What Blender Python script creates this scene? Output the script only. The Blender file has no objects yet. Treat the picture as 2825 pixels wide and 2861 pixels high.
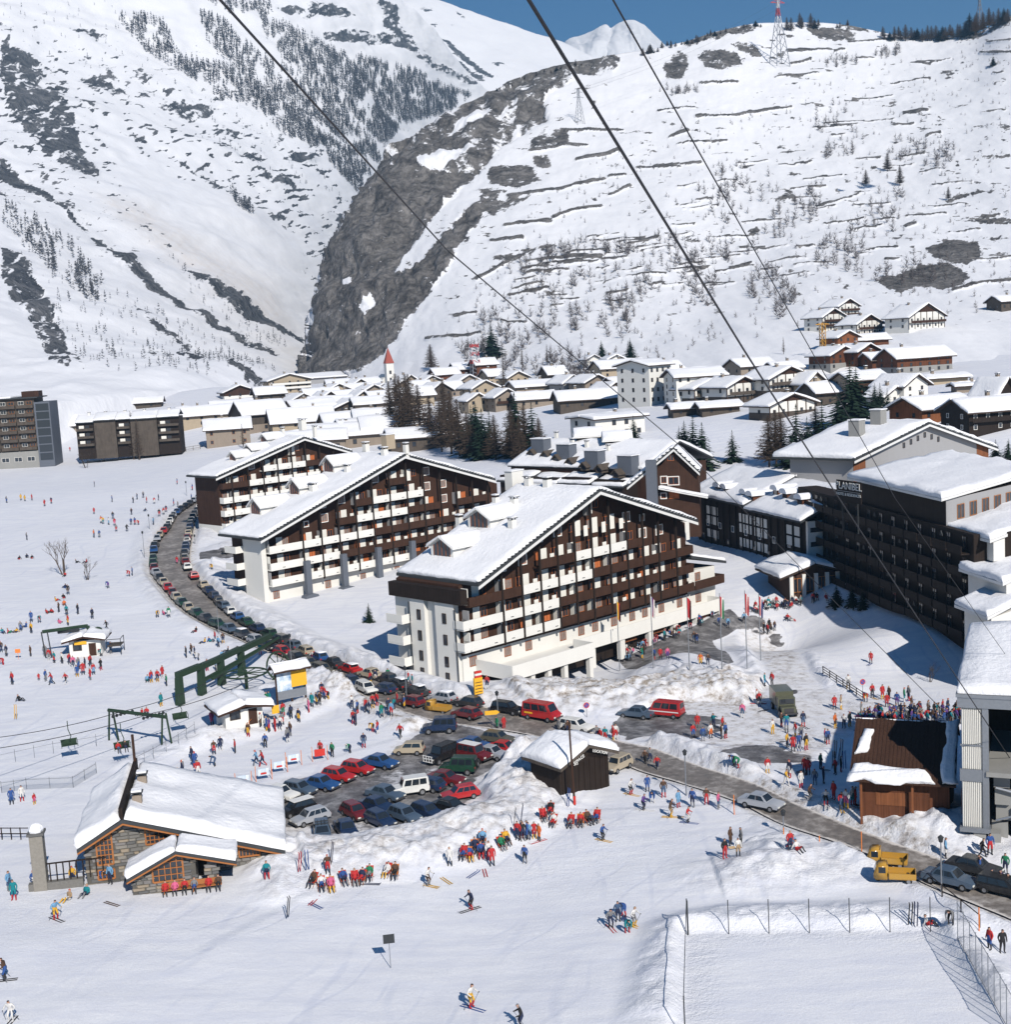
import bpy, bmesh, math, random
import numpy as np
from mathutils import Vector, Matrix
R = math.radians
random.seed(7)
rng = np.random.default_rng(7)
scene = bpy.context.scene
COL = scene.collection

# ------------------------------------------------------------------ camera, sky, sun, exposure
F, CX, CY = 3700.0, 1412.5, 1430.5          # focal length and centre in photo pixels (2825 x 2861)
PITCH, ROLL, CAMH = R(7.3), R(3.25), 45.0
_f = np.array([0, math.cos(PITCH), -math.sin(PITCH)])
_r0 = np.array([1.0, 0, 0]); _u0 = np.cross(_r0, _f)
_r = math.cos(ROLL)*_r0 - math.sin(ROLL)*_u0
_u = math.cos(ROLL)*_u0 + math.sin(ROLL)*_r0
CAM = np.array([0, 0, CAMH])
cam_d = bpy.data.cameras.new('camera'); cam = bpy.data.objects.new('camera', cam_d); COL.objects.link(cam)
cam_d.sensor_fit = 'HORIZONTAL'; cam_d.sensor_width = 36.0; cam_d.lens = 36.0*F/2825.0
cam_d.clip_start = 1.0; cam_d.clip_end = 30000.0
cam.matrix_world = Matrix(((_r[0], _u[0], -_f[0], 0), (_r[1], _u[1], -_f[1], 0), (_r[2], _u[2], -_f[2], CAMH), (0, 0, 0, 1)))
scene.camera = cam

SUN_EL, SUN_AZ = R(34.5), math.atan2(0.35, -0.94)     # azimuth clockwise from +Y (view direction), sun behind right
world = bpy.data.worlds.new('World'); scene.world = world; world.use_nodes = True
wn = world.node_tree.nodes; wl = world.node_tree.links
bg = wn['Background']; sky = wn.new('ShaderNodeTexSky'); sky.sky_type = 'NISHITA'; sky.sun_disc = False
sky.sun_elevation = SUN_EL; sky.sun_rotation = SUN_AZ; sky.altitude = 2500.0
sky.air_density = 1.35; sky.dust_density = 0.0; sky.ozone_density = 6.0
bg.inputs['Strength'].default_value = 0.055
hsv = wn.new('ShaderNodeHueSaturation'); hsv.inputs['Saturation'].default_value = 1.2
wl.new(sky.outputs[0], hsv.inputs['Color']); wl.new(hsv.outputs[0], bg.inputs['Color'])
sun_d = bpy.data.lights.new('sun', 'SUN'); sun_d.energy = 4.2; sun_d.angle = R(0.5); sun_d.color = (1.0, 0.935, 0.845)
sun = bpy.data.objects.new('sun', sun_d); COL.objects.link(sun)
sdir = Vector((math.sin(SUN_AZ)*math.cos(SUN_EL), math.cos(SUN_AZ)*math.cos(SUN_EL), math.sin(SUN_EL)))
sun.rotation_euler = sdir.to_track_quat('Z', 'Y').to_euler(); sun.location = (80, -150, 300)
scene.view_settings.view_transform = 'Standard'; scene.view_settings.look = 'None'
scene.view_settings.gamma = 1.0; scene.view_settings.use_curve_mapping = False
scene.view_settings.exposure = 0.28
scene.render.engine = 'CYCLES'
cy = scene.cycles
cy.use_denoising = True; cy.max_bounces = 5; cy.diffuse_bounces = 1; cy.glossy_bounces = 2
cy.transmission_bounces = 2; cy.transparent_max_bounces = 8; cy.volume_bounces = 0
cy.caustics_reflective = False; cy.caustics_refractive = False

# ------------------------------------------------------------------ projection helpers
def ray(px, py): return _f*F + _r*(px-CX) - _u*(py-CY)
def proj(P):
    d = np.asarray(P, float) - CAM; z = d @ _f
    return np.stack([CX + F*(d @ _r)/z, CY - F*(d @ _u)/z], -1)
def atY(px, py, Y):
    d = ray(px, py); return CAM + d*(Y/d[1])
def atZ(px, py, z):
    d = ray(px, py); return CAM + d*((z-CAMH)/d[2])

# ------------------------------------------------------------------ noise
def _hash(ix, iy, seed):
    h = (ix.astype(np.int64)*374761393 + iy.astype(np.int64)*668265263 + seed*974634777) & 0xFFFFFFFF
    h = ((h ^ (h >> 13))*1274126177) & 0xFFFFFFFF
    return ((h ^ (h >> 16)) & 0xFFFF)/65535.0
def vnoise(x, y, seed=0):
    x = np.asarray(x, float); y = np.asarray(y, float)
    ix = np.floor(x); iy = np.floor(y); fx = x-ix; fy = y-iy
    fx = fx*fx*(3-2*fx); fy = fy*fy*(3-2*fy)
    a = _hash(ix, iy, seed); b = _hash(ix+1, iy, seed); c = _hash(ix, iy+1, seed); d = _hash(ix+1, iy+1, seed)
    return (a*(1-fx)+b*fx)*(1-fy) + (c*(1-fx)+d*fx)*fy
def fbm(x, y, octv=4, seed=0, gain=0.5):
    s = 0; amp = 1; tot = 0
    for o in range(octv):
        s = s + amp*vnoise(np.asarray(x)*2**o + 17.3*o, np.asarray(y)*2**o - 9.1*o, seed+o); tot += amp; amp *= gain
    return s/tot
def sstep(a, b, x):
    t = np.clip((x-a)/(b-a), 0, 1); return t*t*(3-2*t)
def inpoly(px, py, poly):
    poly = np.asarray(poly, float); c = np.zeros(np.shape(px), bool); j = len(poly)-1
    for i in range(len(poly)):
        xi, yi = poly[i]; xj, yj = poly[j]
        if yi != yj:
            m = ((yi > py) != (yj > py)) & (px < (xj-xi)*(py-yi)/(yj-yi)+xi)
            c ^= m
        j = i
    return c
def polydist(x, y, pts):
    d = np.full(np.shape(x), 1e9); tt = np.zeros(np.shape(x)); n = len(pts)-1
    for i in range(n):
        ax, ay = pts[i][:2]; bx, by = pts[i+1][:2]; ex, ey = bx-ax, by-ay
        t = np.clip(((x-ax)*ex+(y-ay)*ey)/(ex*ex+ey*ey+1e-9), 0, 1)
        dd = np.hypot(x-ax-t*ex, y-ay-t*ey); m = dd < d
        d = np.where(m, dd, d); tt = np.where(m, (i+t)/n, tt)
    return d, tt
def polydist_in(x, y, poly):          # signed-ish distance inside polygon (0 outside)
    d, _ = polydist(x, y, list(poly)+[poly[0]])
    return np.where(inpoly(x, y, poly), d, -d)

# ------------------------------------------------------------------ materials
MATS = {}
class NT:
    def __init__(s, name):
        s.m = bpy.data.materials.new(name); s.m.use_nodes = True; s.t = s.m.node_tree; s.n = s.t.nodes; s.l = s.t.links
        s.b = s.n['Principled BSDF']; MATS[name] = s.m
    def node(s, typ, **kw):
        n = s.n.new(typ)
        for k, v in kw.items():
            if k in n.inputs: n.inputs[k].default_value = v
            else: setattr(n, k, v)
        return n
    def link(s, a, b): s.l.new(a, b)
    def coord(s, kind='Object', scale=(1, 1, 1)):
        tc = s.node('ShaderNodeTexCoord'); mp = s.node('ShaderNodeMapping'); mp.inputs['Scale'].default_value = scale
        s.link(tc.outputs[kind], mp.inputs['Vector']); return mp.outputs[0]
    def noise(s, vec, scale, detail=4, rough=0.55):
        n = s.node('ShaderNodeTexNoise'); n.inputs['Scale'].default_value = scale; n.inputs['Detail'].default_value = detail
        n.inputs['Roughness'].default_value = rough
        if vec is not None: s.link(vec, n.inputs['Vector'])
        return n.outputs['Fac']
    def ramp(s, fac, stops):
        r = s.node('ShaderNodeValToRGB'); e = r.color_ramp.elements
        while len(e) < len(stops): e.new(0.5)
        for i, (p, c) in enumerate(stops):
            e[i].position = p; e[i].color = (c, c, c, 1) if isinstance(c, (int, float)) else (*c, 1)
        s.link(fac, r.inputs[0]); return r.outputs[0]
    def mix(s, fac, a, b):
        m = s.node('ShaderNodeMix'); m.data_type = 'RGBA'
        for v, i in ((fac, 0), (a, 6), (b, 7)):
            if isinstance(v, (int, float)): m.inputs[i].default_value = v
            elif isinstance(v, tuple): m.inputs[i].default_value = (*v, 1)
            else: s.link(v, m.inputs[i])
        return m.outputs[2]
    def math(s, op, a, b=0.0, clamp=False):
        m = s.node('ShaderNodeMath'); m.operation = op; m.use_clamp = clamp
        for v, i in ((a, 0), (b, 1)):
            if isinstance(v, (int, float)): m.inputs[i].default_value = v
            else: s.link(v, m.inputs[i])
        return m.outputs[0]
    def bump(s, h, strength=0.5, dist=0.1, prev=None):
        b = s.node('ShaderNodeBump'); b.inputs['Strength'].default_value = strength; b.inputs['Distance'].default_value = dist
        s.link(h, b.inputs['Height'])
        if prev is not None: s.link(prev, b.inputs['Normal'])
        s.link(b.outputs[0], s.b.inputs['Normal']); return b.outputs[0]
    def color(s, c):
        if isinstance(c, tuple): s.b.inputs['Base Color'].default_value = (*c, 1)
        else: s.link(c, s.b.inputs['Base Color'])
    def rough(s, v): s.b.inputs['Roughness'].default_value = v; return s

def plain(name, col, rough=0.7, var=0.12, scale=3.0, metal=0.0, spec=0.3):
    if name in MATS: return MATS[name]
    m = NT(name)
    v = m.coord('Object'); n = m.noise(v, scale, 3)
    lo = tuple(max(0, c*(1-var)) for c in col); hi = tuple(min(1, c*(1+var)) for c in col)
    m.color(m.mix(n, lo, hi)); m.rough(rough); m.b.inputs['Metallic'].default_value = metal
    m.b.inputs['Specular IOR Level'].default_value = spec
    return m.m

# ------------------------------------------------------------------ mesh builder
class MB:
    def __init__(s): s.v = []; s.f = []; s.mi = []; s.M = None
    def add(s, vs, fs, mi=0):
        o = len(s.v)
        for p in vs:
            if s.M is not None: p = s.M @ Vector(p)
            s.v.append((p[0], p[1], p[2]))
        for f in fs: s.f.append(tuple(i+o for i in f)); s.mi.append(mi)
        return s
    def box(s, x0, x1, y0, y1, z0, z1, mi=0):
        return s.add([(x0, y0, z0), (x1, y0, z0), (x1, y1, z0), (x0, y1, z0), (x0, y0, z1), (x1, y0, z1), (x1, y1, z1), (x0, y1, z1)],
                     [(3, 2, 1, 0), (4, 5, 6, 7), (0, 1, 5, 4), (1, 2, 6, 5), (2, 3, 7, 6), (3, 0, 4, 7)], mi)
    def prism(s, poly, axis, a0, a1, mi=0):
        # poly: 2D points; axis 'y': poly=(x,z) extruded along y; 'x': (y,z); 'z': (x,y)
        n = len(poly)
        def p(q, a): return (q[0], a, q[1]) if axis == 'y' else ((a, q[0], q[1]) if axis == 'x' else (q[0], q[1], a))
        vs = [p(q, a0) for q in poly] + [p(q, a1) for q in poly]
        fs = [tuple(range(n)), tuple(range(2*n-1, n-1, -1))] + [(i, i+n, (i+1) % n+n, (i+1) % n) for i in range(n)]
        return s.add(vs, fs, mi)
    def tube(s, p, q, r, r2=None, n=6, mi=0, cap=True):
        p = Vector(p); q = Vector(q); d = (q-p); r2 = r if r2 is None else r2
        z = d.normalized(); x = z.orthogonal().normalized(); y = z.cross(x)
        vs = []
        for c, rr in ((p, r), (q, r2)):
            for i in range(n):
                a = 2*math.pi*i/n; vs.append(tuple(c + (x*math.cos(a)+y*math.sin(a))*rr))
        fs = [(i, (i+1) % n, (i+1) % n+n, i+n) for i in range(n)]
        if cap: fs += [tuple(range(n-1, -1, -1)), tuple(range(n, 2*n))]
        return s.add(vs, fs, mi)
    def path(s, pts, r, n=5, mi=0):
        for i in range(len(pts)-1): s.tube(pts[i], pts[i+1], r, n=n, mi=mi)
        return s
    def lathe(s, prof, n=10, mi=0, c=(0, 0, 0)):
        vs = []; m = len(prof)
        for (r, z) in prof:
            for i in range(n):
                a = 2*math.pi*i/n; vs.append((c[0]+r*math.cos(a), c[1]+r*math.sin(a), c[2]+z))
        fs = [(j*n+i, j*n+(i+1) % n, (j+1)*n+(i+1) % n, (j+1)*n+i) for j in range(m-1) for i in range(n)]
        return s.add(vs, fs, mi)
    def ball(s, c, r, n=8, m=6, mi=0, sq=(1, 1, 1)):
        vs = []; 
        for j in range(m+1):
            t = math.pi*j/m
            for i in range(n):
                a = 2*math.pi*i/n; vs.append((c[0]+r*sq[0]*math.sin(t)*math.cos(a), c[1]+r*sq[1]*math.sin(t)*math.sin(a), c[2]+r*sq[2]*math.cos(t)))
        fs = [(j*n+i, (j+1)*n+i, (j+1)*n+(i+1) % n, j*n+(i+1) % n) for j in range(m) for i in range(n)]
        return s.add(vs, fs, mi)
    def mesh(s, name, mats=()):
        me = bpy.data.meshes.new(name); me.from_pydata(s.v, [], s.f)
        for m in (mats if isinstance(mats, (list, tuple)) else [mats]):
            me.materials.append(MATS[m] if isinstance(m, str) else m)
        if any(s.mi): me.polygons.foreach_set('material_index', s.mi)
        me.update(); return me
    def build(s, name, mats, parent=None, smooth=False):
        me = s.mesh(name, mats)
        if smooth: me.shade_smooth()
        return obj(name, me, parent)
def obj(name, me, parent=None):
    o = bpy.data.objects.new(name, me); COL.objects.link(o)
    if parent is not None: o.parent = parent
    return o
def tag(o, label, cat, group=None, kind=None):
    if label: o['label'] = label
    if cat: o['category'] = cat
    if group: o['group'] = group
    if kind: o['kind'] = kind
    return o
def thing(name, label, cat, loc=(0, 0, 0), rz=0.0, group=None):
    o = bpy.data.objects.new(name, None); COL.objects.link(o); o.empty_display_size = 0.2
    o.location = tuple(loc); o.rotation_euler = (0, 0, rz)
    return tag(o, label, cat, group)
def copy_tree(o, parent=None):
    c = o.copy(); COL.objects.link(c); c.parent = parent
    for ch in CH.get(o, o.children): copy_tree(ch, c)
    return c
CH = {}
def grid_mesh(name, P, mat, attrs=None, smooth=True):
    # P: (n, m, 3)
    n, m = P.shape[:2]
    me = bpy.data.meshes.new(name)
    idx = np.arange(n*m).reshape(n, m)
    q = np.stack([idx[:-1, :-1], idx[:-1, 1:], idx[1:, 1:], idx[1:, :-1]], -1).reshape(-1, 4)
    me.vertices.add(n*m); me.vertices.foreach_set('co', P.reshape(-1).astype(np.float32))
    me.loops.add(q.size); me.loops.foreach_set('vertex_index', q.reshape(-1).astype(np.int32))
    me.polygons.add(len(q)); me.polygons.foreach_set('loop_start', (np.arange(len(q))*4).astype(np.int32))
    me.update(calc_edges=True)
    if smooth: me.polygons.foreach_set('use_smooth', np.ones(len(q), bool))
    if attrs is not None:
        a = me.color_attributes.new('mask', 'FLOAT_COLOR', 'POINT')
        full = np.zeros((n*m, 4), np.float32); full[:, 3] = 1
        for k, arr in enumerate(attrs): full[:, k] = arr.reshape(-1)
        a.data.foreach_set('color', full.reshape(-1))
    me.materials.append(MATS[mat]); return me
# ------------------------------------------------------------------ figures: one skinned body per pose (slots: jacket, trousers, skin, hair, boots, gloves)
PAL = {'red': (.50, .022, .025), 'blue': (.025, .085, .30), 'light blue': (.16, .36, .58), 'teal': (.0, .22, .26), 'green': (.01, .20, .09), 'yellow': (.72, .40, .03), 'orange': (.70, .16, .03), 'pink': (.68, .13, .27),
       'black': (.012, .012, .014), 'navy': (.012, .022, .07), 'white': (.75, .74, .73), 'grey': (.22, .22, .23), 'brown': (.09, .045, .025), 'purple': (.12, .05, .25), 'tan': (.38, .26, .15), 'jeans': (.05, .10, .20)}
for k, c in PAL.items(): plain('cloth_'+k.replace(' ', '_'), tuple(x*.82+.012 for x in c), .88, .3, 7)
plain('skin', (.45, .26, .19), .6, .05); plain('hair', (.03, .018, .012), .8); plain('boots', (.04, .04, .045), .5)
POSES = {
 # joints: pelvis, chest, neck, head, then L/R: hip knee ankle toe, shoulder elbow wrist hand
 'stand': dict(p=(0, 0, .95), c=(0, .02, 1.32), n=(0, .0, 1.49), h=(0, -.03, 1.62), L=[(.1, 0, .9), (.12, -.02, .5), (.13, .03, .09), (.15, -.13, .05)], R=[(-.1, 0, .9), (-.13, .0, .5), (-.15, .04, .09), (-.18, -.12, .05)], A=[(.19, .01, 1.40), (.27, .05, 1.13), (.26, -.06, .90), (.25, -.09, .82)], B=[(-.19, .01, 1.40), (-.28, .04, 1.13), (-.25, -.08, .91), (-.24, -.11, .83)]),
 'akimbo': dict(p=(0, 0, .95), c=(0, .02, 1.32), n=(0, .0, 1.49), h=(.02, -.03, 1.62), L=[(.1, 0, .9), (.16, -.03, .5), (.2, .03, .09), (.23, -.13, .05)], R=[(-.1, 0, .9), (-.16, -.02, .5), (-.2, .04, .09), (-.23, -.12, .05)], A=[(.19, .01, 1.40), (.40, .04, 1.2), (.23, -.08, 1.05), (.17, -.1, 1.02)], B=[(-.19, .01, 1.40), (-.40, .04, 1.2), (-.23, -.08, 1.05), (-.17, -.1, 1.02)]),
 'walk': dict(p=(0, -.02, .93), c=(0, -.06, 1.30), n=(0, -.09, 1.47), h=(0, -.13, 1.60), L=[(.1, 0, .88), (.11, -.22, .5), (.12, -.25, .09), (.13, -.40, .06)], R=[(-.1, 0, .88), (-.11, .08, .48), (-.12, .36, .14), (-.12, .25, .04)], A=[(.19, -.05, 1.38), (.25, .14, 1.15), (.23, .17, .93), (.22, .15, .85)], B=[(-.19, -.05, 1.38), (-.24, -.2, 1.15), (-.2, -.34, 1.0), (-.19, -.40, .95)]),
 'ski': dict(p=(0, .06, .90), c=(0, -.06, 1.25), n=(0, -.11, 1.42), h=(0, -.16, 1.55), L=[(.11, .05, .86), (.15, -.12, .50), (.14, .02, .12), (.14, -.15, .07)], R=[(-.11, .05, .86), (-.15, -.12, .50), (-.14, .02, .12), (-.14, -.15, .07)], A=[(.2, -.06, 1.33), (.36, -.04, 1.1), (.34, -.3, 1.0), (.34, -.37, 1.0)], B=[(-.2, -.06, 1.33), (-.36, -.04, 1.1), (-.34, -.3, 1.0), (-.34, -.37, 1.0)]),
 'sit': dict(p=(0, .05, .45), c=(0, .22, .80), n=(0, .30, .96), h=(0, .32, 1.10), L=[(.1, .02, .43), (.13, -.40, .48), (.14, -.55, .10), (.15, -.72, .07)], R=[(-.1, .02, .43), (-.13, -.40, .48), (-.15, -.58, .10), (-.16, -.74, .08)], A=[(.19, .2, .88), (.28, .1, .64), (.2, -.14, .56), (.17, -.2, .55)], B=[(-.19, .2, .88), (-.28, .1, .64), (-.2, -.14, .56), (-.17, -.2, .55)]),
 'ground': dict(p=(0, .05, .14), c=(0, .16, .48), n=(0, .2, .64), h=(0, .19, .78), L=[(.1, .02, .13), (.14, -.34, .40), (.15, -.58, .10), (.16, -.70, .09)], R=[(-.1, .02, .13), (-.14, -.38, .30), (-.16, -.66, .08), (-.17, -.78, .09)], A=[(.19, .15, .56), (.28, .08, .34), (.2, -.14, .32), (.17, -.2, .32)], B=[(-.19, .15, .56), (-.3, .2, .32), (-.32, .3, .12), (-.32, .32, .06)]),
 'bend': dict(p=(0, .15, .88), c=(0, -.18, 1.08), n=(0, -.32, 1.12), h=(0, -.42, 1.08), L=[(.1, .14, .84), (.14, .02, .48), (.14, .1, .09), (.15, -.06, .05)], R=[(-.1, .14, .84), (-.14, .0, .48), (-.14, .12, .09), (-.15, -.05, .05)], A=[(.19, -.2, 1.08), (.22, -.26, .8), (.16, -.34, .58), (.14, -.36, .50)], B=[(-.19, -.2, 1.08), (-.22, -.26, .8), (-.16, -.34, .58), (-.14, -.36, .50)]),
 'point': dict(p=(0, 0, .95), c=(0, .02, 1.32), n=(0, .0, 1.49), h=(-.02, -.03, 1.62), L=[(.1, 0, .9), (.14, -.04, .5), (.17, .03, .09), (.2, -.13, .05)], R=[(-.1, 0, .9), (-.12, .0, .5), (-.13, .04, .09), (-.14, -.12, .05)], A=[(.19, .01, 1.40), (.45, -.06, 1.38), (.62, -.2, 1.42), (.69, -.25, 1.43)], B=[(-.19, .01, 1.40), (-.28, .04, 1.13), (-.25, -.08, .91), (-.24, -.11, .83)])}
def figure_mesh(name, P):
    v = [P['p'], P['c'], P['n'], P['h']]; rad = [(.17, .13), (.185, .125), (.06, .06), (.105, .12)]; e = [(0, 1), (1, 2), (2, 3)]
    top = Vector(P['h'])+Vector((0, 0, .11)); v.append(tuple(top)); rad.append((.075, .085)); e.append((3, 4)); lab = {0: 1, 1: 0, 2: 0, 3: 2, 4: 3}
    for k, root, rr, lb in (('L', 0, [.11, .075, .055, .05], [1, 1, 4, 4]), ('R', 0, [.11, .075, .055, .05], [1, 1, 4, 4]), ('A', 1, [.075, .06, .045, .042], [0, 0, 0, 5]), ('B', 1, [.075, .06, .045, .042], [0, 0, 0, 5])):
        prev = root
        for q, r_, l_ in zip(P[k], rr, lb): v.append(q); rad.append((r_, r_)); e.append((prev, len(v)-1)); lab[len(v)-1] = l_; prev = len(v)-1
    me = bpy.data.meshes.new('tmp'); me.from_pydata(v, e, []); o = bpy.data.objects.new('tmp', me); COL.objects.link(o)
    md = o.modifiers.new('s', 'SKIN'); md.use_smooth_shade = True
    for i, sv in enumerate(me.skin_vertices[0].data): sv.radius = rad[i]; sv.use_root = (i == 0)
    o.modifiers.new('u', 'SUBSURF').levels = 1
    dg = bpy.context.evaluated_depsgraph_get(); dg.update(); out = bpy.data.meshes.new_from_object(o.evaluated_get(dg)); bpy.data.objects.remove(o); out.name = name
    # fingers: five short tapered fingers on each hand, rooted in the palm, added to the same mesh
    bm = bmesh.new(); bm.from_mesh(out); nb = len(bm.faces)
    for k in ('A', 'B'):
        w = Vector(P[k][2]); hnd = Vector(P[k][3]); d = (hnd-w).normalized(); s = d.orthogonal().normalized(); u = d.cross(s)
        for i in range(5):
            off = s*((i-1.5)*.018) if i < 4 else u*.03-d*.035; dd = (d+u*(.25 if i < 4 else .9)+s*((i-1.5)*.06 if i < 4 else .3)).normalized(); L = (.055, .065, .062, .05, .045)[i]
            a = hnd+off; c = a+dd*L; x = dd.orthogonal().normalized()*.009; y = dd.cross(x).normalized()*.009
            r0 = [bm.verts.new(a+q) for q in (x, y, -x, -y)]; tip = bm.verts.new(c)
            for j in range(4): bm.faces.new((r0[j], r0[(j+1) % 4], tip))
    # nose and brow
    h = Vector(P['h']); a = [bm.verts.new(h+Vector(q)) for q in ((-.018, -.098, -.02), (.018, -.098, -.02), (0, -.098, .03), (0, -.135, -.015))]
    for f in ((0, 1, 3), (1, 2, 3), (2, 0, 3)): bm.faces.new([a[i] for i in f])
    bm.to_mesh(out); bm.free()
    for s in ('jacket', 'trousers', 'skin', 'hair', 'boots', 'gloves'): out.materials.append(MATS[{'jacket': 'cloth_red', 'trousers': 'cloth_black', 'skin': 'skin', 'hair': 'hair', 'boots': 'boots', 'gloves': 'cloth_black'}[s]])
    seg = [(Vector(v[a]), Vector(v[b]), lab[b], lab[a]) for a, b in e]
    for f in out.polygons:
        c = f.center; best = 1e9; L = 0
        for a, b, lb, la in seg:
            d = b-a; t = max(0, min(1, (c-a).dot(d)/max(d.length_squared, 1e-9))); dist = (c-a-d*t).length
            if dist < best: best = dist; L = lb if (t > .5 or lb in (1, 4) and la != 0) else la
        hz = P['h']
        if (c-Vector(hz)).length < .19 and c.z > hz[2]-.12: L = 3 if (c.z > hz[2]+.045 or c.y > hz[1]+.04) else 2
        f.material_index = L; f.use_smooth = True
    out.update(); return out
FIG = {k: figure_mesh('person_'+k, P) for k, P in POSES.items()}
_b = MB()
for sx in (-.12, .12):
    _b.add([(sx-.045, -.95, .03), (sx+.045, -.95, .03), (sx+.04, .75, .03), (sx-.04, .75, .03), (sx-.045, -.95, .0), (sx+.045, -.95, .0), (sx+.04, .75, .0), (sx-.04, .75, .0), (sx-.03, -1.1, .14), (sx+.03, -1.1, .14)],
        [(0, 1, 2, 3), (0, 3, 7, 4), (1, 5, 6, 2), (0, 4, 8), (1, 9, 5), (0, 8, 9, 1), (2, 6, 7, 3)])
SKIM = _b.mesh('skis', ['cloth_red'])
_b = MB(); _b.tube((.34, -.37, 1.04), (.45, .2, .02), .014, n=4); _b.tube((-.34, -.37, 1.04), (-.45, .2, .02), .014, n=4); POLEM = _b.mesh('ski_poles', ['boots'])
# lettering made once, before the scene fills up
TXT = {}
for _s, _z in (('PLANIBEL', 1.55), ('HOTEL & RESIDENCES', .62), ('ESPACE', .44), ('SKI', .44), ('LOCATION', .40)):
    cu = bpy.data.curves.new('lettering', 'FONT'); cu.body = _s; cu.size = _z; cu.extrude = .03; cu.align_x = 'CENTER'; cu.align_y = 'CENTER'; cu.resolution_u = 2
    o = bpy.data.objects.new('lettering', cu); COL.objects.link(o); dg = bpy.context.evaluated_depsgraph_get(); dg.update()
    TXT[_s] = bpy.data.meshes.new_from_object(o.evaluated_get(dg)); bpy.data.objects.remove(o)
# ------------------------------------------------------------------ ground: heights from known spots of the valley floor
_cp = [(1297,1904,0.4),(749,1681,2.3),(621,1497,6.0),(100,1400,8.5),(20,1500,6),(180,1283,11.0),(330,1250,12.5),(600,1180,19),(900,1095,23),
       (840,1040,30),(1350,1100,23),(1250,1262,11.5),(1840,1130,22.0),(1740,1210,18),(2050,1230,17),(2500,1030,28),(2300,930,41),(2750,960,33),
       (2100,1570,4.2),(2780,1840,0.9),(1400,2100,0),(400,2100,0.3),(60,2853,0.8),(1315,2600,-0.3),(2600,2700,0),(2300,2200,0.3),(900,2300,0),
       (2000,1900,0.6),(600,1800,1.4),(200,1750,2.6),(1150,1500,6.0),(1900,1400,9.0),(2600,1300,14),(2825,1150,22),(250,1120,24),(600,1085,30)]
_gp = []
for px, py, z in _cp: _gp.append(atZ(px, py, z) if abs(z-45) > 6 else atY(px, py, 590))
for x, y, z in [(-150, -20, 1), (150, -20, 1), (0, 20, 0), (-400, 250, 6), (-600, 500, 25), (500, 300, 25), (700, 600, 60), (-500, 800, 60), (120, 150, 1), (-110, 120, 1)]:
    _gp.append(np.array([x, y, z], float))
_o1 = atZ(1297, 1904, .5)
for _x in (4, 16, 28, 40, 52): _gp.append(np.array([_o1[0]+.7193*_x+.6947*5, _o1[1]+.6947*_x-.7193*5, -1.5 if _x > 10 else -.6]))
for _x in (26, 50): _gp.append(np.array([_o1[0]+.7193*_x+.6947*16, _o1[1]+.6947*_x-.7193*16, -.9]))
for px, py, z in ((2255,1592,4.0),(2150,1560,4.2),(1955,1500,4.8),(2100,1640,2.0),(2206,1690,1.0),(2330,1690,1.2),(2724,1797,2.2),(2560,1720,2.6),(2390,1640,3.2),(2600,1850,1.2),(2450,1800,1.0),(2300,1800,.3)): _gp.append(atZ(px, py, z))
_gp = np.array(_gp)
_D = np.hypot(_gp[:, None, 0]-_gp[None, :, 0], _gp[:, None, 1]-_gp[None, :, 1])
_w = np.linalg.solve(np.block([[-_D + np.eye(len(_gp))*8.0*-1, np.ones((len(_gp), 1))], [np.ones((1, len(_gp))), np.zeros((1, 1))]]), np.append(_gp[:, 2], 0))
def g0(x, y):
    x = np.asarray(x, float); y = np.asarray(y, float); z = np.full(x.shape, _w[-1])
    for k in range(len(_gp)): z = z - _w[k]*np.sqrt((x-_gp[k, 0])**2+(y-_gp[k, 1])**2+9.0)
    return z
def onground(px, py, fn=None):
    fn = fn or g0; z = 0.0
    for _ in range(14):
        P = atZ(px, py, z); z = 0.5*z+0.5*float(fn(P[0], P[1]))
    P = atZ(px, py, z); return P
def W(pts): return [onground(*p) for p in pts]

# ------------------------------------------------------------------ road, parking, banks (photo pixels -> ground)
ROADPX = [((580,1368),(602,1372)),((557,1389),(594,1389)),((514,1417),(580,1412)),((476,1445),(557,1441)),((453,1483),(547,1469)),((425,1516),(538,1516)),
 ((415,1563),(533,1563)),((420,1606),(547,1601)),((453,1650),(594,1648)),((500,1700),(640,1695)),((570,1744),(700,1740)),((647,1777),(785,1784)),
 ((771,1832),(896,1836)),((867,1876),(995,1874)),((950,1912),(1087,1898)),((1060,1962),(1200,1940)),((1200,2010),(1350,1972)),((1440,2045),(1570,2012)),
 ((1558,2075),(1657,2045)),((1700,2118),(1743,2072)),((1800,2157),(1833,2092)),((1920,2192),(1945,2135)),((2057,2238),(2100,2184)),((2191,2303),(2225,2243)),
 ((2404,2376),(2462,2340)),((2588,2468),(2640,2402)),((2825,2567),(2870,2485)),((3050,2665),(3110,2580))]
_rl = np.array(W([a for a, b in ROADPX])); _rr = np.array(W([b for a, b in ROADPX]))
def catmull(P, n):
    P = np.asarray(P, float); m = len(P)
    Q = np.vstack([2*P[0]-P[1], P, 2*P[-1]-P[-2]])
    t = np.linspace(0, m-1-1e-9, n); i = t.astype(int); u = (t-i)[:, None]
    p0, p1, p2, p3 = Q[i], Q[i+1], Q[i+2], Q[i+3]
    return 0.5*((2*p1)+(-p0+p2)*u+(2*p0-5*p1+4*p2-p3)*u*u+(-p0+3*p1-3*p2+p3)*u**3)
RL = catmull(_rl, 300); RR = catmull(_rr, 300); RC = 0.5*(RL+RR)
ROADPOLY = np.vstack([RL[::5, :2], RR[::-5, :2]])
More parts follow.
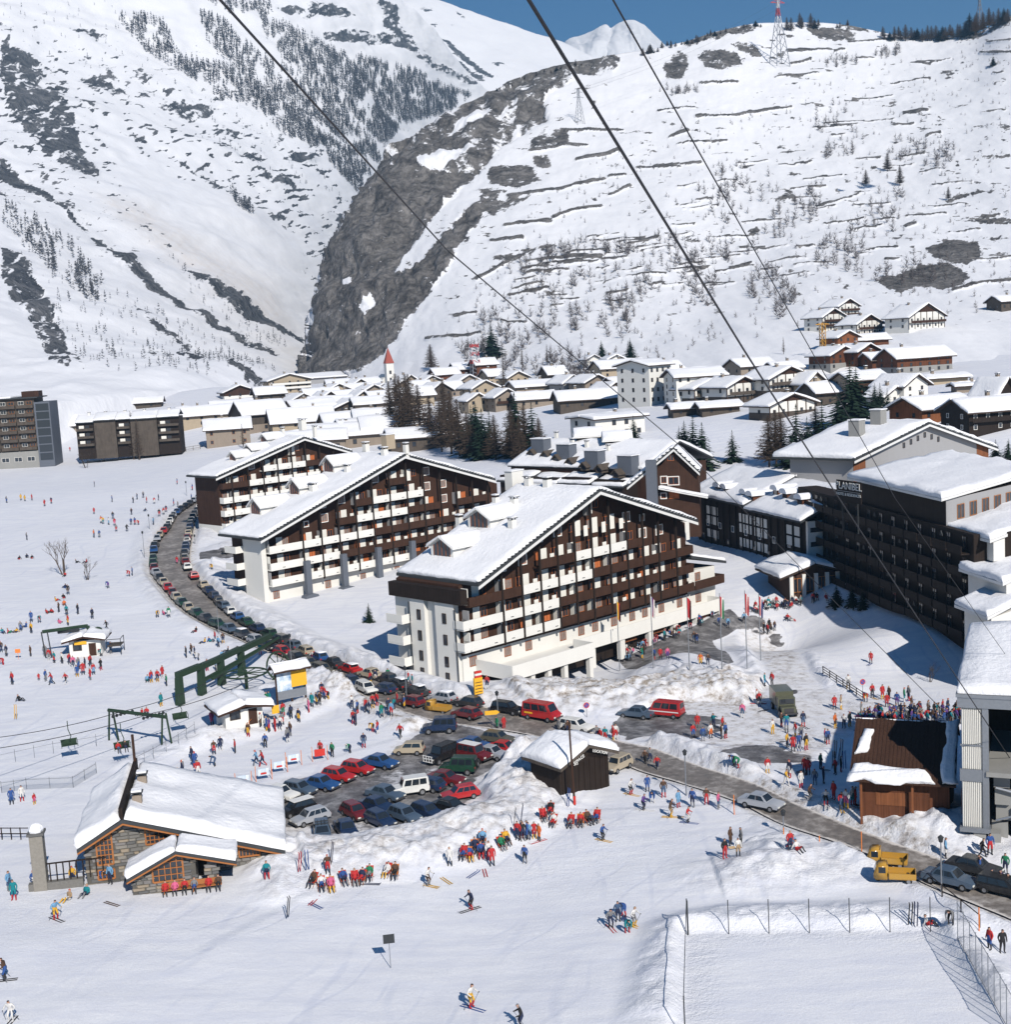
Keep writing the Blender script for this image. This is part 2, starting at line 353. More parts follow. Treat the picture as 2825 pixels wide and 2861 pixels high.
LOTPX = [(1171,2040),(1095,2105),(1000,2140),(850,2170),(690,2215),(700,2245),(790,2312),(850,2352),(950,2340),(1060,2315),(1200,2292),(1345,2255),(1310,2200),(1385,2152),(1455,2112),(1420,2062),(1345,2035),(1250,2015)]
LOT = np.array(W(LOTPX))[:, :2]
PLAZAPX = [(1743,2070),(1743,2027),(1800,1995),(1912,1960),(2018,1960),(2090,1975),(2160,1905),(2125,1840),(2080,1780),(2040,1735),(2140,1722),(2190,1800),(2260,1880),(2294,1920),(2407,1953),(2659,1977),(2720,2015),(2415,2035),(2375,2060),(2277,2107),(2277,2180),(2210,2165),(2050,2113),(1940,2072),(1840,2064)]
PLAZA = np.array(W(PLAZAPX))[:, :2]
TERRACEPX = [(1730,1845),(1880,1775),(2040,1700),(2080,1745),(1990,1790),(2050,1850),(2000,1870),(1870,1862),(1780,1870)]
TERRACE = np.array(W(TERRACEPX))[:, :2]
DRIVEPX = [(555,1545),(640,1535),(690,1525),(690,1545),(640,1560),(556,1562)]
DRIVE = np.array(W(DRIVEPX))[:, :2]
RINKPX = [(1928,2612),(2600,2603),(2790,2880),(2870,3000),(1920,3000)]
RINK = np.array(W(RINKPX))[:, :2]
BANKS = [ # polyline px, height, half width, dirt
 ([(835,2412),(950,2397),(1080,2380),(1230,2352),(1380,2292),(1480,2225),(1512,2160)], 1.9, 5.0, .42),
 ([(1500,2150),(1470,2110),(1480,2080)], 1.0, 3, .5),
 ([(1440,1955),(1560,1945),(1700,1948),(1850,1938),(2000,1945)], 2.2, 8, .75),
 ([(2060,1900),(1950,1868),(1850,1850)], 1.2, 4, .1),([(2100,1790),(2150,1850),(2210,1900)], 1.2, 4, 0),
 ([(1820,2072),(1900,2098),(2000,2140),(2060,2155)], 1.6, 3, .2),
 ([(2100,2178),(2250,2236),(2450,2315),(2640,2395)], .8, 1.6, .6),
 ([(1850,2176),(2050,2246),(2200,2320),(2400,2392),(2600,2480),(2825,2588)], .6, 1.8, .12),
 ([(2440,2235),(2560,2270),(2650,2310)], 1.6, 4, 0),([(2560,2300),(2700,2345),(2825,2380)], .7, 3, .1),
 ([(560,1766),(440,1664),(398,1580),(408,1510),(460,1440),(530,1400)], .8, 2.5, .12),([(650,1795),(760,1845),(860,1890)], .9, 2.5, .12),
 ([(585,1440),(565,1510)], 1.2, 3, .2),([(560,1580),(610,1640),(720,1722),(800,1775),(915,1828),(1010,1865),(1150,1905),(1250,1945)], 1.3, 3.5, .12),
 ([(600,1530),(680,1510)],1.2,3,.2),([(590,1580),(690,1570)],1.2,3,.1),
 ([(930,1925),(1040,1968),(1120,2008),(1165,2030)], 1.0, 2.6, .6),([(900,1905),(960,1930)], 1.6, 4, .4),
 ([(1885,2861),(1895,2720),(1930,2610),(2050,2585),(2250,2580),(2500,2575),(2640,2590)], .9, 3, 0),([(2690,2640),(2790,2780)], .8, 2, 0),
 ([(2000,2450),(2150,2440),(2300,2420)], .7, 4, .15),([(2120,2350),(2210,2400),(2130,2430)], .9, 2.5, 0),
 ([(780,2420),(830,2470),(800,2480)], .8, 3, .2), ([(1500,2200),(1450,2170)], 1.0, 4, .05), ([(820,2330),(770,2390)],.8,2.5,.1),
 ([(600,2050),(500,2085),(400,2130)],.8,3,0),([(560,2075),(700,2035),(800,2000),(870,1970)], .9, 3, .25), ([(640,1990),(760,1940),(860,1915)],1.0,4,0),
 ([(1090,1880),(1000,1850)],.8,2.5,.1), ([(2260,1930),(2330,1960),(2400,1975)],.8,2,0),([(2200,1830),(2280,1880),(2340,1920)],.8,4,0)]
BANKW = [(np.array(W(p))[:, :2], h, w, d) for p, h, w, d in BANKS]
def ground_full(x, y, want=False):
    x = np.asarray(x, float); y = np.asarray(y, float)
    z = g0(x, y); base = z.copy(); r = np.hypot(x, y)
    near = sstep(900, 250, r)
    z = z + (fbm(x/35, y/35, 3, 3)-.5)*1.0*near + (fbm(x/6.5, y/6.5, 3, 5)-.5)*.22*near
    dirt = np.zeros(x.shape); rough = np.zeros(x.shape)
    for P, h, w, dd in BANKW:
        lo = P.min(0)-w*2.2; hi = P.max(0)+w*2.2
        m = (x > lo[0]) & (x < hi[0]) & (y > lo[1]) & (y < hi[1])
        if not m.any(): continue
        xs, ys = x[m], y[m]; d, t = polydist(xs, ys, P)
        k = sstep(1.5*w, .25*w, d)*sstep(-.001, .06, t+.03)
        n1 = fbm(xs/2.1, ys/2.1, 4, 11); n2 = vnoise(xs/.75, ys/.75, 31)
        z[m] += k*h*(.55+.62*(n1-.15)+.2*(n2-.5)+.22*np.floor(vnoise(xs/1.4, ys/1.1, 37)*4)/4)
        dirt[m] = np.maximum(dirt[m], k*dd*(.5+n1*1.1)); rough[m] = np.maximum(rough[m], k)
    dr = polydist_in(x, y, ROADPOLY); dl = polydist_in(x, y, LOT); dp = polydist_in(x, y, PLAZA); dt = polydist_in(x, y, TERRACE); dk = polydist_in(x, y, RINK); dv = polydist_in(x, y, DRIVE)
    for dd, off in ((dr, -.16), (dl, -.02), (dp, 0.0), (dt, 0.0), (dk, .02), (dv, 0.0)):
        k = sstep(-1.6, -.1, dd); z = z*(1-k)+(base+off)*k
    z = np.where(dr > .25, base-.22, z)
    if not want: return z
    nz = fbm(x/3.2, y/3.2, 4, 21); nn = fbm(x/9, y/9, 3, 44)
    asph = np.maximum.reduce([sstep(-.3, .6, dl)*(.44+1.0*(nn-.25)+.35*(nz-.5)), sstep(-.3, .3, dt)*.95, sstep(-.3, .5, dv)*.9])
    pk = sstep(-.6, 1.2, dp)
    dirt = np.maximum(dirt, pk*(.35+.4*(nn-.3))); dirt = np.maximum(dirt, sstep(-2.0, 0, dr)*.55*nz*1.5)
    dirt = np.maximum(dirt, sstep(-2, 0, dl)*.4*nz*1.5)
    asph = np.maximum(asph, pk*sstep(.56, .64, nn*.6+nz*.4))
    px, py = proj(np.stack([x, y, base], -1)).transpose(*([x.ndim]+list(range(x.ndim))))
    for (cx, cy_, a, b) in [(1870,2030,150,38),(1800,2005,70,25),(2110,2108,90,26),(2060,1962,90,22),(2205,1925,60,14),(2150,1800,40,10),(2080,1740,60,18),(2325,1935,36,14),(2165,1780,20,8),(2190,1840,26,9)]:
        e = ((px-cx)/a)**2+((py-cy_)/b)**2+(nz-.5)*1.6
        asph = np.maximum(asph, sstep(1.15, .8, e)*.97)
    asph = asph*(1-.9*sstep(.15, .5, rough))
    for poly in (((0,1700),(700,1700),(900,1960),(1000,2080),(700,2180),(250,2250),(0,2250)),((0,2430),(400,2520),(900,2470),(1600,2250),(2100,2230),(2300,2450),(1500,2480),(600,2640),(0,2660)),((2050,1950),(2700,1980),(2650,2330),(2200,2230),(1800,2060)),((0,1350),(520,1350),(420,1660),(0,1700))):
        rough = np.maximum(rough, sstep(-60, 60, polydist_in(px, py, np.array(poly, float)))*.34*(.4+nz))
    fld = np.maximum(sstep(1.3, .2, ((px-1080)/900)**2+((py-1990)/40)**2), 0)*.18*nz
    dirt = np.maximum(dirt, fld)
    return z, np.clip(dirt, 0, 1), np.clip(asph, 0, 1), rough

# ------------------------------------------------------------------ snow / rock materials
def snow_nodes(m, fine=1.0):
    geo = m.node('ShaderNodeNewGeometry'); return geo.outputs['Position']
m = NT('snow_ground')
pos = snow_nodes(m); at = m.node('ShaderNodeVertexColor'); at.layer_name = 'mask'
sep = m.node('ShaderNodeSeparateColor'); m.link(at.outputs[0], sep.inputs[0])
n_f = m.noise(pos, .9, 6, .7); n_c = m.noise(pos, .11, 4, .6); n_g = m.noise(pos, 4.5, 4, .65)
n_k = m.noise(pos, 8, 3, .85); n_t = m.noise(m.coord('Object', (.35, 1.6, 1)), .5, 4, .65)
snowc = m.mix(m.ramp(n_k, [(.25, 0), (.75, 1)]), (.66, .675, .73), (.93, .935, .955))
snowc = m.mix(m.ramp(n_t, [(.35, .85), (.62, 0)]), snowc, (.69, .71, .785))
for k_, (rz_, sc_) in enumerate(((28, .085), (8, .06))):
    mp_ = m.node('ShaderNodeMapping'); mp_.inputs['Rotation'].default_value = (0, 0, R(rz_)); m.link(pos, mp_.inputs['Vector'])
    wv = m.node('ShaderNodeTexWave'); wv.inputs['Scale'].default_value = sc_; wv.inputs['Distortion'].default_value = 13; wv.inputs['Detail'].default_value = 2; wv.inputs['Detail Scale'].default_value = .5; m.link(mp_.outputs[0], wv.inputs['Vector'])
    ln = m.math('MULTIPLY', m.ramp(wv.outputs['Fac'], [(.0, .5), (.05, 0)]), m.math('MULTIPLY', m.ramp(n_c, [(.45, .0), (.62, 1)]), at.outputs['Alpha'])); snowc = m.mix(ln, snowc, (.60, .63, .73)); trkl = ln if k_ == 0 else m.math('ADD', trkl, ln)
dirtc = m.ramp(n_f, [(.30, (.15, .12, .095)), (.43, (.38, .33, .28)), (.56, (.72, .69, .65))])
dfac = m.math('MULTIPLY', sep.outputs[0], m.ramp(n_f, [(.36, 1.35), (.6, .25)]), True)
c1 = m.mix(dfac, snowc, dirtc)
n_a = m.noise(pos, .8, 5, .65)
afac = m.math('ADD', sep.outputs[1], m.math('MULTIPLY', m.math('SUBTRACT', n_a, .5), .7))
afac = m.ramp(afac, [(.38, 0.0), (.52, 1.0)])
asphc = m.ramp(m.noise(pos, .45, 5, .75), [(.3, (.06, .058, .062)), (.48, (.14, .136, .14)), (.66, (.34, .335, .345))])
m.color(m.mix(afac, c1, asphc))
rr = m.ramp(afac, [(0, .75), (1, .5)]); m.link(rr, m.b.inputs['Roughness']); m.b.inputs['Specular IOR Level'].default_value = .25
h1 = m.math('ADD', m.math('MULTIPLY', n_f, .7), m.math('MULTIPLY', n_g, .5))
trk = m.noise(m.coord('Object', (.18, .55, .3)), 2.4, 5, .7)
h2 = m.math('SUBTRACT', m.math('ADD', h1, m.math('MULTIPLY', trk, .5)), m.math('MULTIPLY', trkl, .35))
bs = m.math('ADD', .17, m.math('MULTIPLY', sep.outputs[2], .5))
bp = m.node('ShaderNodeBump'); bp.inputs['Distance'].default_value = .35; m.link(h2, bp.inputs['Height']); m.link(bs, bp.inputs['Strength']); m.link(bp.outputs[0], m.b.inputs['Normal'])

azs = np.unique(np.concatenate([np.linspace(-80, -25, 40), np.linspace(-25, 25, 640), np.linspace(25, 80, 40)]))*math.pi/180
rs = np.concatenate([np.linspace(12, 60, 24)[:-1], 60*np.exp(np.linspace(0, math.log(280/60), 520))[:-1], 280*np.exp(np.linspace(0, math.log(1500/280), 140))])
A, Rr = np.meshgrid(azs, rs)
gx, gy = Rr*np.sin(A), Rr*np.cos(A)
gzv, gd, ga, gr = ground_full(gx, gy, True)
def gzv_at(x, y):
    a = np.arctan2(x, y); r = np.hypot(x, y)
    i = np.clip(np.searchsorted(azs, a)-1, 0, len(azs)-2); j = np.clip(np.searchsorted(rs, r)-1, 0, len(rs)-2)
    u = np.clip((a-azs[i])/(azs[i+1]-azs[i]), 0, 1); v = np.clip((r-rs[j])/(rs[j+1]-rs[j]), 0, 1)
    return (gzv[j, i]*(1-u)+gzv[j, i+1]*u)*(1-v) + (gzv[j+1, i]*(1-u)+gzv[j+1, i+1]*u)*v
def G(px, py): return onground(px, py, gzv_at)
def gz(x, y): return float(gzv_at(x, y))
ground = obj('snowy_ground', grid_mesh('snowy_ground', np.stack([gx, gy, gzv], -1), 'snow_ground', [gd, ga, gr, sstep(.5, -1, polydist_in(gx, gy, RINK))*sstep(450, 300, np.hypot(gx, gy))]))
ground['kind'] = 'structure'

# road surface
m = NT('road_slush')
pos = snow_nodes(m); at = m.node('ShaderNodeVertexColor'); at.layer_name = 'mask'
sep = m.node('ShaderNodeSeparateColor'); m.link(at.outputs[0], sep.inputs[0])
n1 = m.noise(pos, 1.1, 6, .7); n2 = m.noise(pos, .22, 4, .6)
base = m.ramp(m.math('ADD', m.math('MULTIPLY', n1, .6), m.math('MULTIPLY', n2, .45)), [(.36, (.10, .092, .086)), (.52, (.20, .178, .16)), (.68, (.44, .41, .385))])
edge = m.math('ADD', sep.outputs[0], m.math('MULTIPLY', m.math('SUBTRACT', n1, .5), .9))
m.color(m.mix(m.ramp(edge, [(.55, 0), (.8, 1)]), base, (.68, .64, .60))); m.rough(.55)
m.bump(n1, .25, .12)
nv = 13; t = np.linspace(0, 1, nv)
road_xy = RL[:, None, :2]*(1-t[None, :, None]) + RR[:, None, :2]*t[None, :, None]
road_z = g0(road_xy[..., 0], road_xy[..., 1]) + .0 + (fbm(road_xy[..., 0]/2, road_xy[..., 1]/2, 3, 9)-.5)*.08
rut = np.abs(np.sin(t*math.pi*2)); road_z = road_z-.03*rut[None, :]
wid = np.linalg.norm(RL-RR, axis=1)[:, None]; edgev = np.maximum(0, 1-np.minimum(t, 1-t)[None, :]*wid/1.3)*np.ones_like(road_z)
mid = np.exp(-((t-.5)/.09)**2)[None, :]*.35
rd = obj('road', grid_mesh('road', np.concatenate([road_xy, road_z[..., None]], -1), 'road_slush', [np.maximum(edgev*.9, mid)])); rd['kind'] = 'structure'

# ------------------------------------------------------------------ mountains: lofted surfaces through surveyed spurs
def loft(ribs, nu, nv):
    P = np.array([[atY(*p) for p in rib] for rib in ribs])     # ribs, pts, 3
    Q = np.stack([catmull(P[k], nv) for k in range(len(P))])
    S = np.stack([catmull(Q[:, j], nu) for j in range(nv)], 1)   # nu, nv, 3
    S[:, 0] += np.array([0, -90, -45.0]); return S
def normals(P):
    du = np.gradient(P, axis=0); dv = np.gradient(P, axis=1); n = np.cross(du, dv)
    n /= np.linalg.norm(n, axis=-1, keepdims=True)+1e-9
    s = np.sign((n*(CAM-P)).sum(-1, keepdims=True)); s[s == 0] = 1
    return n*s
def mnt_mat(name, rockA, rockB, rockC, snowA, snowB, scale, shrub=None):
    m = NT(name); pos = snow_nodes(m); at = m.node('ShaderNodeVertexColor'); at.layer_name = 'mask'
    sep = m.node('ShaderNodeSeparateColor'); m.link(at.outputs[0], sep.inputs[0])
    n1 = m.noise(pos, .045*scale, 5, .7); n2 = m.noise(pos, .16*scale, 4, .7); n3 = m.noise(m.coord('Object', (1, 1, .25)), .06*scale, 5, .7)
    f = m.math('ADD', sep.outputs[0], m.math('MULTIPLY', m.math('SUBTRACT', n1, .5), 1.1))
    f = m.math('ADD', f, m.math('MULTIPLY', m.math('SUBTRACT', n2, .5), .9))
    n4 = m.noise(pos, .75*scale, 3, .7); f = m.math('ADD', f, m.math('MULTIPLY', m.math('SUBTRACT', n4, .5), .55))
    f = m.ramp(f, [(.44, 0), (.56, 1)])
    rc = m.ramp(m.math('ADD', m.math('MULTIPLY', n2, .5), m.math('MULTIPLY', n3, .5)), [(.40, rockA), (.5, rockB), (.62, rockC)])
    sc = m.mix(n1, snowA, snowB)
    sc = m.mix(m.math('MULTIPLY', sep.outputs[2], m.ramp(n2, [(.3, .2), (.7, .9)])), sc, (.70, .63, .57))
    m.color(m.mix(f, sc, rc)); m.rough(.8); m.b.inputs['Specular IOR Level'].default_value = .15
    h = m.math('ADD', m.math('MULTIPLY', n2, .6), m.math('MULTIPLY', n3, .8))
    bs = m.math('ADD', .12, m.math('MULTIPLY', f, .75))
    bp = m.node('ShaderNodeBump'); bp.inputs['Distance'].default_value = 7/scale; m.link(h, bp.inputs['Height']); m.link(bs, bp.inputs['Strength']); m.link(bp.outputs[0], m.b.inputs['Normal'])
    return m
mnt_mat('hill_snow_rock', (.062, .058, .056), (.14, .131, .124), (.255, .24, .23), (.80, .81, .85), (.88, .885, .91), 1.0)
mnt_mat('mountain_snow_rock', (.055, .06, .07), (.10, .105, .115), (.19, .19, .20), (.78, .795, .85), (.88, .885, .91), .5)
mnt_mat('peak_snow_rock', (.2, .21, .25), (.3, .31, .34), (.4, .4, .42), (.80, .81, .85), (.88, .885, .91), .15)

HR = [
 [(870,1085,1150),(885,1000,1180),(925,880,1230),(955,790,1270),(1000,700,1310),(1060,620,1350),(1120,560,1400),(1230,480,1470),(1350,420,1560)],
 [(834,1075,1000),(850,990,1015),(868,870,1045),(890,770,1075),(925,680,1105),(975,590,1140),(1015,530,1175),(1100,425,1235),(1200,360,1300)],
 [(850,1090,940),(890,990,955),(930,870,975),(970,760,1005),(1015,660,1040),(1080,550,1090),(1160,450,1150),(1270,360,1220),(1400,245,1330)],
 [(960,1090,860),(990,1000,890),(1035,900,915),(1085,800,945),(1145,700,990),(1205,600,1045),(1290,480,1120),(1400,350,1220),(1520,195,1360)],
 [(1000,1100,800),(1060,1010,840),(1130,920,870),(1185,820,905),(1235,720,950),(1300,610,1010),(1400,480,1100),(1500,350,1205),(1640,168,1385)],
 [(1090,1110,720),(1180,1010,760),(1280,920,800),(1350,820,850),(1420,700,920),(1500,580,1005),(1600,430,1130),(1700,300,1245),(1790,142,1405)],
 [(1300,1110,620),(1400,1010,690),(1480,920,750),(1560,800,830),(1640,680,915),(1720,540,1030),(1800,400,1150),(1850,270,1270),(1900,122,1420)],
 [(1550,1100,540),(1640,1000,620),(1720,900,720),(1800,780,820),(1870,650,925),(1930,500,1050),(1980,360,1180),(2000,230,1300),(2010,87,1440)],
 [(1850,1100,480),(1900,980,600),(1960,880,720),(2010,760,840),(2060,620,955),(2100,480,1080),(2120,340,1210),(2125,210,1330),(2130,66,1460)],
 [(2100,1060,470),(2150,940,590),(2200,840,715),(2240,720,840),(2280,600,955),(2300,460,1090),(2320,330,1220),(2330,210,1330),(2335,68,1470)],
 [(2350,1030,470),(2380,905,600),(2420,800,730),(2450,690,850),(2480,570,965),(2500,440,1090),(2520,320,1200),(2530,220,1310),(2540,103,1430)],
 [(2600,1040,450),(2620,915,570),(2640,800,700),(2660,690,820),(2670,570,935),(2680,440,1050),(2690,320,1160),(2700,210,1270),(2715,97,1380)],
 [(2850,1050,440),(2860,915,560),(2860,800,690),(2870,690,795),(2870,570,900),(2870,440,1010),(2870,300,1120),(2870,160,1230),(2870,28,1330)],
 [(3250,1030,420),(3250,880,560),(3250,760,690),(3250,640,790),(3250,520,900),(3250,380,1010),(3250,220,1120),(3250,60,1230),(3250,-100,1330)]]
HP = loft(HR, 620, 380)
back = HP[:, -1:, :] + np.array([[[0, 60, 3.0]], ])*0 + np.linspace(0, 1, 9)[None, 1:, None]*np.array([0, 240, -60.0])
HP = np.concatenate([HP, back], 1)
HN = normals(HP); hpx = proj(HP); X, Y = hpx[..., 0], hpx[..., 1]
def polyrock(X, Y, polys, jitter=10, seed=1):
    # soft membership of rock outcrops; outline broken by noise
    m = np.zeros(X.shape); w3 = []
    for q in range(3): w3.append(((fbm(X/26+q*7.7, Y/22, 5, seed+q, .62)-.5)*jitter*(3+q*1.6), (fbm(X/26+50, Y/22-q*5, 5, seed+5+q, .62)-.5)*jitter*(3+q*1.6)))
    for p in polys:
        p = np.asarray(p, float); lo = p.min(0)-60; hi = p.max(0)+60
        s = (X > lo[0]) & (X < hi[0]) & (Y > lo[1]) & (Y < hi[1])
        if s.any(): m[s] = np.maximum(m[s], sum(inpoly((X+nx)[s], (Y+ny)[s], p)*1.0 for nx, ny in w3)/3)
    return m
CLIFF = [(820,1060),(855,960),(870,850),(895,745),(950,630),(1005,545),(1060,445),(1160,365),(1290,300),(1390,240),(1520,185),(1640,150),(1700,150),(1740,165),(1720,200),(1640,205),(1560,250),(1525,260),(1520,300),(1530,340),(1470,365),(1410,400),(1370,445),(1345,470),(1300,520),(1260,560),(1210,610),(1170,660),(1120,720),(1105,760),(1175,740),(1230,660),(1300,590),(1370,540),(1350,590),(1340,620),(1300,660),(1280,690),(1250,760),(1210,800),(1150,880),(1090,960),(1030,1020),(980,1050),(900,1070)]
HROCK = [CLIFF,
 [(1365,470),(1430,458),(1490,465),(1515,500),(1450,525),(1400,520),(1360,500)],[(1480,385),(1520,365),(1580,368),(1590,400),(1530,410),(1480,415)],
 [(1340,520),(1400,530),(1390,560),(1480,545),(1470,565),(1380,600),(1340,590)],[(1480,430),(1530,430),(1550,470),(1500,470)],
 [(1845,190),(1900,140),(1925,150),(1925,190),(1900,230),(1860,220)],[(1945,150),(2000,135),(2060,145),(2080,180),(2010,200),(1960,180)],
 [(2040,120),(2110,130),(2140,160),(2100,160),(2060,140)],[(2250,80),(2330,75),(2400,95),(2390,115),(2330,118),(2270,100)],[(1900,120),(1990,85),(2100,65),(2130,75),(2080,95),(1990,110),(1930,130)],
 [(2330,66),(2380,66),(2450,95),(2400,90)],[(2670,118),(2720,97),(2825,50),(2825,65),(2740,108)],
 [(2580,700),(2640,668),(2735,668),(2745,720),(2700,742),(2620,730)],[(2420,790),(2500,770),(2560,745),(2650,738),(2710,770),(2690,800),(2640,810),(2560,800),(2510,815),(2470,800)],
 [(2160,560),(2200,530),(2225,540),(2220,560),(2165,570)],[(2095,650),(2115,625),(2130,640),(2100,660)],[(2710,355),(2760,345),(2825,350),(2825,362),(2740,360)],[(2720,435),(2825,438),(2825,448),(2720,442)],
 [(2640,560),(2670,535),(2760,530),(2825,530),(2825,538),(2700,545),(2650,570)],[(2640,610),(2720,605),(2780,600),(2825,610),(2825,625),(2740,620)],[(2740,665),(2825,655),(2825,662),(2750,672)],[(2750,705),(2825,700),(2825,725),(2780,715)],
 [(1370,720),(1430,710),(1480,705),(1450,725),(1390,735)],[(1430,700),(1500,690),(1560,680),(1560,690),(1470,705)]]
hrock = polyrock(X, Y, HROCK, 8, 3)
# terrace lines: thin dark banks left bare of snow, rising gently to the right
def strokes(X, Y, L, seed=9, w=5.0):
    m = np.zeros(X.shape); wob = (fbm(X/40, Y/40, 3, seed)-.5)*10; th = (.35+1.3*fbm(X/55, Y/18, 3, seed+3))
    for pts, ww in L:
        p = np.asarray(pts, float); lo = p.min(0)-25; hi = p.max(0)+25
        s = (X > lo[0]) & (X < hi[0]) & (Y > lo[1]) & (Y < hi[1])
        if s.any():
            d, _ = polydist(X[s], (Y+wob*.6)[s], p); m[s] = np.maximum(m[s], sstep(1.15, .75, d/(ww*th[s])))
    return m
HST = [([(1480,420),(1580,400),(1640,408)],4),([(1570,365),(1690,360),(1740,362)],4),([(1610,445),(1700,430),(1730,420)],5),([(1420,550),(1560,525),(1650,505),(1690,500)],5),([(1700,495),(1745,490)],6),
 ([(1780,470),(1900,465)],4),([(1830,465),(1960,452)],4),([(1410,630),(1480,625),(1540,620)],5),([(1370,675),(1460,668)],5),([(1470,730),(1560,720),(1680,715)],5),([(1460,752),(1530,745)],4),([(1750,680),(1830,668)],3),
 ([(1430,810),(1470,800),(1520,795)],4),([(1270,880),(1330,870)],5),([(1400,900),(1470,902)],4),([(1190,945),(1300,938),(1345,932)],4),([(1840,310),(1940,302)],4),([(1945,330),(2050,325),(2130,312),(2210,303)],4),
 ([(2200,142),(2290,138),(2360,140)],4),([(2210,180),(2265,165)],5),([(2390,165),(2440,165)],3),([(2370,118),(2500,110),(2520,108)],4),([(2760,122),(2825,114)],4),([(2740,148),(2825,145)],4),([(2525,318),(2590,312)],5),([(2590,380),(2625,370)],6),
 ([(2170,215),(2290,210)],3),([(1955,232),(2060,230)],4),([(1870,385),(1920,370)],6),([(1890,405),(2030,395)],3),([(1700,545),(1760,520)],4),([(1545,610),(1600,590),(1680,575)],4),([(1330,780),(1400,740),(1420,730)],5),
 ([(1580,1100),(1700,880)],0.1),([(2065,692),(2135,690)],4),([(2530,640),(2560,630)],5),([(2440,620),(2500,615)],3),([(2660,815),(2720,800),(2825,790)],4),([(2280,580),(2340,565),(2400,540)],4),([(2000,760),(2100,735)],3)]
_rq = random.Random(31)
for _ in range(95):
    x_ = _rq.uniform(1420, 2780); y_ = _rq.uniform(max(150, 900-(x_-1200)*.55), 900-(x_-1400)*.12); l_ = _rq.uniform(25, 120); HST.append(([(x_, y_), (x_+l_*.5, y_-l_*.04+_rq.uniform(-3, 3)), (x_+l_, y_-l_*.09)], _rq.uniform(1.5, 3.2)))
hst = strokes(X, Y, HST, 9)
steep = sstep(.55, .30, np.abs(HN[..., 2]))
spk = sstep(.64, .72, fbm(X/26, Y/7, 4, 60))*.8*sstep(1080, 800, Y)*sstep(.30, .5, fbm(X/160, Y/110, 3, 62))            # small bare tussocks
hsolid = polyrock(X, Y, HROCK[:1], 8, 3); hmid = polyrock(X, Y, HROCK[12:14], 9, 3)
frag = (fbm(X/16, Y/7, 4, 401, .6)-.5)
rockm = np.maximum.reduce([hrock*(.72+frag*.9), hsolid*(.84+frag*.5-.24*sstep(520, 300, Y)), hmid*.85, hst*.75, spk*.72])
snowpatch = sstep(.60, .68, fbm(X/45+Y/60, Y/40-X/70, 4, 70)); incl = polyrock(X, Y, [CLIFF], 6, 3)
patch = polyrock(X, Y, [[(1245,375),(1330,310),(1365,300),(1370,320),(1300,350),(1260,370)],[(1165,455),(1230,420),(1310,405),(1330,415),(1270,450),(1200,480)],[(950,780),(970,765),(975,785),(955,790)],[(1015,870),(1045,830),(1052,850),(1025,890)],[(1395,315),(1420,290),(1420,310),(1400,330)],[(1430,355),(1450,345),(1450,370),(1430,370)]], 5, 8)
rockm = rockm*(1-patch) - incl*snowpatch*.25*(Y < 480)
disp = (fbm(HP[..., 0]/30, (HP[..., 2]*1.4+HP[..., 1]*.3)/45, 5, 80)-.5)*(5+16*incl) + (fbm(HP[..., 0]/7, HP[..., 2]/14, 4, 85)-.5)*(.8+5.5*incl) + hst*1.2
fade = np.ones(disp.shape); fade[:, -10:] *= .3
HPd = HP + HN*(disp*fade)[..., None]
hill = obj('terraced_hill', grid_mesh('terraced_hill', HPd, 'hill_snow_rock', [np.clip(rockm, 0, 1), incl, np.zeros_like(incl)])); hill['kind'] = 'structure'

LR = [
 [(-500,1180,430),(-500,1000,560),(-500,820,760),(-500,600,1000),(-500,350,1300),(-500,50,1700),(-500,-350,2200)],
 [(-200,1160,470),(-200,1000,600),(-200,820,810),(-200,600,1060),(-200,350,1380),(-180,50,1790),(-150,-320,2250)],
 [(60,1140,520),(40,1000,680),(10,820,870),(0,600,1120),(20,350,1450),(60,50,1850),(100,-300,2300)],
 [(300,1120,590),(280,1000,760),(260,840,950),(270,640,1220),(310,380,1580),(380,80,2000),(450,-280,2450)],
 [(560,1100,700),(550,1000,880),(540,870,1080),(560,680,1350),(620,440,1720),(720,130,2150),(820,-200,2600)],
 [(740,1085,840),(740,1000,1020),(740,900,1220),(770,740,1500),(850,500,1880),(960,200,2320),(1060,-40,2750)],
 [(850,1075,1040),(850,1000,1200),(860,920,1400),(900,780,1680),(990,560,2050),(1110,290,2480),(1210,75,2850)],
 [(930,1070,1250),(930,1000,1400),(950,920,1600),(1000,800,1880),(1100,600,2250),(1220,370,2650),(1330,225,3000)],
 [(1050,1080,1500),(1060,1000,1650),(1080,930,1850),(1130,820,2100),(1240,650,2450),(1380,450,2850),(1500,345,3200)]]
LP = loft(LR, 420, 420); LN = normals(LP); lp = proj(LP); X, Y = lp[..., 0], lp[..., 1]
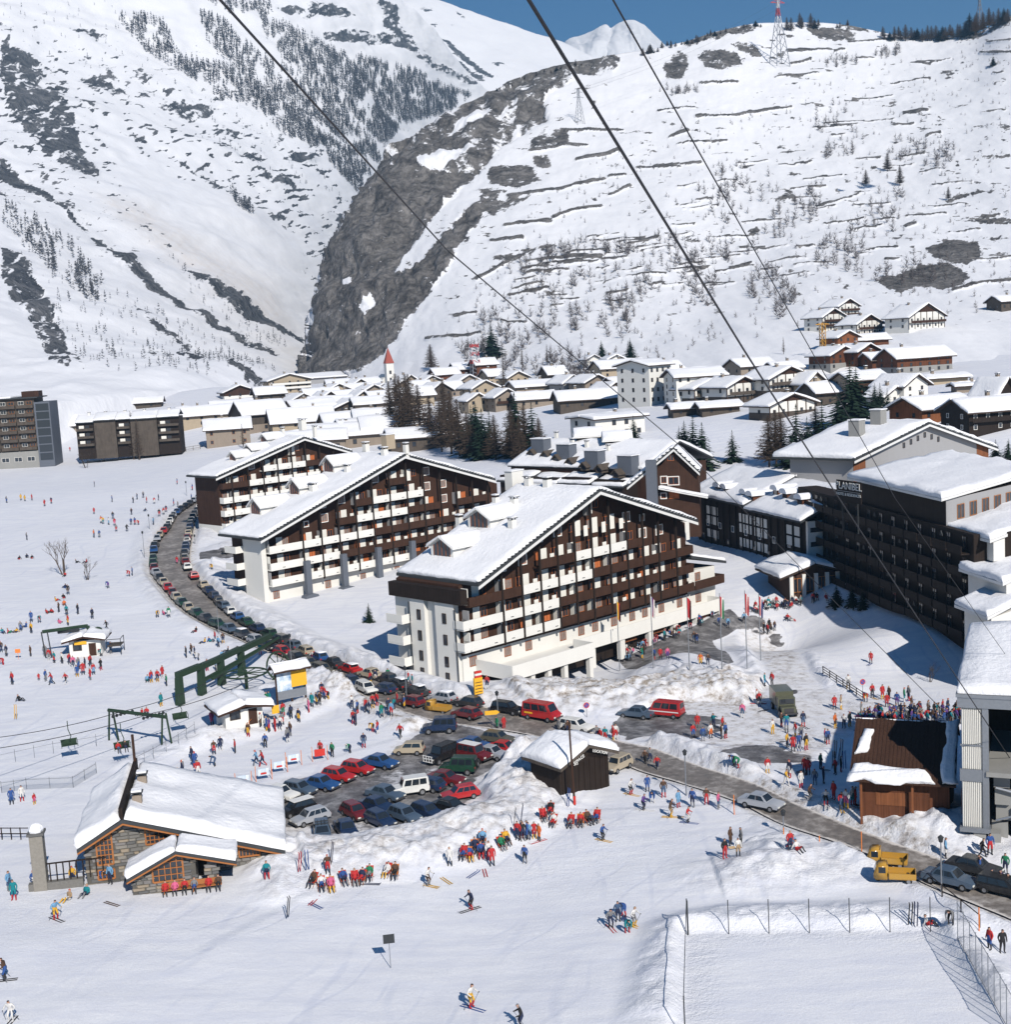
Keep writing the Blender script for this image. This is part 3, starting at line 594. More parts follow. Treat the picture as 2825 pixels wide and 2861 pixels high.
LROCK = [[(0,120),(60,140),(120,170),(130,200),(110,230),(160,260),(200,310),(220,360),(225,420),(260,470),(285,500),(250,500),(210,490),(160,460),(110,420),(75,370),(45,330),(20,290),(0,230)],
 [(0,430),(40,460),(90,500),(150,560),(210,610),(260,660),(320,700),(370,740),(430,780),(500,830),(580,870),(650,920),(720,960),(790,995),(770,1000),(690,960),(600,910),(520,870),(450,820),(380,780),(300,720),(240,650),(170,590),(110,550),(60,520),(0,480)],
 [(490,750),(550,770),(640,810),(700,840),(740,870),(790,900),(860,940),(855,960),(800,940),(740,915),(690,890),(640,850),(560,790)],
 [(470,425),(530,470),(600,510),(660,540),(600,525),(520,475)],[(0,690),(50,720),(90,760),(130,850),(170,930),(200,1010),(150,1010),(100,960),(60,880),(20,830),(0,780)],
 [(440,280),(520,278),(620,290),(590,320),(520,322),(450,300)],[(590,350),(640,350),(690,370),(640,380),(600,370)],[(650,430),(720,430),(740,460),(690,460),(660,445)],[(800,425),(870,425),(880,450),(820,455)],
 [(710,470),(760,490),(830,520),(820,540),(760,515)],[(225,205),(300,215),(380,270),(320,255),(250,240)],[(150,225),(200,240),(190,262),(160,245)],[(220,270),(265,290),(265,315),(235,300)],
 [(350,220),(400,200),(430,215),(400,235)],[(450,240),(500,248),(470,262)],[(340,365),(400,380),(410,410),(360,390)],[(260,150),(320,200),(350,230),(310,210)],[(180,82),(230,82),(280,108),(220,100)],[(255,80),(290,100),(280,120),(250,100)],
 [(780,10),(940,10),(1000,40),(950,50),(850,45),(790,30)],[(900,90),(1000,80),(1080,90),(1140,110),(1200,140),(1180,150),(1080,120),(980,115),(920,110)],[(900,15),(950,15),(960,50),(910,50)],[(1050,0),(1100,20),(1130,80),(1090,80)],
 [(480,1000),(540,1005),(600,1030),(560,1035),(500,1015)],[(590,1020),(650,1045),(720,1075),(760,1095),(700,1090),(620,1050)],[(395,1000),(470,1010),(490,1020),(420,1015)],[(140,960),(190,990),(230,1060),(190,1030)],[(350,860),(420,880),(470,920),(590,990),(560,990),(450,930)],
 [(120,1000),(180,1020),(200,1060),(150,1040)],[(380,640),(415,645),(420,655),(390,650)],[(1070,60),(1120,75),(1200,150),(1340,235),(1300,235),(1200,180),(1120,120)],[(970,540),(1010,560),(1000,570)],[(910,590),(955,610),(940,615)],[(640,520),(720,560),(700,565)]]
lrock = polyrock(X, Y, LROCK, 9, 13)
sp = sstep(.60, .67, fbm(X/22+Y/60, Y/8, 4, 160))*.76*(np.clip(1.2-np.abs((X-400)*.35-(Y-430))/420, .0, 1))
chute = sstep(0, 60, polydist_in(X, Y, [(200,520),(430,560),(780,780),(900,980),(700,900),(480,760),(300,640)]))
clean = sstep(0, 50, polydist_in(X, Y, [(230,260),(420,430),(620,520),(860,640),(880,980),(700,880),(480,700),(330,560)]))
lsolid = polyrock(X, Y, LROCK[1:3], 9, 13); frag = fbm((X-Y*.4)/20, (Y+X*.35)/8, 4, 411, .62)-.5
rockm = np.maximum.reduce([lrock*(.66+frag*1.25), lsolid*(.86+frag*.6), sp*(1-clean)])
dirt = chute*(.35+.5*fbm((X+Y)/14, (Y-X*.55)/160, 3, 170))
disp = (fbm(LP[..., 0]/90, (LP[..., 2]+LP[..., 1]*.4)/90, 5, 180)-.5)*26 + (fbm(LP[..., 0]/18, LP[..., 2]/18, 4, 185)-.5)*(4+8*lrock)*(1-.7*clean)
LPd = LP + LN*disp[..., None]
lm = obj('snowy_mountain', grid_mesh('snowy_mountain', LPd, 'mountain_snow_rock', [np.clip(rockm, 0, 1), lrock, np.clip(dirt, 0, 1)])); lm['kind'] = 'structure'

BR = []
for px, py in [(500,-330),(700,-190),(900,-100),(1000,-65),(1100,-32),(1220,0),(1330,38),(1450,78),(1550,113),(1605,135),(1660,165),(1750,230),(1850,300)]:
    BR.append([(px-30, 560, 3100), (px-20, 0.45*(py+420)+120, 3350), (px-8, py+110, 3600), (px, py, 3850)])
BP = loft(BR, 200, 120)
BP = np.concatenate([BP, BP[:, -1:, :]+np.linspace(0, 1, 6)[None, 1:, None]*np.array([0, 500, -150.0])], 1)
BN = normals(BP); bp_ = proj(BP); X, Y = bp_[..., 0], bp_[..., 1]
br = polyrock(X, Y, [[(1165,20),(1210,30),(1190,40)],[(1260,30),(1300,50),(1290,55)],[(1200,70),(1230,75),(1220,85)],[(1340,75),(1355,85),(1345,90)],[(1360,180),(1420,182),(1390,190)],[(1250,66),(1270,70),(1260,75)],[(1210,120),(1300,180),(1370,230),(1340,225),(1250,160)],[(1220,110),(1260,120),(1390,225),(1360,215)]], 6, 33)
BPd = BP + BN*((fbm(BP[..., 0]/120, BP[..., 2]/120, 5, 190)-.5)*24)[..., None]
bm_ = obj('snowy_back_ridge', grid_mesh('snowy_back_ridge', BPd, 'mountain_snow_rock', [br*.85, br, br*0])); bm_['kind'] = 'structure'
PR = []
for px, py in [(1480,190),(1545,150),(1590,112),(1622,104),(1655,92),(1690,74),(1706,82),(1728,70),(1752,62),(1772,60),(1792,70),(1815,88),(1850,125),(1890,165),(1950,220)]:
    PR.append([(px+(px-1740)*.9, 330, 6200), (px+(px-1740)*.35+random.uniform(-9, 9), .5*py+130, 6500), (px+random.uniform(-6, 6), py+35, 6850), (px, py, 7100)])
PP = loft(PR, 200, 90); PN = normals(PP)
rg = np.abs(fbm(PP[..., 0]/170, PP[..., 2]/260, 5, 200)-.5)*2
fadep = np.linspace(1, .15, 90)[None, :]
PPd = PP + PN*((.5-rg)*120*fadep)[..., None]
PPd = np.concatenate([PPd, PPd[:, -1:, :]+np.linspace(0, 1, 5)[None, 1:, None]*np.array([0, 700, -500.0])], 1)
pk = obj('distant_peak', grid_mesh('distant_peak', PPd, 'peak_snow_rock', [np.concatenate([sstep(.42, .75, rg)*.55, np.zeros((200, 4))], 1)])); pk['kind'] = 'structure'

from mathutils.bvhtree import BVHTree
def grid_bvh(P, k):
    P = P[::k, ::k]; n, m = P.shape[:2]; idx = np.arange(n*m).reshape(n, m)
    q = np.stack([idx[:-1, :-1], idx[:-1, 1:], idx[1:, 1:], idx[1:, :-1]], -1).reshape(-1, 4)
    return BVHTree.FromPolygons(P.reshape(-1, 3).tolist(), q.tolist())
_bv = (grid_bvh(np.stack([gx, gy, gzv], -1), 3), grid_bvh(HPd, 2), grid_bvh(LPd, 2))
def hit(px, py):
    d = Vector(ray(px, py)).normalized(); o = Vector(CAM); best = None
    for bv in _bv:
        loc, nr, fi, dist = bv.ray_cast(o, d)
        if loc is not None and (best is None or dist < best[1]): best = (loc, dist)
    return np.array(best[0]) if best else atY(px, py, 900)
# ------------------------------------------------------------------ building materials
def boards(name, col, scale=5.0, var=.35, rough=.75):
    m = NT(name); tc = m.node('ShaderNodeTexCoord'); mp = m.node('ShaderNodeMapping'); mp.inputs['Scale'].default_value = (scale, scale, .12)
    m.link(tc.outputs['Object'], mp.inputs['Vector']); n = m.noise(mp.outputs[0], 1.6, 4, .6); n2 = m.noise(m.coord('Object'), .6, 3)
    f = m.math('ADD', m.math('MULTIPLY', n, .7), m.math('MULTIPLY', n2, .3))
    m.color(m.ramp(f, [(.35, tuple(c*(1-var) for c in col)), (.65, tuple(min(1, c*(1+var)) for c in col))])); m.rough(rough)
    m.b.inputs['Specular IOR Level'].default_value = .2; m.bump(n, .4, .05); return m.m
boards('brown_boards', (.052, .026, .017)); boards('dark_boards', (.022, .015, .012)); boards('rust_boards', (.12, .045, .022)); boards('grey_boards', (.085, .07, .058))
boards('warm_boards', (.20, .075, .032))
def plaster(name, col, var=.06, stain=.12):
    m = NT(name); n = m.noise(m.coord('Object', (.6, .6, .25)), 1.3, 5, .65); n2 = m.noise(m.coord('Object'), 7, 3)
    c = m.mix(n, tuple(x*(1-stain) for x in col), col); m.color(m.mix(m.math('MULTIPLY', n2, .25), c, tuple(x*(1-var*3) for x in col))); m.rough(.85)
    m.b.inputs['Specular IOR Level'].default_value = .2; return m.m
plaster('white_plaster', (.80, .79, .75)); plaster('cream_plaster', (.46, .38, .28), stain=.25); plaster('tan_plaster', (.33, .275, .225), stain=.35); plaster('grey_plaster', (.36, .36, .37)); plaster('concrete', (.33, .33, .32), stain=.3)
plaster('parapet_white', (.84, .83, .79))
plain('fascia_white', (.72, .72, .71), .6); plain('slate', (.045, .05, .055), .8, .3, 2.0); plain('soffit', (.05, .032, .024), .8)
plain('frame_orange', (.34, .105, .035), .55, .2); plain('frame_dark', (.05, .03, .02), .6); plain('frame_white', (.78, .77, .74), .6); plain('blind_orange', (.55, .16, .055), .7, .1)
plain('shutter_white', (.80, .79, .74), .7, .04); plain('timber_gold', (.36, .14, .045), .6, .2)
plain('metal_grey', (.30, .32, .35), .45, .15, 4, .6); plain('metal_dark', (.05, .055, .06), .5, .2, 4, .4)
plain('chimney_grey', (.115, .13, .16), .8, .12)
m = NT('glass'); m.color((.03, .037, .047)); m.rough(.08); m.b.inputs['Specular IOR Level'].default_value = .6
m = NT('glass_curtain'); m.color(m.mix(m.noise(m.coord('Object'), 2.0, 2), (.10, .11, .12), (.38, .37, .35))); m.rough(.15)
m = NT('roof_snow'); pos = snow_nodes(m); n1 = m.noise(pos, 1.6, 4, .65); n2 = m.noise(pos, .3, 3)
m.color(m.mix(n2, (.82, .83, .87), (.88, .885, .91))); m.rough(.8); m.b.inputs['Specular IOR Level'].default_value = .2; m.bump(m.math('ADD', n1, m.math('MULTIPLY', n2, .8)), .42, .4)

# ------------------------------------------------------------------ shared pieces
def snow_pad(name, corners, th=.45, nu=10, nv=8, inset=.15, parent=None, seed=0, rag=.18, droop=.0):
    # corners: 4 points of a roof plane (local), pillow of snow lying on it
    c = [np.array(p, float) for p in corners]
    nrm = np.cross(c[1]-c[0], c[3]-c[0]); nrm /= np.linalg.norm(nrm)+1e-9
    if nrm[2] < 0: nrm = -nrm
    L1 = np.linalg.norm(c[1]-c[0]); L2 = np.linalg.norm(c[3]-c[0])
    eu = inset/max(L1, .1); ev = inset/max(L2, .1)
    def prm(n, e):
        core = np.linspace(e, 1-e, n); ins = min(.35*th/ max(1e-3, 1), .3)
        return np.concatenate([[core[0], core[0]+ .12*e], core[1:-1], [core[-1]-.12*e, core[-1]]])
    us = np.concatenate([[eu, eu], np.linspace(eu+.25/max(L1, .6)*1.0, 1-eu-.25/max(L1, .6), nu), [1-eu, 1-eu]])
    vs = np.concatenate([[ev, ev], np.linspace(ev+.25/max(L2, .6), 1-ev-.25/max(L2, .6), nv), [1-ev, 1-ev]])
    U, V = np.meshgrid(us, vs, indexing='ij'); n, k = U.shape
    H = np.ones((n, k)); H[0, :] = 0; H[-1, :] = 0; H[:, 0] = 0; H[:, -1] = 0
    E = np.ones((n, k)); E[1, :] = .62; E[-2, :] = .62; E[:, 1] = .62; E[:, -2] = .62
    rr = (fbm(U*L1/1.3+seed*3.7, V*L2/1.3, 3, 301)-.5)
    Ue = U + np.where((U <= eu+1e-6) | (U >= 1-eu-1e-6), rr*rag*2/max(L1, 1), 0); Ve = V + np.where((V <= ev+1e-6) | (V >= 1-ev-1e-6), rr*rag*2/max(L2, 1), 0)
    P = (c[0]*(1-Ue)[..., None]*(1-Ve)[..., None] + c[1]*Ue[..., None]*(1-Ve)[..., None] + c[2]*Ue[..., None]*Ve[..., None] + c[3]*(1-Ue)[..., None]*Ve[..., None])
    hh = H*E*th*(.62+1.05*(fbm(U*L1/3.2+seed, V*L2/3.2, 3, 311)-.25)) + .02
    P = P + nrm*hh[..., None]
    me = grid_mesh(name, P, 'roof_snow'); return obj(name, me, parent)
_WM = {}
def window_meshes(w, h, nl, kind):
    key = (round(w, 2), round(h, 2), nl, kind)
    if key in _WM: return _WM[key]
    f = MB(); t = .09; fm = {'o': 'frame_orange', 'w': 'frame_white', 'd': 'frame_dark', 'b': 'frame_orange', 's': 'frame_orange', 'g': 'timber_gold'}[kind]
    d = .08
    f.box(0, w, -d, 0, 0, t); f.box(0, w, -d, 0, h-t, h); f.box(0, t, -d, 0, t, h-t); f.box(w-t, w, -d, 0, t, h-t)
    for i in range(1, nl): x = w*i/nl; f.box(x-t*.45, x+t*.45, -d*.9, 0, t, h-t)
    if kind == 's':   # white surround
        f.box(-.16, -.002, -.14, 0, -.16, h+.16, 1); f.box(w+.002, w+.16, -.14, 0, -.16, h+.16, 1); f.box(-.002, w+.002, -.14, 0, h+.002, h+.16, 1); f.box(-.002, w+.002, -.16, 0, -.16, -.002, 1)
    p = MB(); p.box(t*.9, w-t*.9, -.03, -.012, t*.9, h-t*.9)
    pm = 'blind_orange' if kind == 'b' else ('glass_curtain' if nl == 3 else 'glass')
    _WM[key] = (f.mesh('window', [fm, 'frame_white']), p.mesh('pane', [pm])); return _WM[key]
def window(parent, x, y, z, w=1.2, h=1.25, nl=2, kind='o', rz=0.0):
    fm, pm = window_meshes(w, h, nl, kind)
    o = obj('window', fm, parent); o.location = (x, y-.012, z); o.rotation_euler = (0, 0, rz)
    obj('pane', pm, o); return o
def chimney(parent, x, y, z, w=.8, d=.8, h=1.3, mat='white_plaster', cap=True, name='chimney'):
    b = MB(); b.box(-w/2, w/2, -d/2, d/2, -1.0, h)
    if cap:
        for sx in (-1, 1):
            for sy in (-1, 1): b.box(sx*w*.38-.06, sx*w*.38+.06, sy*d*.38-.06, sy*d*.38+.06, h, h+.25, 1)
        b.box(-w*.68, w*.68, -d*.68, d*.68, h+.25, h+.33, 1)
        b.box(-w*.55, w*.55, -d*.55, d*.55, h+.332, h+.5, 2)
    else: b.box(-w*.56, w*.56, -d*.56, d*.56, h+.002, h+.18, 2)
    o = b.build(name, [mat, 'slate', 'roof_snow'], parent); o.location = (x, y, z); return o

# ------------------------------------------------------------------ large hotels with gabled balcony fronts
class Frame:
    def __init__(s, O, ang):       # ang: azimuth of local x, degrees right of view direction
        s.O = np.array(O, float); A = R(ang); s.a = np.array([math.sin(A), math.cos(A), 0]); s.b = np.array([-math.cos(A), math.sin(A), 0]); s.rz = R(90-ang)
    def loc(s, P): q = np.asarray(P)-s.O; return np.array([q @ s.a, q @ s.b, q[2]])
    def on(s, px, py, n, p0):      # local plane normal n through local p0
        nw = n[0]*s.a+n[1]*s.b+np.array([0, 0, n[2]]); pw = s.O+p0[0]*s.a+p0[1]*s.b+np.array([0, 0, p0[2]])
        d = ray(px, py); t = ((pw-CAM) @ nw)/(d @ nw); return s.loc(CAM+d*t)
    def front(s, px, py, y=0.0): return s.on(px, py, (0, 1, 0), (0, y, 0))
    def side(s, px, py, x=0.0): return s.on(px, py, (1, 0, 0), (x, 0, 0))
    def level(s, px, py, z=0.0): return s.on(px, py, (0, 0, 1), (0, 0, z))
    def w(s, p): return s.O+p[0]*s.a+p[1]*s.b+np.array([0, 0, p[2]])

def gable_roof(t, xL, zL, xA, zA, xR, zR, y0, y1, slab=.38, fascia=True, snow=.5, seed=0, nu=26, nv=16):
    for sgn, (xe, ze) in ((0, (xL, zL)), (1, (xR, zR))):
        b = MB(); poly = [(xe, ze), (xA, zA), (xA, zA-slab), (xe, ze-slab)]
        b.prism(poly, 'y', y0, y1, 0); o = b.build('roof', ['slate', 'soffit'], t)
        if fascia:
            f = MB(); hh = .42
            for ya, yb in ((y0-.03, y0+.07),):
                f.prism([(xe, ze-slab-.004), (xA, zA-slab-.004), (xA, zA-slab-hh), (xe, ze-slab-hh)], 'y', ya, yb)
            f.build('fascia', ['fascia_white'], t)
        n = np.array([-(zA-ze), 0, (xA-xe)]); n = n/np.linalg.norm(n)*(1 if (xA-xe) > 0 else -1)
        off = n*.004
        snow_pad('roof_snow', [np.array([xe, y0, ze])+off, np.array([xA, y0, zA])+off, np.array([xA, y1, zA])+off, np.array([xe, y1, ze])+off], snow, nu, nv, .18, t, seed+sgn, .12)
        # ragged slab edge along the verge
    e = MB(); r2 = random.Random(seed)
    for (xe, ze) in ((xL, zL), (xR, zR)):
        n = max(6, int(abs(xA-xe)/.7))
        for i in range(n):
            u = (i+.5)/n; x = xe+(xA-xe)*u; z = ze+(zA-ze)*u; w = abs(xA-xe)/n*.48
            e.box(x-w, x+w, y0-.12*r2.random()-.02, y0+.5, z+.01, z+.06+.09*r2.random())
    e.build('slab_edge', ['slate'], t)

def hotel(name, label, O, ang, roofpx, yr, yb, W, rows, bays, zfl, fl0, seed, pillars=(), endwall='grey', lowest=True):
    fr = Frame(O, ang); t = thing(name, label, 'hotel', O, fr.rz); rnd = random.Random(seed)
    (xL, _, zL), (xA, _, zA), (xR, _, zR) = [fr.front(*p, yr) for p in roofpx]
    slab = .38
    def roofz(x): return (zL+(zA-zL)*(x-xL)/(xA-xL) if x < xA else zA+(zR-zA)*(x-xA)/(xR-xA))-slab-.02
    # timber body (gable) above, white walls below
    zw = fl0
    b = MB(); b.prism([(0, zw+.002), (W, zw+.002), (W, roofz(W)), (xA, roofz(xA)), (0, roofz(0))], 'y', 0, yb-.5); b.build('timber_wall', ['brown_boards'], t)
    b = MB(); b.box(0, W, .003, yb-.5, -2.5, zw); b.build('wall', ['white_plaster'], t)
    gable_roof(t, xL, zL, xA, zA, xR, zR, yr, yb, slab, True, .5, seed, 30, 16)
    # dark posts between bays
    yp = -1.75
    for i, x in enumerate(bays[1:-1]):
        z1 = min(roofz(x)-.05, 30)
        p = MB(); p.box(x-.14, x+.14, yp, yp+.3, rows[0][0]-.3, z1); p.build('post', ['dark_boards'], t)
    for (z, pat) in rows:
        for i, ch in enumerate(pat):
            if i >= len(bays)-1: break
            x0, x1 = bays[i]+.12, bays[i+1]-.12
            top = min(roofz(x0+.3), roofz(x1-.3))
            if ch in 'WB':
                b = MB(); b.box(x0, x1, -1.6, -.01, z, z+.22); b.box(x0, x1, -1.62, -1.48, z+.222, z+1.32)
                if i == 0: b.box(x0, x0+.12, -1.478, -.01, z+.222, z+1.32)
                if i == len(pat)-1: b.box(x1-.12, x1, -1.478, -.01, z+.222, z+1.32)
                o = b.build('balcony', ['parapet_white' if ch == 'W' else 'brown_boards'], t)
                if ch == 'W' and x1-x0 > 2: 
                    s = MB(); sx = x0+(x1-x0)*rnd.choice((.35, .7)); s.box(sx, sx+.55, -1.635, -1.6205, z+.30, z+.40); s.build('drain_slot', ['metal_dark'], o)
            if ch in 'WBPw' and top > z+2.3:
                w = x1-x0; ww = 1.25; xs = x0+rnd.uniform(.2, .5) if rnd.random() < .5 else x1-ww-rnd.uniform(.2, .5)
                if w > 4.6: xs = x0+w*.55
                window(t, xs, 0, z+.95 if ch != 'w' else z+.7, ww, 1.35, rnd.choice((2, 3)), rnd.choice('oooob'))
                if xs-x0 > 1.5:
                    s = MB(); s.box(xs-1.35, xs-.05, -.05, -.003, z+.23, min(z+2.45, top-.1)); s.build('wall_panel', ['shutter_white'], t)
                    s = MB(); s.box(x0, x0+.12, -1.3, -.06, z+.23, z+2.5); s.build('divider', [rnd.choice(('shutter_white', 'grey_plaster'))], t)
                else:
                    xe = xs+ww+.05
                    s = MB(); s.box(xe, min(xe+1.3, x1), -.05, -.003, z+.23, min(z+2.45, top-.1)); s.build('wall_panel', ['shutter_white'], t)
                    if rnd.random() < .7:
                        s = MB(); s.box(x1-.9, x1-.1, -1.2, -1.1, z+.23, z+1.75); s.build('balcony_screen', ['shutter_white'], t)
            elif ch == 'o' and top > z+2.2:
                xm = (x0+x1)/2; window(t, xm-.7, 0, z+.9, 1.4, 1.3, 3, 's')
            elif ch == 'q' and top > z+1.3:
                xm = (x0+x1)/2; window(t, xm-.4, 0, z+.6, .8, .8, 1, 's')
    return t, fr, (xL, zL, xA, zA, xR, zR), roofz
def roof_ray(fr, rp, px, py, right=False):
    xL, zL, xA, zA, xR, zR = rp
    return fr.on(px, py, (-(zA-zL), 0, xA-xL), (xL, 0, zL)) if not right else fr.on(px, py, (zA-zR, 0, xR-xA), (xR, 0, zR))
def dormer(t, p, w=3.2, h=1.9, L=4.5, kind='big'):
    # faces -x: gable front at p (local, foot centre), ridge running +x into the roof slope
    x, y, z = p
    d = thing('dormer', None, None); d.parent = t; d.location = (x, y, z)
    b = MB(); b.prism([(-w/2, -1.0), (w/2, -1.0), (w/2, h*.55), (0, h), (-w/2, h*.55)], 'x', 0, L); b.build('dormer_wall', ['white_plaster'], d)
    g = MB()
    n = 4
    for i in range(n):
        y0 = -w*.36+w*.72*i/n; y1 = -w*.36+w*.72*(i+1)/n-.06
        za = h*.55+(h*.45)*(1-abs(y0)/(w/2))-.25; zb = h*.55+(h*.45)*(1-abs(y1)/(w/2))-.25
        g.prism([(y0, .12), (y1, .12), (y1, zb), (y0, za)], 'x', -.04, -.005)
    g.build('dormer_glass', ['glass'], d)
    f = MB()
    for i in range(n+1):
        y0 = -w*.36+w*.72*i/n; f.box(-.07, -.041, y0-.08, y0+.02, .1, h*.55+(h*.45)*(1-abs(y0)/(w/2))-.22)
    f.build('dormer_frame', ['frame_orange'], d)
    ov = .55
    for s in (-1, 1):
        r = MB(); ye = s*(w/2+ov); ze = h*.55-ov*(h*.45)/(w/2)
        r.prism([(0, h+.14), (ye, ze+.14), (ye, ze), (0, h)], 'x', -.55, L); r.build('dormer_roof', ['fascia_white' if kind == 'big' else 'slate'], d)
        snow_pad('dormer_snow', [(-.5, 0, h+.15), (L, 0, h+.15), (L, ye, ze+.15), (-.5, ye, ze+.15)], .35, 6, 4, .08, d, int(x*7+s), .1)
    return d

bays1 = [0.2, 6.4, 10.2, 13.9, 17.5, 21.1, 24.7, 28.6, 32.5, 36.1, 39.8, 44.0, 48.3]
O1 = atZ(1297, 1904, .5)
B1, F1, RP1, RZ1 = hotel('gabled_hotel', 'nearest gabled hotel with white and brown balconies behind the row of flagpoles', O1, 46, [(1337,1631),(1678,1366),(1951,1453)], -3.4, 13.4, 48.4,
    [(4.2, 'WWWWBBBBBBBB'), (7.15, 'WWWWBBBBBBBB'), (10.1, 'BBWWWWBBBBBB'), (13.1, 'qqoBBWWWBoo'), (16.05, '...qoPPPoq'), (18.9, '.....qPPq')], bays1, 0, 3.4, 11)
# end wall: tall recess, small windows, corner balconies, brown top storey
b = MB(); b.box(-1.2, -.003, -1.6, 13.2, 10.65, 12.6); b.build('top_storey_band', ['dark_boards'], B1)
b = MB(); b.box(-.9, -.003, .3, 4.0, -2.5, 10.6); b.box(-.9, -.003, 6.2, 9.2, -2.5, 10.6); b.build('end_wall', ['white_plaster'], B1)
for y, zz in ((2.2, (1.0, 4.0, 6.9, -1.2)), (7.4, (1.2, 4.0, 6.9, -1.2))):
    for z in zz: window(B1, -.9, y+.35, z+.9, .75, 1.4, 1, 'd', R(-90))
for z in (1.2, 4.2, 7.15):
    b = MB(); b.box(-2.4, 0, 9.25, 12.6, z, z+.2); b.box(-2.42, -2.3, 9.25, 12.6, z+.202, z+1.25); b.box(-2.298, -.95, 9.25, 9.37, z+.202, z+1.25); b.build('corner_balcony', ['parapet_white'], B1)
for z in (4.2, 7.15):
    b = MB(); b.box(-.92, .1, -1.6, .25, z, z+.22); b.box(-1.02, -.9, -1.62, .28, z+.222, z+1.32); b.box(-.898, .3, -1.63, -1.5, z+.222, z+1.32); b.build('corner_balcony', ['parapet_white'], B1)
for y in (9.3, -.1):
    b = MB(); b.tube((-1.0, y, -2), (-1.0, y, 10.1), .09); b.build('drainpipe', ['metal_dark'], B1)
b = MB(); b.box(-.3, -.003, .28, 13.0, -2.5, 10.6); b.build('end_wall', ['white_plaster'], B1)
# terrace storey in front, on square columns
b = MB(); b.box(2.3, 18.3, -7.0, 0, .75, 1.0); b.box(2.3, 18.3, -7.02, -6.88, .60, 2.55); b.box(2.28, 2.42, -6.878, 0, .60, 2.55); b.box(18.16, 18.3, -6.878, -3.2, .6, 2.55); b.build('canopy', ['parapet_white'], B1)
b = MB(); b.box(18.32, 53.5, -3.1, -.0, .75, 1.0); b.box(18.32, 53.5, -3.12, -3.0, .35, 2.3); b.box(53.36, 53.5, -2.998, 1.5, .35, 2.3); b.build('terrace', ['parapet_white'], B1)
snow_pad('terrace_snow', [(9, -6.8, 1.01), (18, -6.8, 1.01), (18, -3.4, 1.01), (9, -3.4, 1.01)], .16, 8, 4, .1, B1, 5, .3)
for x in (3.2, 6.4, 9.6, 12.8, 17.9): b = MB(); b.box(x-.35, x+.35, -6.7, -6.0, -2.6, .598); b.build('column', ['white_plaster'], B1)
for x in (22.5, 29, 35.5, 41.5, 47, 53): b = MB(); b.box(x-.5, x+.5, -2.95, -2.2, -2.6, .348); b.build('column', ['white_plaster'], B1)
b = MB(); b.box(3, 52, -.9, -.003, -2.5, .74); b.build('arcade_back_wall', ['dark_boards'], B1)
for x in (31.5, 38, 50): b = MB(); b.box(x-1.6, x+1.6, -2.15, -2.05, -.55, -.05); b.build('shop_sign', ['warm_boards'], B1)
# right-hand lower wings
b = MB(); b.box(48.42, 50.0, .4, 6, 11.9, 15.2); b.build('chimney_wall', ['white_plaster'], B1)
b = MB(); b.box(48.42, 55.6, 0, 9, -2.5, 6.9); b.build('side_wing', ['white_plaster'], B1)
b = MB(); b.box(48.42, 56.0, -1.6, -.003, 4.15, 4.35); b.box(48.42, 56.0, -1.62, -1.5, 4.352, 5.55); b.box(55.88, 56, -1.498, 8, 4.352, 5.55); b.box(55.602, 56, 0, 8, 4.15, 4.35); b.build('balcony', ['brown_boards'], B1)
b = MB(); b.prism([(48.42, 9.6), (57.5, 7.4), (57.5, 7.0), (48.42, 9.2)], 'y', -1.0, 9.5); b.build('wing_roof', ['slate'], B1)
snow_pad('roof_snow', [(48.5, -1.0, 9.62), (57.5, -1.0, 7.42), (57.5, 9.4, 7.42), (48.5, 9.4, 9.62)], .5, 8, 8, .1, B1, 3)
window(B1, 50.4, 0, 1.7, 1.3, 1.4, 3, 'o'); window(B1, 50.4, 0, 5.2, 1.3, 1.3, 3, 'o')
for i in range(12):
    if i in (3,): continue
    window(B1, bays1[i]+1.0+(i % 3)*.3, -.003, 1.75, 1.25, 1.35, 3, 'o')
for px, py in ((1245,1558),(1348,1478)):
    p = roof_ray(F1, RP1, px, py); dormer(B1, (p[0]-.6, p[1], p[2]+.25), 4.6, 2.7, 7.0)
for px, py, w, h in ((1432,1482,.9,1.5),(1438,1420,.9,1.4),(1386,1408,.8,1.0),(1478,1362,1.0,1.4),(1530,1366,1.0,1.4),(1284,1468,.8,1.2)):
    p = roof_ray(F1, RP1, px, py); chimney(B1, p[0], p[1], p[2], w, w, h)
p = roof_ray(F1, RP1, 1437, 1350); chimney(B1, p[0], p[1], p[2], 2.4, 1.6, 1.9, 'white_plaster', False)

bays2 = [0, 7.2, 11.3, 15.3, 19.4, 23.4, 27.6, 31.8, 36, 40.2, 44.4, 48.6, 52.8, 57]
O2 = atZ(749, 1681, 2.3)
B2, F2, RP2, RZ2 = hotel('gabled_hotel', 'middle gabled hotel with tall grey pillars and three roof dormers', O2, 46, [(728,1506),(1132,1269),(1385,1338)], -3.0, 10.5, 57,
    [(2.7, 'WWWWWWWBBBBBB'), (5.5, 'WWWBBBBBBBBBB'), (8.5, 'WWWWWBBBBBBB'), (11.5, 'qqoBWWWBBoBB'), (14.4, '..qoBWWWoo'), (17.3, '....qoBPo')], bays2, 0, 3.3, 23)
for x in (7.3, 15.4, 23.5, 31.8):
    b = MB(); b.box(x-.55, x+.55, -2.6, -1.85, .4, 6.3); b.prism([(x-1.9, -1.5), (x+1.9, -1.5), (x+1.3, .2), (x+.55, .398), (x-.55, .398), (x-1.3, .2)], 'y', -3.2, -1.7); b.build('pillar', ['chimney_grey'], B2)
for i in range(12): window(B2, bays2[i]+1.2, -.003, -.1+.35, 1.25, 1.35, 3, 'o')
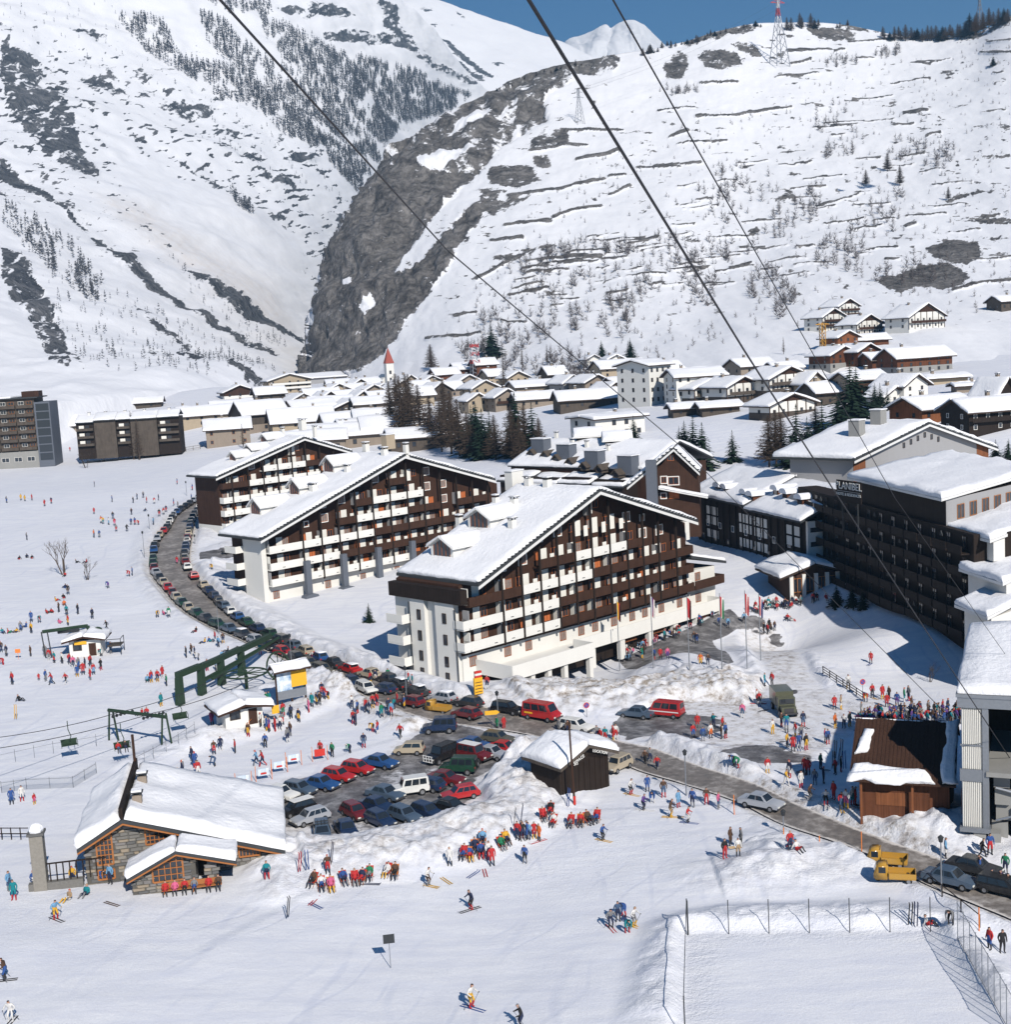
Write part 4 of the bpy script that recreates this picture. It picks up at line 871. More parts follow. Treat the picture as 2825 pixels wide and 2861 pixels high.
b = MB(); b.box(-1.0, -.003, -.6, 5, -2.5, 11); b.build('end_wall', ['white_plaster'], B2)
for z in (2.7, 5.5, 8.5):
    b = MB(); b.box(-2.6, 0, 5.0, 8.5, z, z+.2); b.box(-2.6, -2.5, 5.0, 8.5, z+.202, z+1.2); b.box(-2.5, -1, 5.0, 5.1, z+.202, z+1.2); b.build('corner_balcony', ['parapet_white'], B2)
for px, py in ((722,1440),(830,1385),(925,1322)):
    p = roof_ray(F2, RP2, px, py); dormer(B2, (p[0]-.5, p[1], p[2]+.25), 3.4, 2.9, 7.0)
for px, py, w in ((876,1377,1.1),(971,1325,.9),(1023,1262,1.0),(1075,1277,1.0),(1135,1265,.8)):
    p = roof_ray(F2, RP2, px, py); chimney(B2, p[0], p[1], p[2], w, w, 1.5)
p = roof_ray(F2, RP2, 1085, 1240); chimney(B2, p[0], p[1], p[2], 2.2, 1.6, 1.8, 'cream_plaster', False)

bays3 = [0, 2.6, 7, 11, 15, 19, 23, 27, 31, 35, 39]
O3 = atZ(621, 1497, 5.8)
B3, F3, RP3, RZ3 = hotel('gabled_hotel', 'farthest gabled hotel by the bend of the car lined road', O3, 46, [(603,1333),(851,1221),(985,1260)], -2.4, 10, 39,
    [(1.4, 'WWWWWBBBBB'), (4.3, 'WWWWWBBBBB'), (7.2, 'WWWWWBBBBB'), (10.4, 'BBWWWWWBBB'), (13.2, '.qoWWWB'), (15.9, '...PPP')], bays3, 0, 2.2, 37)
for px, py in ((655,1290),(742,1240),(700,1270)):
    p = roof_ray(F3, RP3, px, py); dormer(B3, (p[0]-.4, p[1], p[2]+.2), 2.8, 2.1, 5.0)
for px, py, w in ((845,1190,1.4),(880,1210,.8),(790,1215,.8)):
    p = roof_ray(F3, RP3, px, py); chimney(B3, p[0], p[1], p[2], w, w, 1.4)
# ------------------------------------------------------------------ residence behind the nearest hotel
def lettering(parent, s, size, loc, rot, mat):
    me = TXT[s]; me.materials.clear(); me.materials.append(MATS[mat]); o = obj('lettering', me, parent); o.location = loc; o.rotation_euler = rot; return o
def blk(t, name, mat, *a): b = MB(); b.box(*a); return b.build(name, [mat], t)

O4 = atY(1424, 1300, 292); f4 = Frame(O4, 133); ze = 0.0
B4 = thing('residence', 'long snow roofed residence with four grey chimney blocks behind the nearest hotel', 'residence', O4, f4.rz)
L4 = 37.0; sl = 4.6/12
blk(B4, 'wall', 'brown_boards', 0, L4, .4, 22, -14, -.4)
b = MB(); b.prism([(0, 0), (12, 4.6), (24, 0), (24, -.35), (12, 4.25), (0, -.35)], 'x', -.6, L4+.6); b.build('roof', ['slate'], B4)
snow_pad('roof_snow', [(-.6, -.3, -.1), (L4+.6, -.3, -.1), (L4+.6, 12, 4.62), (-.6, 12, 4.62)], .6, 34, 12, .1, B4, 3)
snow_pad('roof_snow', [(-.6, 24, .0), (L4+.6, 24, .0), (L4+.6, 12, 4.62), (-.6, 12, 4.62)], .6, 20, 8, .1, B4, 4)
for i in range(4):
    x0 = 1+i*8.8; z = -1.3-.25*(i % 2)
    blk(B4, 'bay_wall', 'dark_boards', x0, x0+7.4, -4.4, .38, -12, z-.36)
    b = MB(); b.prism([(-5.2, z-1.5), (.3, z), (.3, z-.3), (-5.2, z-1.8)], 'x', x0-.4, x0+7.9); b.build('bay_roof', ['slate'], B4)
    snow_pad('roof_snow', [(x0-.4, -5.2, z-1.49), (x0+7.9, -5.2, z-1.49), (x0+7.9, .3, z+.02), (x0-.4, .3, z+.02)], .55, 8, 6, .08, B4, 20+i)
def on4(px, py): return f4.on(px, py, (0, -sl, 1), (0, 0, .4))
for px, py in ((1513,1262),(1584,1278),(1663,1297),(1756,1312)):
    p = on4(px, py); chimney(B4, p[0], p[1], p[2], 3.6, 2.6, 2.9, 'chimney_grey', False, 'chimney_block')
for px, py in ((1488,1272),(1526,1277),(1557,1287),(1595,1297),(1634,1309),(1677,1316),(1724,1330)):
    p = on4(px, py); d = thing('dormer', None, None); d.parent = B4; d.location = p
    b = MB(); b.prism([(-.8, -.4), (.8, -.4), (.8, .5), (0, 1.25), (-.8, .5)], 'y', -.4, 3.0); b.build('dormer_wall', ['grey_boards'], d)
    b = MB(); b.box(-.45, .45, -.44, -.405, -.1, .6); b.build('dormer_glass', ['glass'], d)
    for s in (-1, 1):
        b = MB(); b.prism([(0, 1.45), (s*1.15, .38), (s*1.15, .22), (0, 1.28)], 'y', -.9, 3.0); b.build('dormer_roof', ['grey_boards'], d)
for px, py in ((1600,1245),(1555,1225),(1640,1250),(1700,1262),(1765,1300),(1590,1268)):
    p = on4(px, py); chimney(B4, p[0], p[1], p[2], .7, .7, 1.2)
for px, py in ((1610,1222),(1690,1232)):
    p = on4(px, py); g = thing('rear_gable', None, None); g.parent = B4; g.location = p; g.rotation_euler = (0, 0, R(-50))
    b = MB(); b.prism([(-3.2, -.5), (3.2, -.5), (3.2, .3), (0, 1.7), (-3.2, .3)], 'y', 0, 6); b.build('gable_wall', ['dark_boards'], g)
    for s in (-1, 1):
        b = MB(); b.prism([(0, 1.95), (s*3.9, .3), (s*3.9, .05), (0, 1.7)], 'y', -.7, 6); b.build('gable_roof', ['fascia_white'], g)
        snow_pad('roof_snow', [(0, -.7, 1.96), (0, 6, 1.96), (s*3.9, 6, .31), (s*3.9, -.7, .31)], .4, 6, 5, .1, g, 5)
# brown gable end with the grey tower
O4b = atY(1790, 1415, 246); f4b = Frame(O4b, 102)
T4 = thing('residence', 'brown gabled residence end with a tall slate grey tower', 'residence', O4b, f4b.rz)
rp = [f4b.front(*p, -1) for p in ((1752,1358),(1882,1250),(1955,1318))]
b = MB(); b.prism([(1.5, -6), (11.0, -6), (11.0, rp[2][2]-.3), (rp[1][0], rp[1][2]-.5), (1.5, rp[0][2]+.6)], 'y', 0, 4); b.build('wall', ['brown_boards'], T4)
gable_roof(T4, rp[0][0], rp[0][2], rp[1][0], rp[1][2], rp[2][0], rp[2][2], -1, 5, .3, True, .5, 8, 12, 6)
blk(T4, 'tower', 'chimney_grey', 1.4, 3.4, -1.9, -.05, -6, rp[1][2]-2.2)
for px, py, w, h, k in ((1848,1350,1.0,1.2,'s'),(1868,1354,1.9,1.4,'s'),(1870,1394,1.9,1.4,'b'),(1848,1392,.9,.9,'s'),(1865,1288,1.2,1.2,'o')):
    p = f4b.front(px, py, 0); window(T4, p[0], 0, p[2], w, h, 2, k)
blk(T4, 'balcony', 'parapet_white', -2.5, 1.3, -1.4, .3, -2.5, -.6)
b = MB(); b.prism([(3.6, 3.6), (12.6, 1.6), (12.6, 1.3), (3.6, 3.3)], 'y', -1.6, -.05); b.build('canopy_roof', ['fascia_white'], T4)
snow_pad('roof_snow', [(3.6, -1.7, 3.62), (12.7, -1.7, 1.62), (12.7, -.1, 1.62), (3.6, -.1, 3.62)], .4, 8, 4, .05, T4, 8)

# ------------------------------------------------------------------ dormered wing
O5 = atZ(2255, 1592, 4.5); f5 = Frame(O5, 164)
B5 = thing('residence_wing', 'three storey dark wing with white panels and twin arched dormers', 'residence', O5, f5.rz)
L5 = 43.0; he = 8.4
blk(B5, 'wall', 'dark_boards', -L5, 0, 0, 17, -4, he-.1)
blk(B5, 'end_wall', 'white_plaster', .003, .6, 0, 3.6, -4, he-.2)
for z in (1.2, 3.9, 6.3): blk(B5, 'window', 'glass', .603, .64, .5, 3.0, z, z+.8)
for (x0, x1, dz) in ((-L5-1, -19.5, .6), (-19.4, 1.2, 0)):
    b = MB(); b.prism([(-1.6, he+dz), (9, he+4.4+dz), (19, he+dz), (19, he-.3+dz), (9, he+4.1+dz), (-1.6, he-.3+dz)], 'x', x0, x1); b.build('roof', ['slate'], B5)
    snow_pad('roof_snow', [(x0, -1.7, he+dz), (x1, -1.7, he+dz), (x1, 9, he+4.42+dz), (x0, 9, he+4.42+dz)], .65, 20, 12, .1, B5, 30+int(dz*10))
    snow_pad('roof_snow', [(x0, 19, he+dz), (x1, 19, he+dz), (x1, 9, he+4.42+dz), (x0, 9, he+4.42+dz)], .65, 14, 8, .1, B5, 33+int(dz*10))
for i, (px, py) in enumerate(((2010,1372),(2030,1377),(2085,1392),(2103,1398),(2172,1382),(2198,1392),(2240,1408),(2250,1410))):
    if i == 7: continue
    p = f5.on(px, py, (0, -.42, 1), (0, -1.6, he+.5)); d = thing('dormer', None, None); d.parent = B5; d.location = p
    b = MB(); b.box(-.9, .9, -.3, 3.2, -1, 1.1); b.build('dormer_wall', ['rust_boards'], d)
    b = MB(); b.box(-.5, .5, -.34, -.305, .05, .95); b.build('dormer_glass', ['glass'], d)
    b = MB(); pr = [(1.35*math.cos(a), 1.1+.75*math.sin(a)) for a in np.linspace(-.25, math.pi+.25, 9)]
    b.prism(pr, 'y', -.8, 3.6); b.build('arched_roof', ['roof_snow'], d)
for (x0, k) in ((-38.5, 2), (-24.5, 2), (-18.5, 2), (-6.5, 2)):
    for j in range(k):
        for z in (.9, 3.5, 5.4)[:3]:
            blk(B5, 'facade_panel', 'white_plaster', x0+j*2.7, x0+j*2.7+2.1, -.12, -.004, z, z+1.55)
for x in np.arange(-L5+1, -1, 2.7): blk(B5, 'post', 'dark_boards', x-.12, x+.12, -.3, -.125, -4, he-.3)
for x in np.arange(-L5+2, -8, 5.4): window(B5, x, 0, .2, 1.1, 1.2, 1, 'd'); window(B5, x+2.2, 0, 3.0, 1.1, 1.2, 1, 'w')

# ------------------------------------------------------------------ tall dark residence on the right
O6 = atZ(2724, 1797, 3.0); f6 = Frame(O6, 172)
B6 = thing('tall_residence', 'tall dark shaded residence facade with rows of balconies under thick roof snow', 'residence', O6, f6.rz)
zr = f6.side(2613, 1390, 0.0); L6 = 62.0; hr = 17.2
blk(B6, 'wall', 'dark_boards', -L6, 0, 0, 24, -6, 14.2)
p0 = f6.front(2613, 1392, -1.2); xr = p0[0]; hr = p0[2]
dF = np.array([math.cos(R(48-172)), math.cos(R(48-82))])           # sunny front direction in plan
def plan(c, u, v): return (c[0]-u+dF[0]*v, c[1]+dF[1]*v)
def quad_block(t, c, u, v, z0, z1, wall, snow, rise, seed, ov=1.0, fasc='fascia_white'):
    P = [plan(c, 0, 0), plan(c, u, 0), plan(c, u, v), plan(c, 0, v)]
    b = MB(); b.prism(P, 'z', z0, z1); b.build('wall', [wall], t)
    co = plan((c[0]+ov*.6, c[1]), 0, 0); co = (co[0]-dF[0]*ov, co[1]-dF[1]*ov-.3)
    Q = [plan(co, 0, 0), plan(co, u+2*ov, 0), plan(co, u+2*ov, v+2*ov), plan(co, 0, v+2*ov)]
    zz = [z1, z1, z1+rise, z1+rise]
    b = MB(); b.add([(q[0], q[1], z+.002) for q, z in zip(Q, zz)]+[(q[0], q[1], z+.36) for q, z in zip(Q, zz)], [(3, 2, 1, 0), (4, 5, 6, 7), (0, 1, 5, 4), (1, 2, 6, 5), (2, 3, 7, 6), (3, 0, 4, 7)]); b.build('roof', [fasc], t)
    snow_pad('roof_snow', [(q[0], q[1], z+.37) for q, z in zip(Q, zz)], snow, 22, 14, .05, t, seed)
quad_block(B6, (xr-.6, .6), 29, 27, 14.2, hr-.4, 'dark_boards', .75, .9, 40, 1.2)
fw = thing('front_wall', None, None); fw.parent = B6; fw.location = (xr-.6, .6, 0); fw.rotation_euler = (0, 0, R(172-48))
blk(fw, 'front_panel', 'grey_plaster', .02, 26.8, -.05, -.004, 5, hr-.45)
for i in range(7): window(fw, 2.8+i*3.4, -.05, hr-3.4, 1.9, 2.0, 2, 'g')
for fl in range(5):
    z = .3+fl*2.8
    for i in range(14):
        x0 = -L6+2+i*4.25
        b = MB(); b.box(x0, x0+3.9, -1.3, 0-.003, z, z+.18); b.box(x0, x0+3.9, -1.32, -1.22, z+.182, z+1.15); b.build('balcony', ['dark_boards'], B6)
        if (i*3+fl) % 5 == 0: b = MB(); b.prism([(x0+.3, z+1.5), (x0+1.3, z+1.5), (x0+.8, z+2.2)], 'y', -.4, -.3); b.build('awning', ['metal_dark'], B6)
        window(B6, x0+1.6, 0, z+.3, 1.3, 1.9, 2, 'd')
for fl in range(4):
    b = MB(); z = 4.0+fl*2.8; b.prism([(-L6+.5, z), (-L6+5.5, z), (-L6+3, z+1.1)], 'y', -2.2, -2.1); b.build('awning', ['metal_grey'], B6)
sg = thing('rooftop_sign', 'white lettered roof sign reading PLANIBEL above the dark wing', 'sign', atY(2372, 1405, 196), R(-70))
blk(sg, 'sign_panel', 'dark_boards', -3.1, 3.1, 0, .12, .05, 3.3); blk(sg, 'post', 'metal_dark', -2.0, -1.85, .13, .3, -4.5, 3.2); blk(sg, 'post', 'metal_dark', 1.85, 2.0, .13, .3, -4.5, 3.2)
lettering(sg, 'PLANIBEL', 1.55, (0, -.03, 2.45), (R(90), 0, 0), 'frame_white'); lettering(sg, 'HOTEL & RESIDENCES', .62, (0, -.03, 1.2), (R(90), 0, 0), 'frame_white')
b = MB(); b.box(-2.9, 2.9, -.035, -.003, 1.62, 1.7); b.build('underline', ['metal_grey'], sg)

# stepped white annexes at the right edge
def annex(name, label, px, py, Y, ang, W, D, h, mat, snow=.7, lean=1.0, win=0, eave=1.0):
    O = atY(px, py, Y); fr = Frame(O, ang); t = thing(name, label, 'building', O, fr.rz)
    blk(t, 'wall', mat, 0, W, 0, D, -h, -.4)
    b = MB(); b.prism([(-eave, 0), (D*.5, lean), (D+eave, 0), (D+eave, -.35), (D*.5, lean-.35), (-eave, -.35)], 'x', -eave, W+eave); b.build('roof', ['fascia_white'], t)
    snow_pad('roof_snow', [(-eave, -eave, .02), (W+eave, -eave, .02), (W+eave, D*.5, lean+.02), (-eave, D*.5, lean+.02)], snow, 14, 8, .08, t, int(px))
    snow_pad('roof_snow', [(-eave, D+eave, .02), (W+eave, D+eave, .02), (W+eave, D*.5, lean+.02), (-eave, D*.5, lean+.02)], snow, 10, 6, .08, t, int(px)+1)
    for i in range(win): window(t, 2+i*3, 0, -2.6, 1.2, 1.4, 2, 'g')
    return t, fr
def annex6(label, px, py, Y, u, v, hdn, wall, snow, rise, seed):
    O = atY(px, py, Y); t = thing('annex', label, 'annex', O, f6.rz); quad_block(t, (0, 0), u, v, -hdn, 0, wall, snow, rise, seed, .8); return t
annex6('lower snow capped annex stepping down in front of the tall residence', 2776, 1513, 166, 21, 26, 2.6, 'white_plaster', .8, 1.2, 91)
annex6('white snow covered annex at the right edge above the cable car station', 2812, 1632, 158, 9.5, 24, 9, 'white_plaster', .8, 1.5, 92)
annex6('pale annex with sloping snow roof just behind the cable car station', 2770, 1727, 152, 6.5, 24, 7, 'white_plaster', .6, 2.2, 93)
# big gable at the back
O7 = atY(2400, 1330, 232); f7 = Frame(O7, 46); rp = [f7.front(*p, -1.2) for p in ((2388,1283),(2598,1180),(2790,1250))]
B7 = thing('gabled_lodge', 'broad gabled lodge with grey wall behind the tall dark residence', 'lodge', O7, f7.rz)
b = MB(); xa = rp[0][0]+1.5; xb = rp[2][0]-2.0
def rz7(x): return (rp[0][2]+(rp[1][2]-rp[0][2])*(x-rp[0][0])/(rp[1][0]-rp[0][0]) if x < rp[1][0] else rp[1][2]+(rp[2][2]-rp[1][2])*(x-rp[1][0])/(rp[2][0]-rp[1][0]))-.45
b.prism([(xa, -8), (xb, -8), (xb, rz7(xb)), (rp[1][0], rz7(rp[1][0])), (xa, rz7(xa))], 'y', 0, 13); b.build('wall', ['grey_plaster'], B7)
b = MB(); b.prism([(xb-5, -8), (xb-.01, -8), (xb-.01, rz7(xb)-.05), (xb-5, rz7(xb-5)-.05)], 'y', -.06, -.004); b.build('timber_wall', ['warm_boards'], B7)
b = MB(); b.prism([(xa+.01, -8), (xa+4, -8), (xa+4, rz7(xa+4)-.05), (xa+.01, rz7(xa)-.05)], 'y', -.06, -.004); b.build('timber_wall', ['warm_boards'], B7)
gable_roof(B7, rp[0][0], rp[0][2], rp[1][0], rp[1][2], rp[2][0], rp[2][2], -1.2, 16, .35, True, .75, 9, 18, 12)
for i in range(6): window(B7, rp[1][0]-8+i*2.6, 0, rz7(rp[1][0]-8+i*2.6)-2.4, .8, 1.0, 1, 'd')
for px, py in ((2395,1200),(2455,1170)):
    p = f7.on(px, py+25, (-(rp[1][2]-rp[0][2]), 0, rp[1][0]-rp[0][0]), (rp[0][0], 0, rp[0][2])); chimney(B7, p[0], p[1], p[2], 2.2, 2.2, 3.4, 'concrete', False, 'chimney_block')

# ------------------------------------------------------------------ pavilion with orange windows
O8 = G(2206, 1684); O8[2] += 1.5; f8 = Frame(O8, 80); P8 = thing('pavilion', 'small snow roofed pavilion with orange framed windows in front of the dark wing', 'pavilion', O8, f8.rz)
W8 = 8.6
b = MB(); b.prism([(0, -2), (W8, -2), (W8, 2.6), (W8/2, 4.3), (0, 2.6)], 'y', 0, 9); b.build('wall', ['brown_boards'], P8)
for x in (0.05, 2.2, 4.3, 6.2, 8.0): blk(P8, 'column', 'white_plaster', x, x+.6, -.35, -.003, -2, 3.0)
for x, w in ((.7, 1.45), (2.85, 1.4), (4.95, 1.2), (6.85, 1.1)): window(P8, x, -.05, .1, w, 2.3, 2, 'g')
for s in (-1, 1):
    b = MB(); xe = W8/2+s*(W8/2+1.9); b.prism([(W8/2, 4.7), (xe, 2.75), (xe, 2.45), (W8/2, 4.4)], 'y', -1.0, 10); b.build('roof', ['soffit'], P8)
    snow_pad('roof_snow', [(W8/2, -1.0, 4.71), (W8/2, 10, 4.71), (xe, 10, 2.76), (xe, -1.0, 2.76)], .7, 10, 8, .05, P8, 55+s)

# ------------------------------------------------------------------ ticket chalet by the road
O9 = G(1566, 2222); O9[2] -= .2; f9 = Frame(O9, 52); P9 = thing('ski_hut', 'dark timber ski hut with thick snow roof beside the road', 'hut', O9, f9.rz)
p = f9.front(1703, 2192, 0); W9 = p[0]; h9 = 3.25
b = MB(); b.prism([(0, -1), (W9, -1), (W9, h9-.2), (W9*.5, h9+1.1), (0, h9-.2)], 'y', 0, 4.4); b.build('wall', ['dark_boards'], P9)
for i in range(9): x = W9*(i+.5)/9; blk(P9, 'board_batten', 'dark_boards', x-.05, x+.05, -.06, -.004, -1, h9-.35)
for s in (-1, 1):
    xe = W9/2+s*(W9/2+.6); b = MB(); b.prism([(W9/2, h9+1.5), (xe, h9-.05), (xe, h9-.35), (W9/2, h9+1.2)], 'y', -1.0, 5.1); b.build('roof', ['grey_boards'], P9)
    snow_pad('roof_snow', [(W9/2, -1.0, h9+1.51), (W9/2, 5.1, h9+1.51), (xe, 5.1, h9-.04), (xe, -1.0, h9-.04)], .8, 8, 10, .02, P9, 60+s, .1)
for s, txt, u in ((-1, 'NOLEGGIO', .30), (1, 'SCI', .36), (1, 'LOCATION', .70)):
    pass
sl9 = math.atan2(1.55, W9/2+.9)
lettering(P9, 'ESPACE', .62, (W9*.27, -1.03, h9+.38), (R(90), -sl9, 0), 'frame_white'); lettering(P9, 'SKI', .62, (W9*.33, -.05, h9-.35), (R(90), 0, 0), 'frame_white'); lettering(P9, 'LOCATION', .55, (W9*.70, -1.03, h9+.5), (R(90), sl9, 0), 'frame_white')

# ------------------------------------------------------------------ kiosk with brown metal roof
O10 = G(2412, 2230); f10 = Frame(O10, 111); K = thing('lift_kiosk', 'brown roofed lift kiosk with melting snow beside the cable car station', 'kiosk', O10, f10.rz)
hk = 3.4
pA = f10.level(2372, 2178, hk); pB = f10.level(2640, 2210, hk); pC = f10.level(2683, 2045, hk+1.4); pD = f10.level(2412, 2027, hk+1.4)
xa, xb, yf, yk = pA[0], pC[0], pA[1], pC[1]
blk(K, 'wall', 'rust_boards', .1, xb-.6, yf+1.1, yk-.5, -1.5, hk-.3)
ym = yf+(yk-yf)*.62
b = MB(); b.prism([(yf, hk), (ym, hk+3.7), (yk, hk+1.2), (yk, hk+1.05), (ym, hk+3.55), (yf, hk-.15)], 'x', xa, xb); b.build('roof', ['brown_boards'], K)
for i in range(26):
    x = xa+(xb-xa)*(i+.5)/26; b = MB(); b.prism([(yf, hk+.002), (ym, hk+3.702), (ym, hk+3.76), (yf, hk+.06)], 'x', x-.03, x+.03); b.build('roof_rib', ['brown_boards'], K)
def kr(u, v): return (xa+(xb-xa)*u, yf+(ym-yf)*v, hk+3.7*v+.01)
snow_pad('roof_snow', [kr(0, -.02), kr(.8, -.02), kr(.72, .2), kr(.05, .26)], .35, 14, 5, .02, K, 70, .5)
snow_pad('roof_snow', [kr(.86, 0), kr(1, 0), kr(1, 1), kr(.9, 1)], .25, 6, 12, .02, K, 71, .5)
snow_pad('roof_snow', [kr(.02, .38), kr(.14, .42), kr(.2, .8), kr(.12, .82)], .35, 6, 8, .02, K, 72, .5)
snow_pad('roof_snow', [kr(.0, .97), kr(.95, .97), (xb, yk, hk+1.25), (xa, yk, hk+1.25)], .2, 12, 4, .02, K, 73, .3)
for x in (.2, 4.6, 8.8): blk(K, 'post', 'warm_boards', x, x+.2, yf+.4, yf+.6, -1.5, hk-.3)
blk(K, 'hatch', 'warm_boards', 1.5, 4.2, yf+1.04, yf+1.095, .9, 2.1)

# ------------------------------------------------------------------ cable car station at the right edge
O11 = G(2690, 2330); O11[2] = .2; f11 = Frame(O11, 113)
S = thing('cable_car_station', 'cable car station with white corrugated corner and dark open bay at right edge', 'station', O11, f11.rz)
top = f11.front(2683, 1945, 0)[2]; bot = 1.6; w = f11.front(2747, 2250, 0)[0]
for i in range(11):
    x0 = w*i/11
    for z0, z1 in ((bot, 5.6), (6.7, 8.7), (8.85, top-.9)):
        b = MB(); b.prism([(x0, 0), (x0+w/22, -.12), (x0+w/11, 0), (x0+w/11, .1), (x0, .1)], 'z', z0, z1); b.build('corrugated_panel', ['white_plaster'], S)
blk(S, 'panel_backing', 'metal_grey', 0, w, .11, .6, bot, top); blk(S, 'steel_band', 'metal_grey', -.15, w+.1, -.16, .1, 5.62, 6.68); blk(S, 'steel_band', 'metal_grey', -.1, w+.1, -.14, .1, 8.71, 8.84)
blk(S, 'steel_corner', 'metal_grey', w+.002, w+.5, -.2, .6, bot, top-.9); blk(S, 'steel_lintel', 'metal_grey', -.3, 26, -.3, .6, top-.88, top)
blk(S, 'side_wall', 'dark_boards', -.02, .3, .61, 17, bot-3, top-.05); blk(S, 'bay_back', 'dark_boards', .6, 26, 12, 12.5, bot-3, top-.05); blk(S, 'bay_floor', 'concrete', w+.3, 26, -.4, 12, 6.2, 6.6)
blk(S, 'steel_ledge', 'metal_grey', -.2, w+.6, -.4, .8, bot-.4, bot-.002)
for x in (.9, w+.4, w+5): blk(S, 'pier', 'concrete', x, x+1.0, -.2, .9, -3, bot-.41)
rr = random.Random(4)
for i in range(10):
    for j in range(6):
        x0 = w+.8+i*1.5+rr.uniform(-.2, .2); z0 = -2.6+j*1.5; blk(S, 'concrete_block', 'concrete', x0, x0+1.3, 1.2+rr.uniform(-.5, .3), 3.4, z0, z0+1.35)
b = MB(); b.path([(w+1, .5, bot+3.4), (w+6, .4, bot+2.4), (w+12, .4, bot+1.4)], .12); b.path([(w+1, .3, bot+.6), (w+5, .3, bot+2)], .1); b.build('pipe', ['metal_grey'], S)
blk(S, 'roof', 'metal_grey', -.4, 26, -.4, 17.5, top+.002, top+.3)
snow_pad('roof_snow', [(-.4, -.4, top+.31), (26, -.4, top+.31), (26, 17.5, top+2.0), (-.4, 17.5, top+2.0)], .8, 14, 14, .05, S, 80)
# ------------------------------------------------------------------ village houses
NH = [0]
def house(label, px, py, Y, W, D, h, rh, ang=85, ridge='y', wall='cream_plaster', base=None, nw=3, nf=2, win='d', ch=1, ov=1.15, fasc='soffit', balcony=None, snow=.55, name='house', cat='house', bury=6, wsize=(1.0, 1.2)):
    NH[0] += 1; sd = NH[0]*13; rnd = random.Random(sd)
    O = hit(px, py); k_ = min(1.5, max(.6, O[1]/Y)); W *= k_; D *= k_; h *= k_*(.8 if h < 9 else 1); rh *= k_; wsize = (wsize[0]*k_, wsize[1]*k_)
    fr = Frame(O, ang); t = thing(name, label, cat, O, fr.rz); x0 = -W/2
    b = MB()
    if ridge == 'y': b.prism([(x0, -bury), (-x0, -bury), (-x0, h), (0, h+rh), (x0, h)], 'y', 0, D)
    else: b.prism([(0, -bury), (D, -bury), (D, h), (D/2, h+rh), (0, h)], 'x', x0, -x0)
    b.build('wall', [wall], t)
    if base:
        b = MB(); b.box(x0-.03, -x0+.03, -.03, D+.03, -bury-.1, h*.42); b.build('base_wall', [base], t)
    k = rh/(W/2 if ridge == 'y' else D/2); z0 = h-ov*k
    for s in (-1, 1):
        b = MB()
        if ridge == 'y':
            xe = s*(W/2+ov); pl = [(0, h+rh+.28), (xe, z0+.28), (xe, z0+.02), (0, h+rh+.02)]; b.prism(pl, 'y', -ov, D+ov)
            c = [(0, -ov, h+rh+.29), (0, D+ov, h+rh+.29), (xe, D+ov, z0+.29), (xe, -ov, z0+.29)]
        else:
            ye = D/2+s*(D/2+ov); pl = [(D/2, h+rh+.28), (ye, z0+.28), (ye, z0+.02), (D/2, h+rh+.02)]; b.prism(pl, 'x', x0-ov, -x0+ov)
            c = [(x0-ov, D/2, h+rh+.29), (-x0+ov, D/2, h+rh+.29), (-x0+ov, ye, z0+.29), (x0-ov, ye, z0+.29)]
        b.build('roof', [fasc], t); snow_pad('roof_snow', c, snow, 8, 6, .05, t, sd+s, .22)
    fh = h/max(nf, 1); ww, wh = wsize
    for f in range(nf):
        for i in range(nw):
            if rnd.random() < .1: continue
            x = x0+W*(i+.5)/nw-ww/2; window(t, x, -.03 if base else 0, f*fh+fh*.32, ww, wh, 1, win)
        m = max(1, int(D/4.5))
        sx = (x0, R(-90)) if math.sin(R(ang))*(px-CX)/F + math.cos(R(ang)) > 0 else (-x0, R(90))
        for i in range(m):
            y = D*(i+.5)/m
            if sx[0] < 0: window(t, sx[0]-(.03 if base else 0), y+ww/2, f*fh+fh*.32, ww, wh, 1, win, R(-90))
            else: window(t, sx[0]+(.03 if base else 0), y-ww/2, f*fh+fh*.32, ww, wh, 1, win, R(90))
        if balcony and f > 0:
            b = MB(); b.box(x0+.2, -x0-.2, -1.2, -.035, f*fh, f*fh+.15); b.box(x0+.2, -x0-.2, -1.22, -1.14, f*fh+.152, f*fh+1.0); b.build('balcony', [balcony], t)
    if balcony and wall == 'white_plaster' and ridge == 'y':
        for i in range(nw+1):
            x = x0+W*i/nw; zt = h+rh*(1-abs(x)/(W/2)); b = MB(); b.box(x-.14, x+.14, -.16, -.035, 0, zt-.1); b.build('timber_post', ['brown_boards'], t)
        b = MB(); b.prism([(-W*.30, h+rh*.38), (W*.30, h+rh*.38), (0, h+rh*.97)], 'y', -.1, -.036); b.build('gable_boards', ['brown_boards'], t)
    for i in range(ch):
        u = rnd.uniform(-.3, .3)
        if ridge == 'y': chimney(t, u*W*.6, D*rnd.uniform(.3, .7), h+rh-abs(u*W*.6)*k+.3, .8, .8, 1.2, 'tan_plaster')
        else: chimney(t, u*W, D*.5+.6, h+rh+.2, .8, .8, 1.1, 'tan_plaster')
    return t
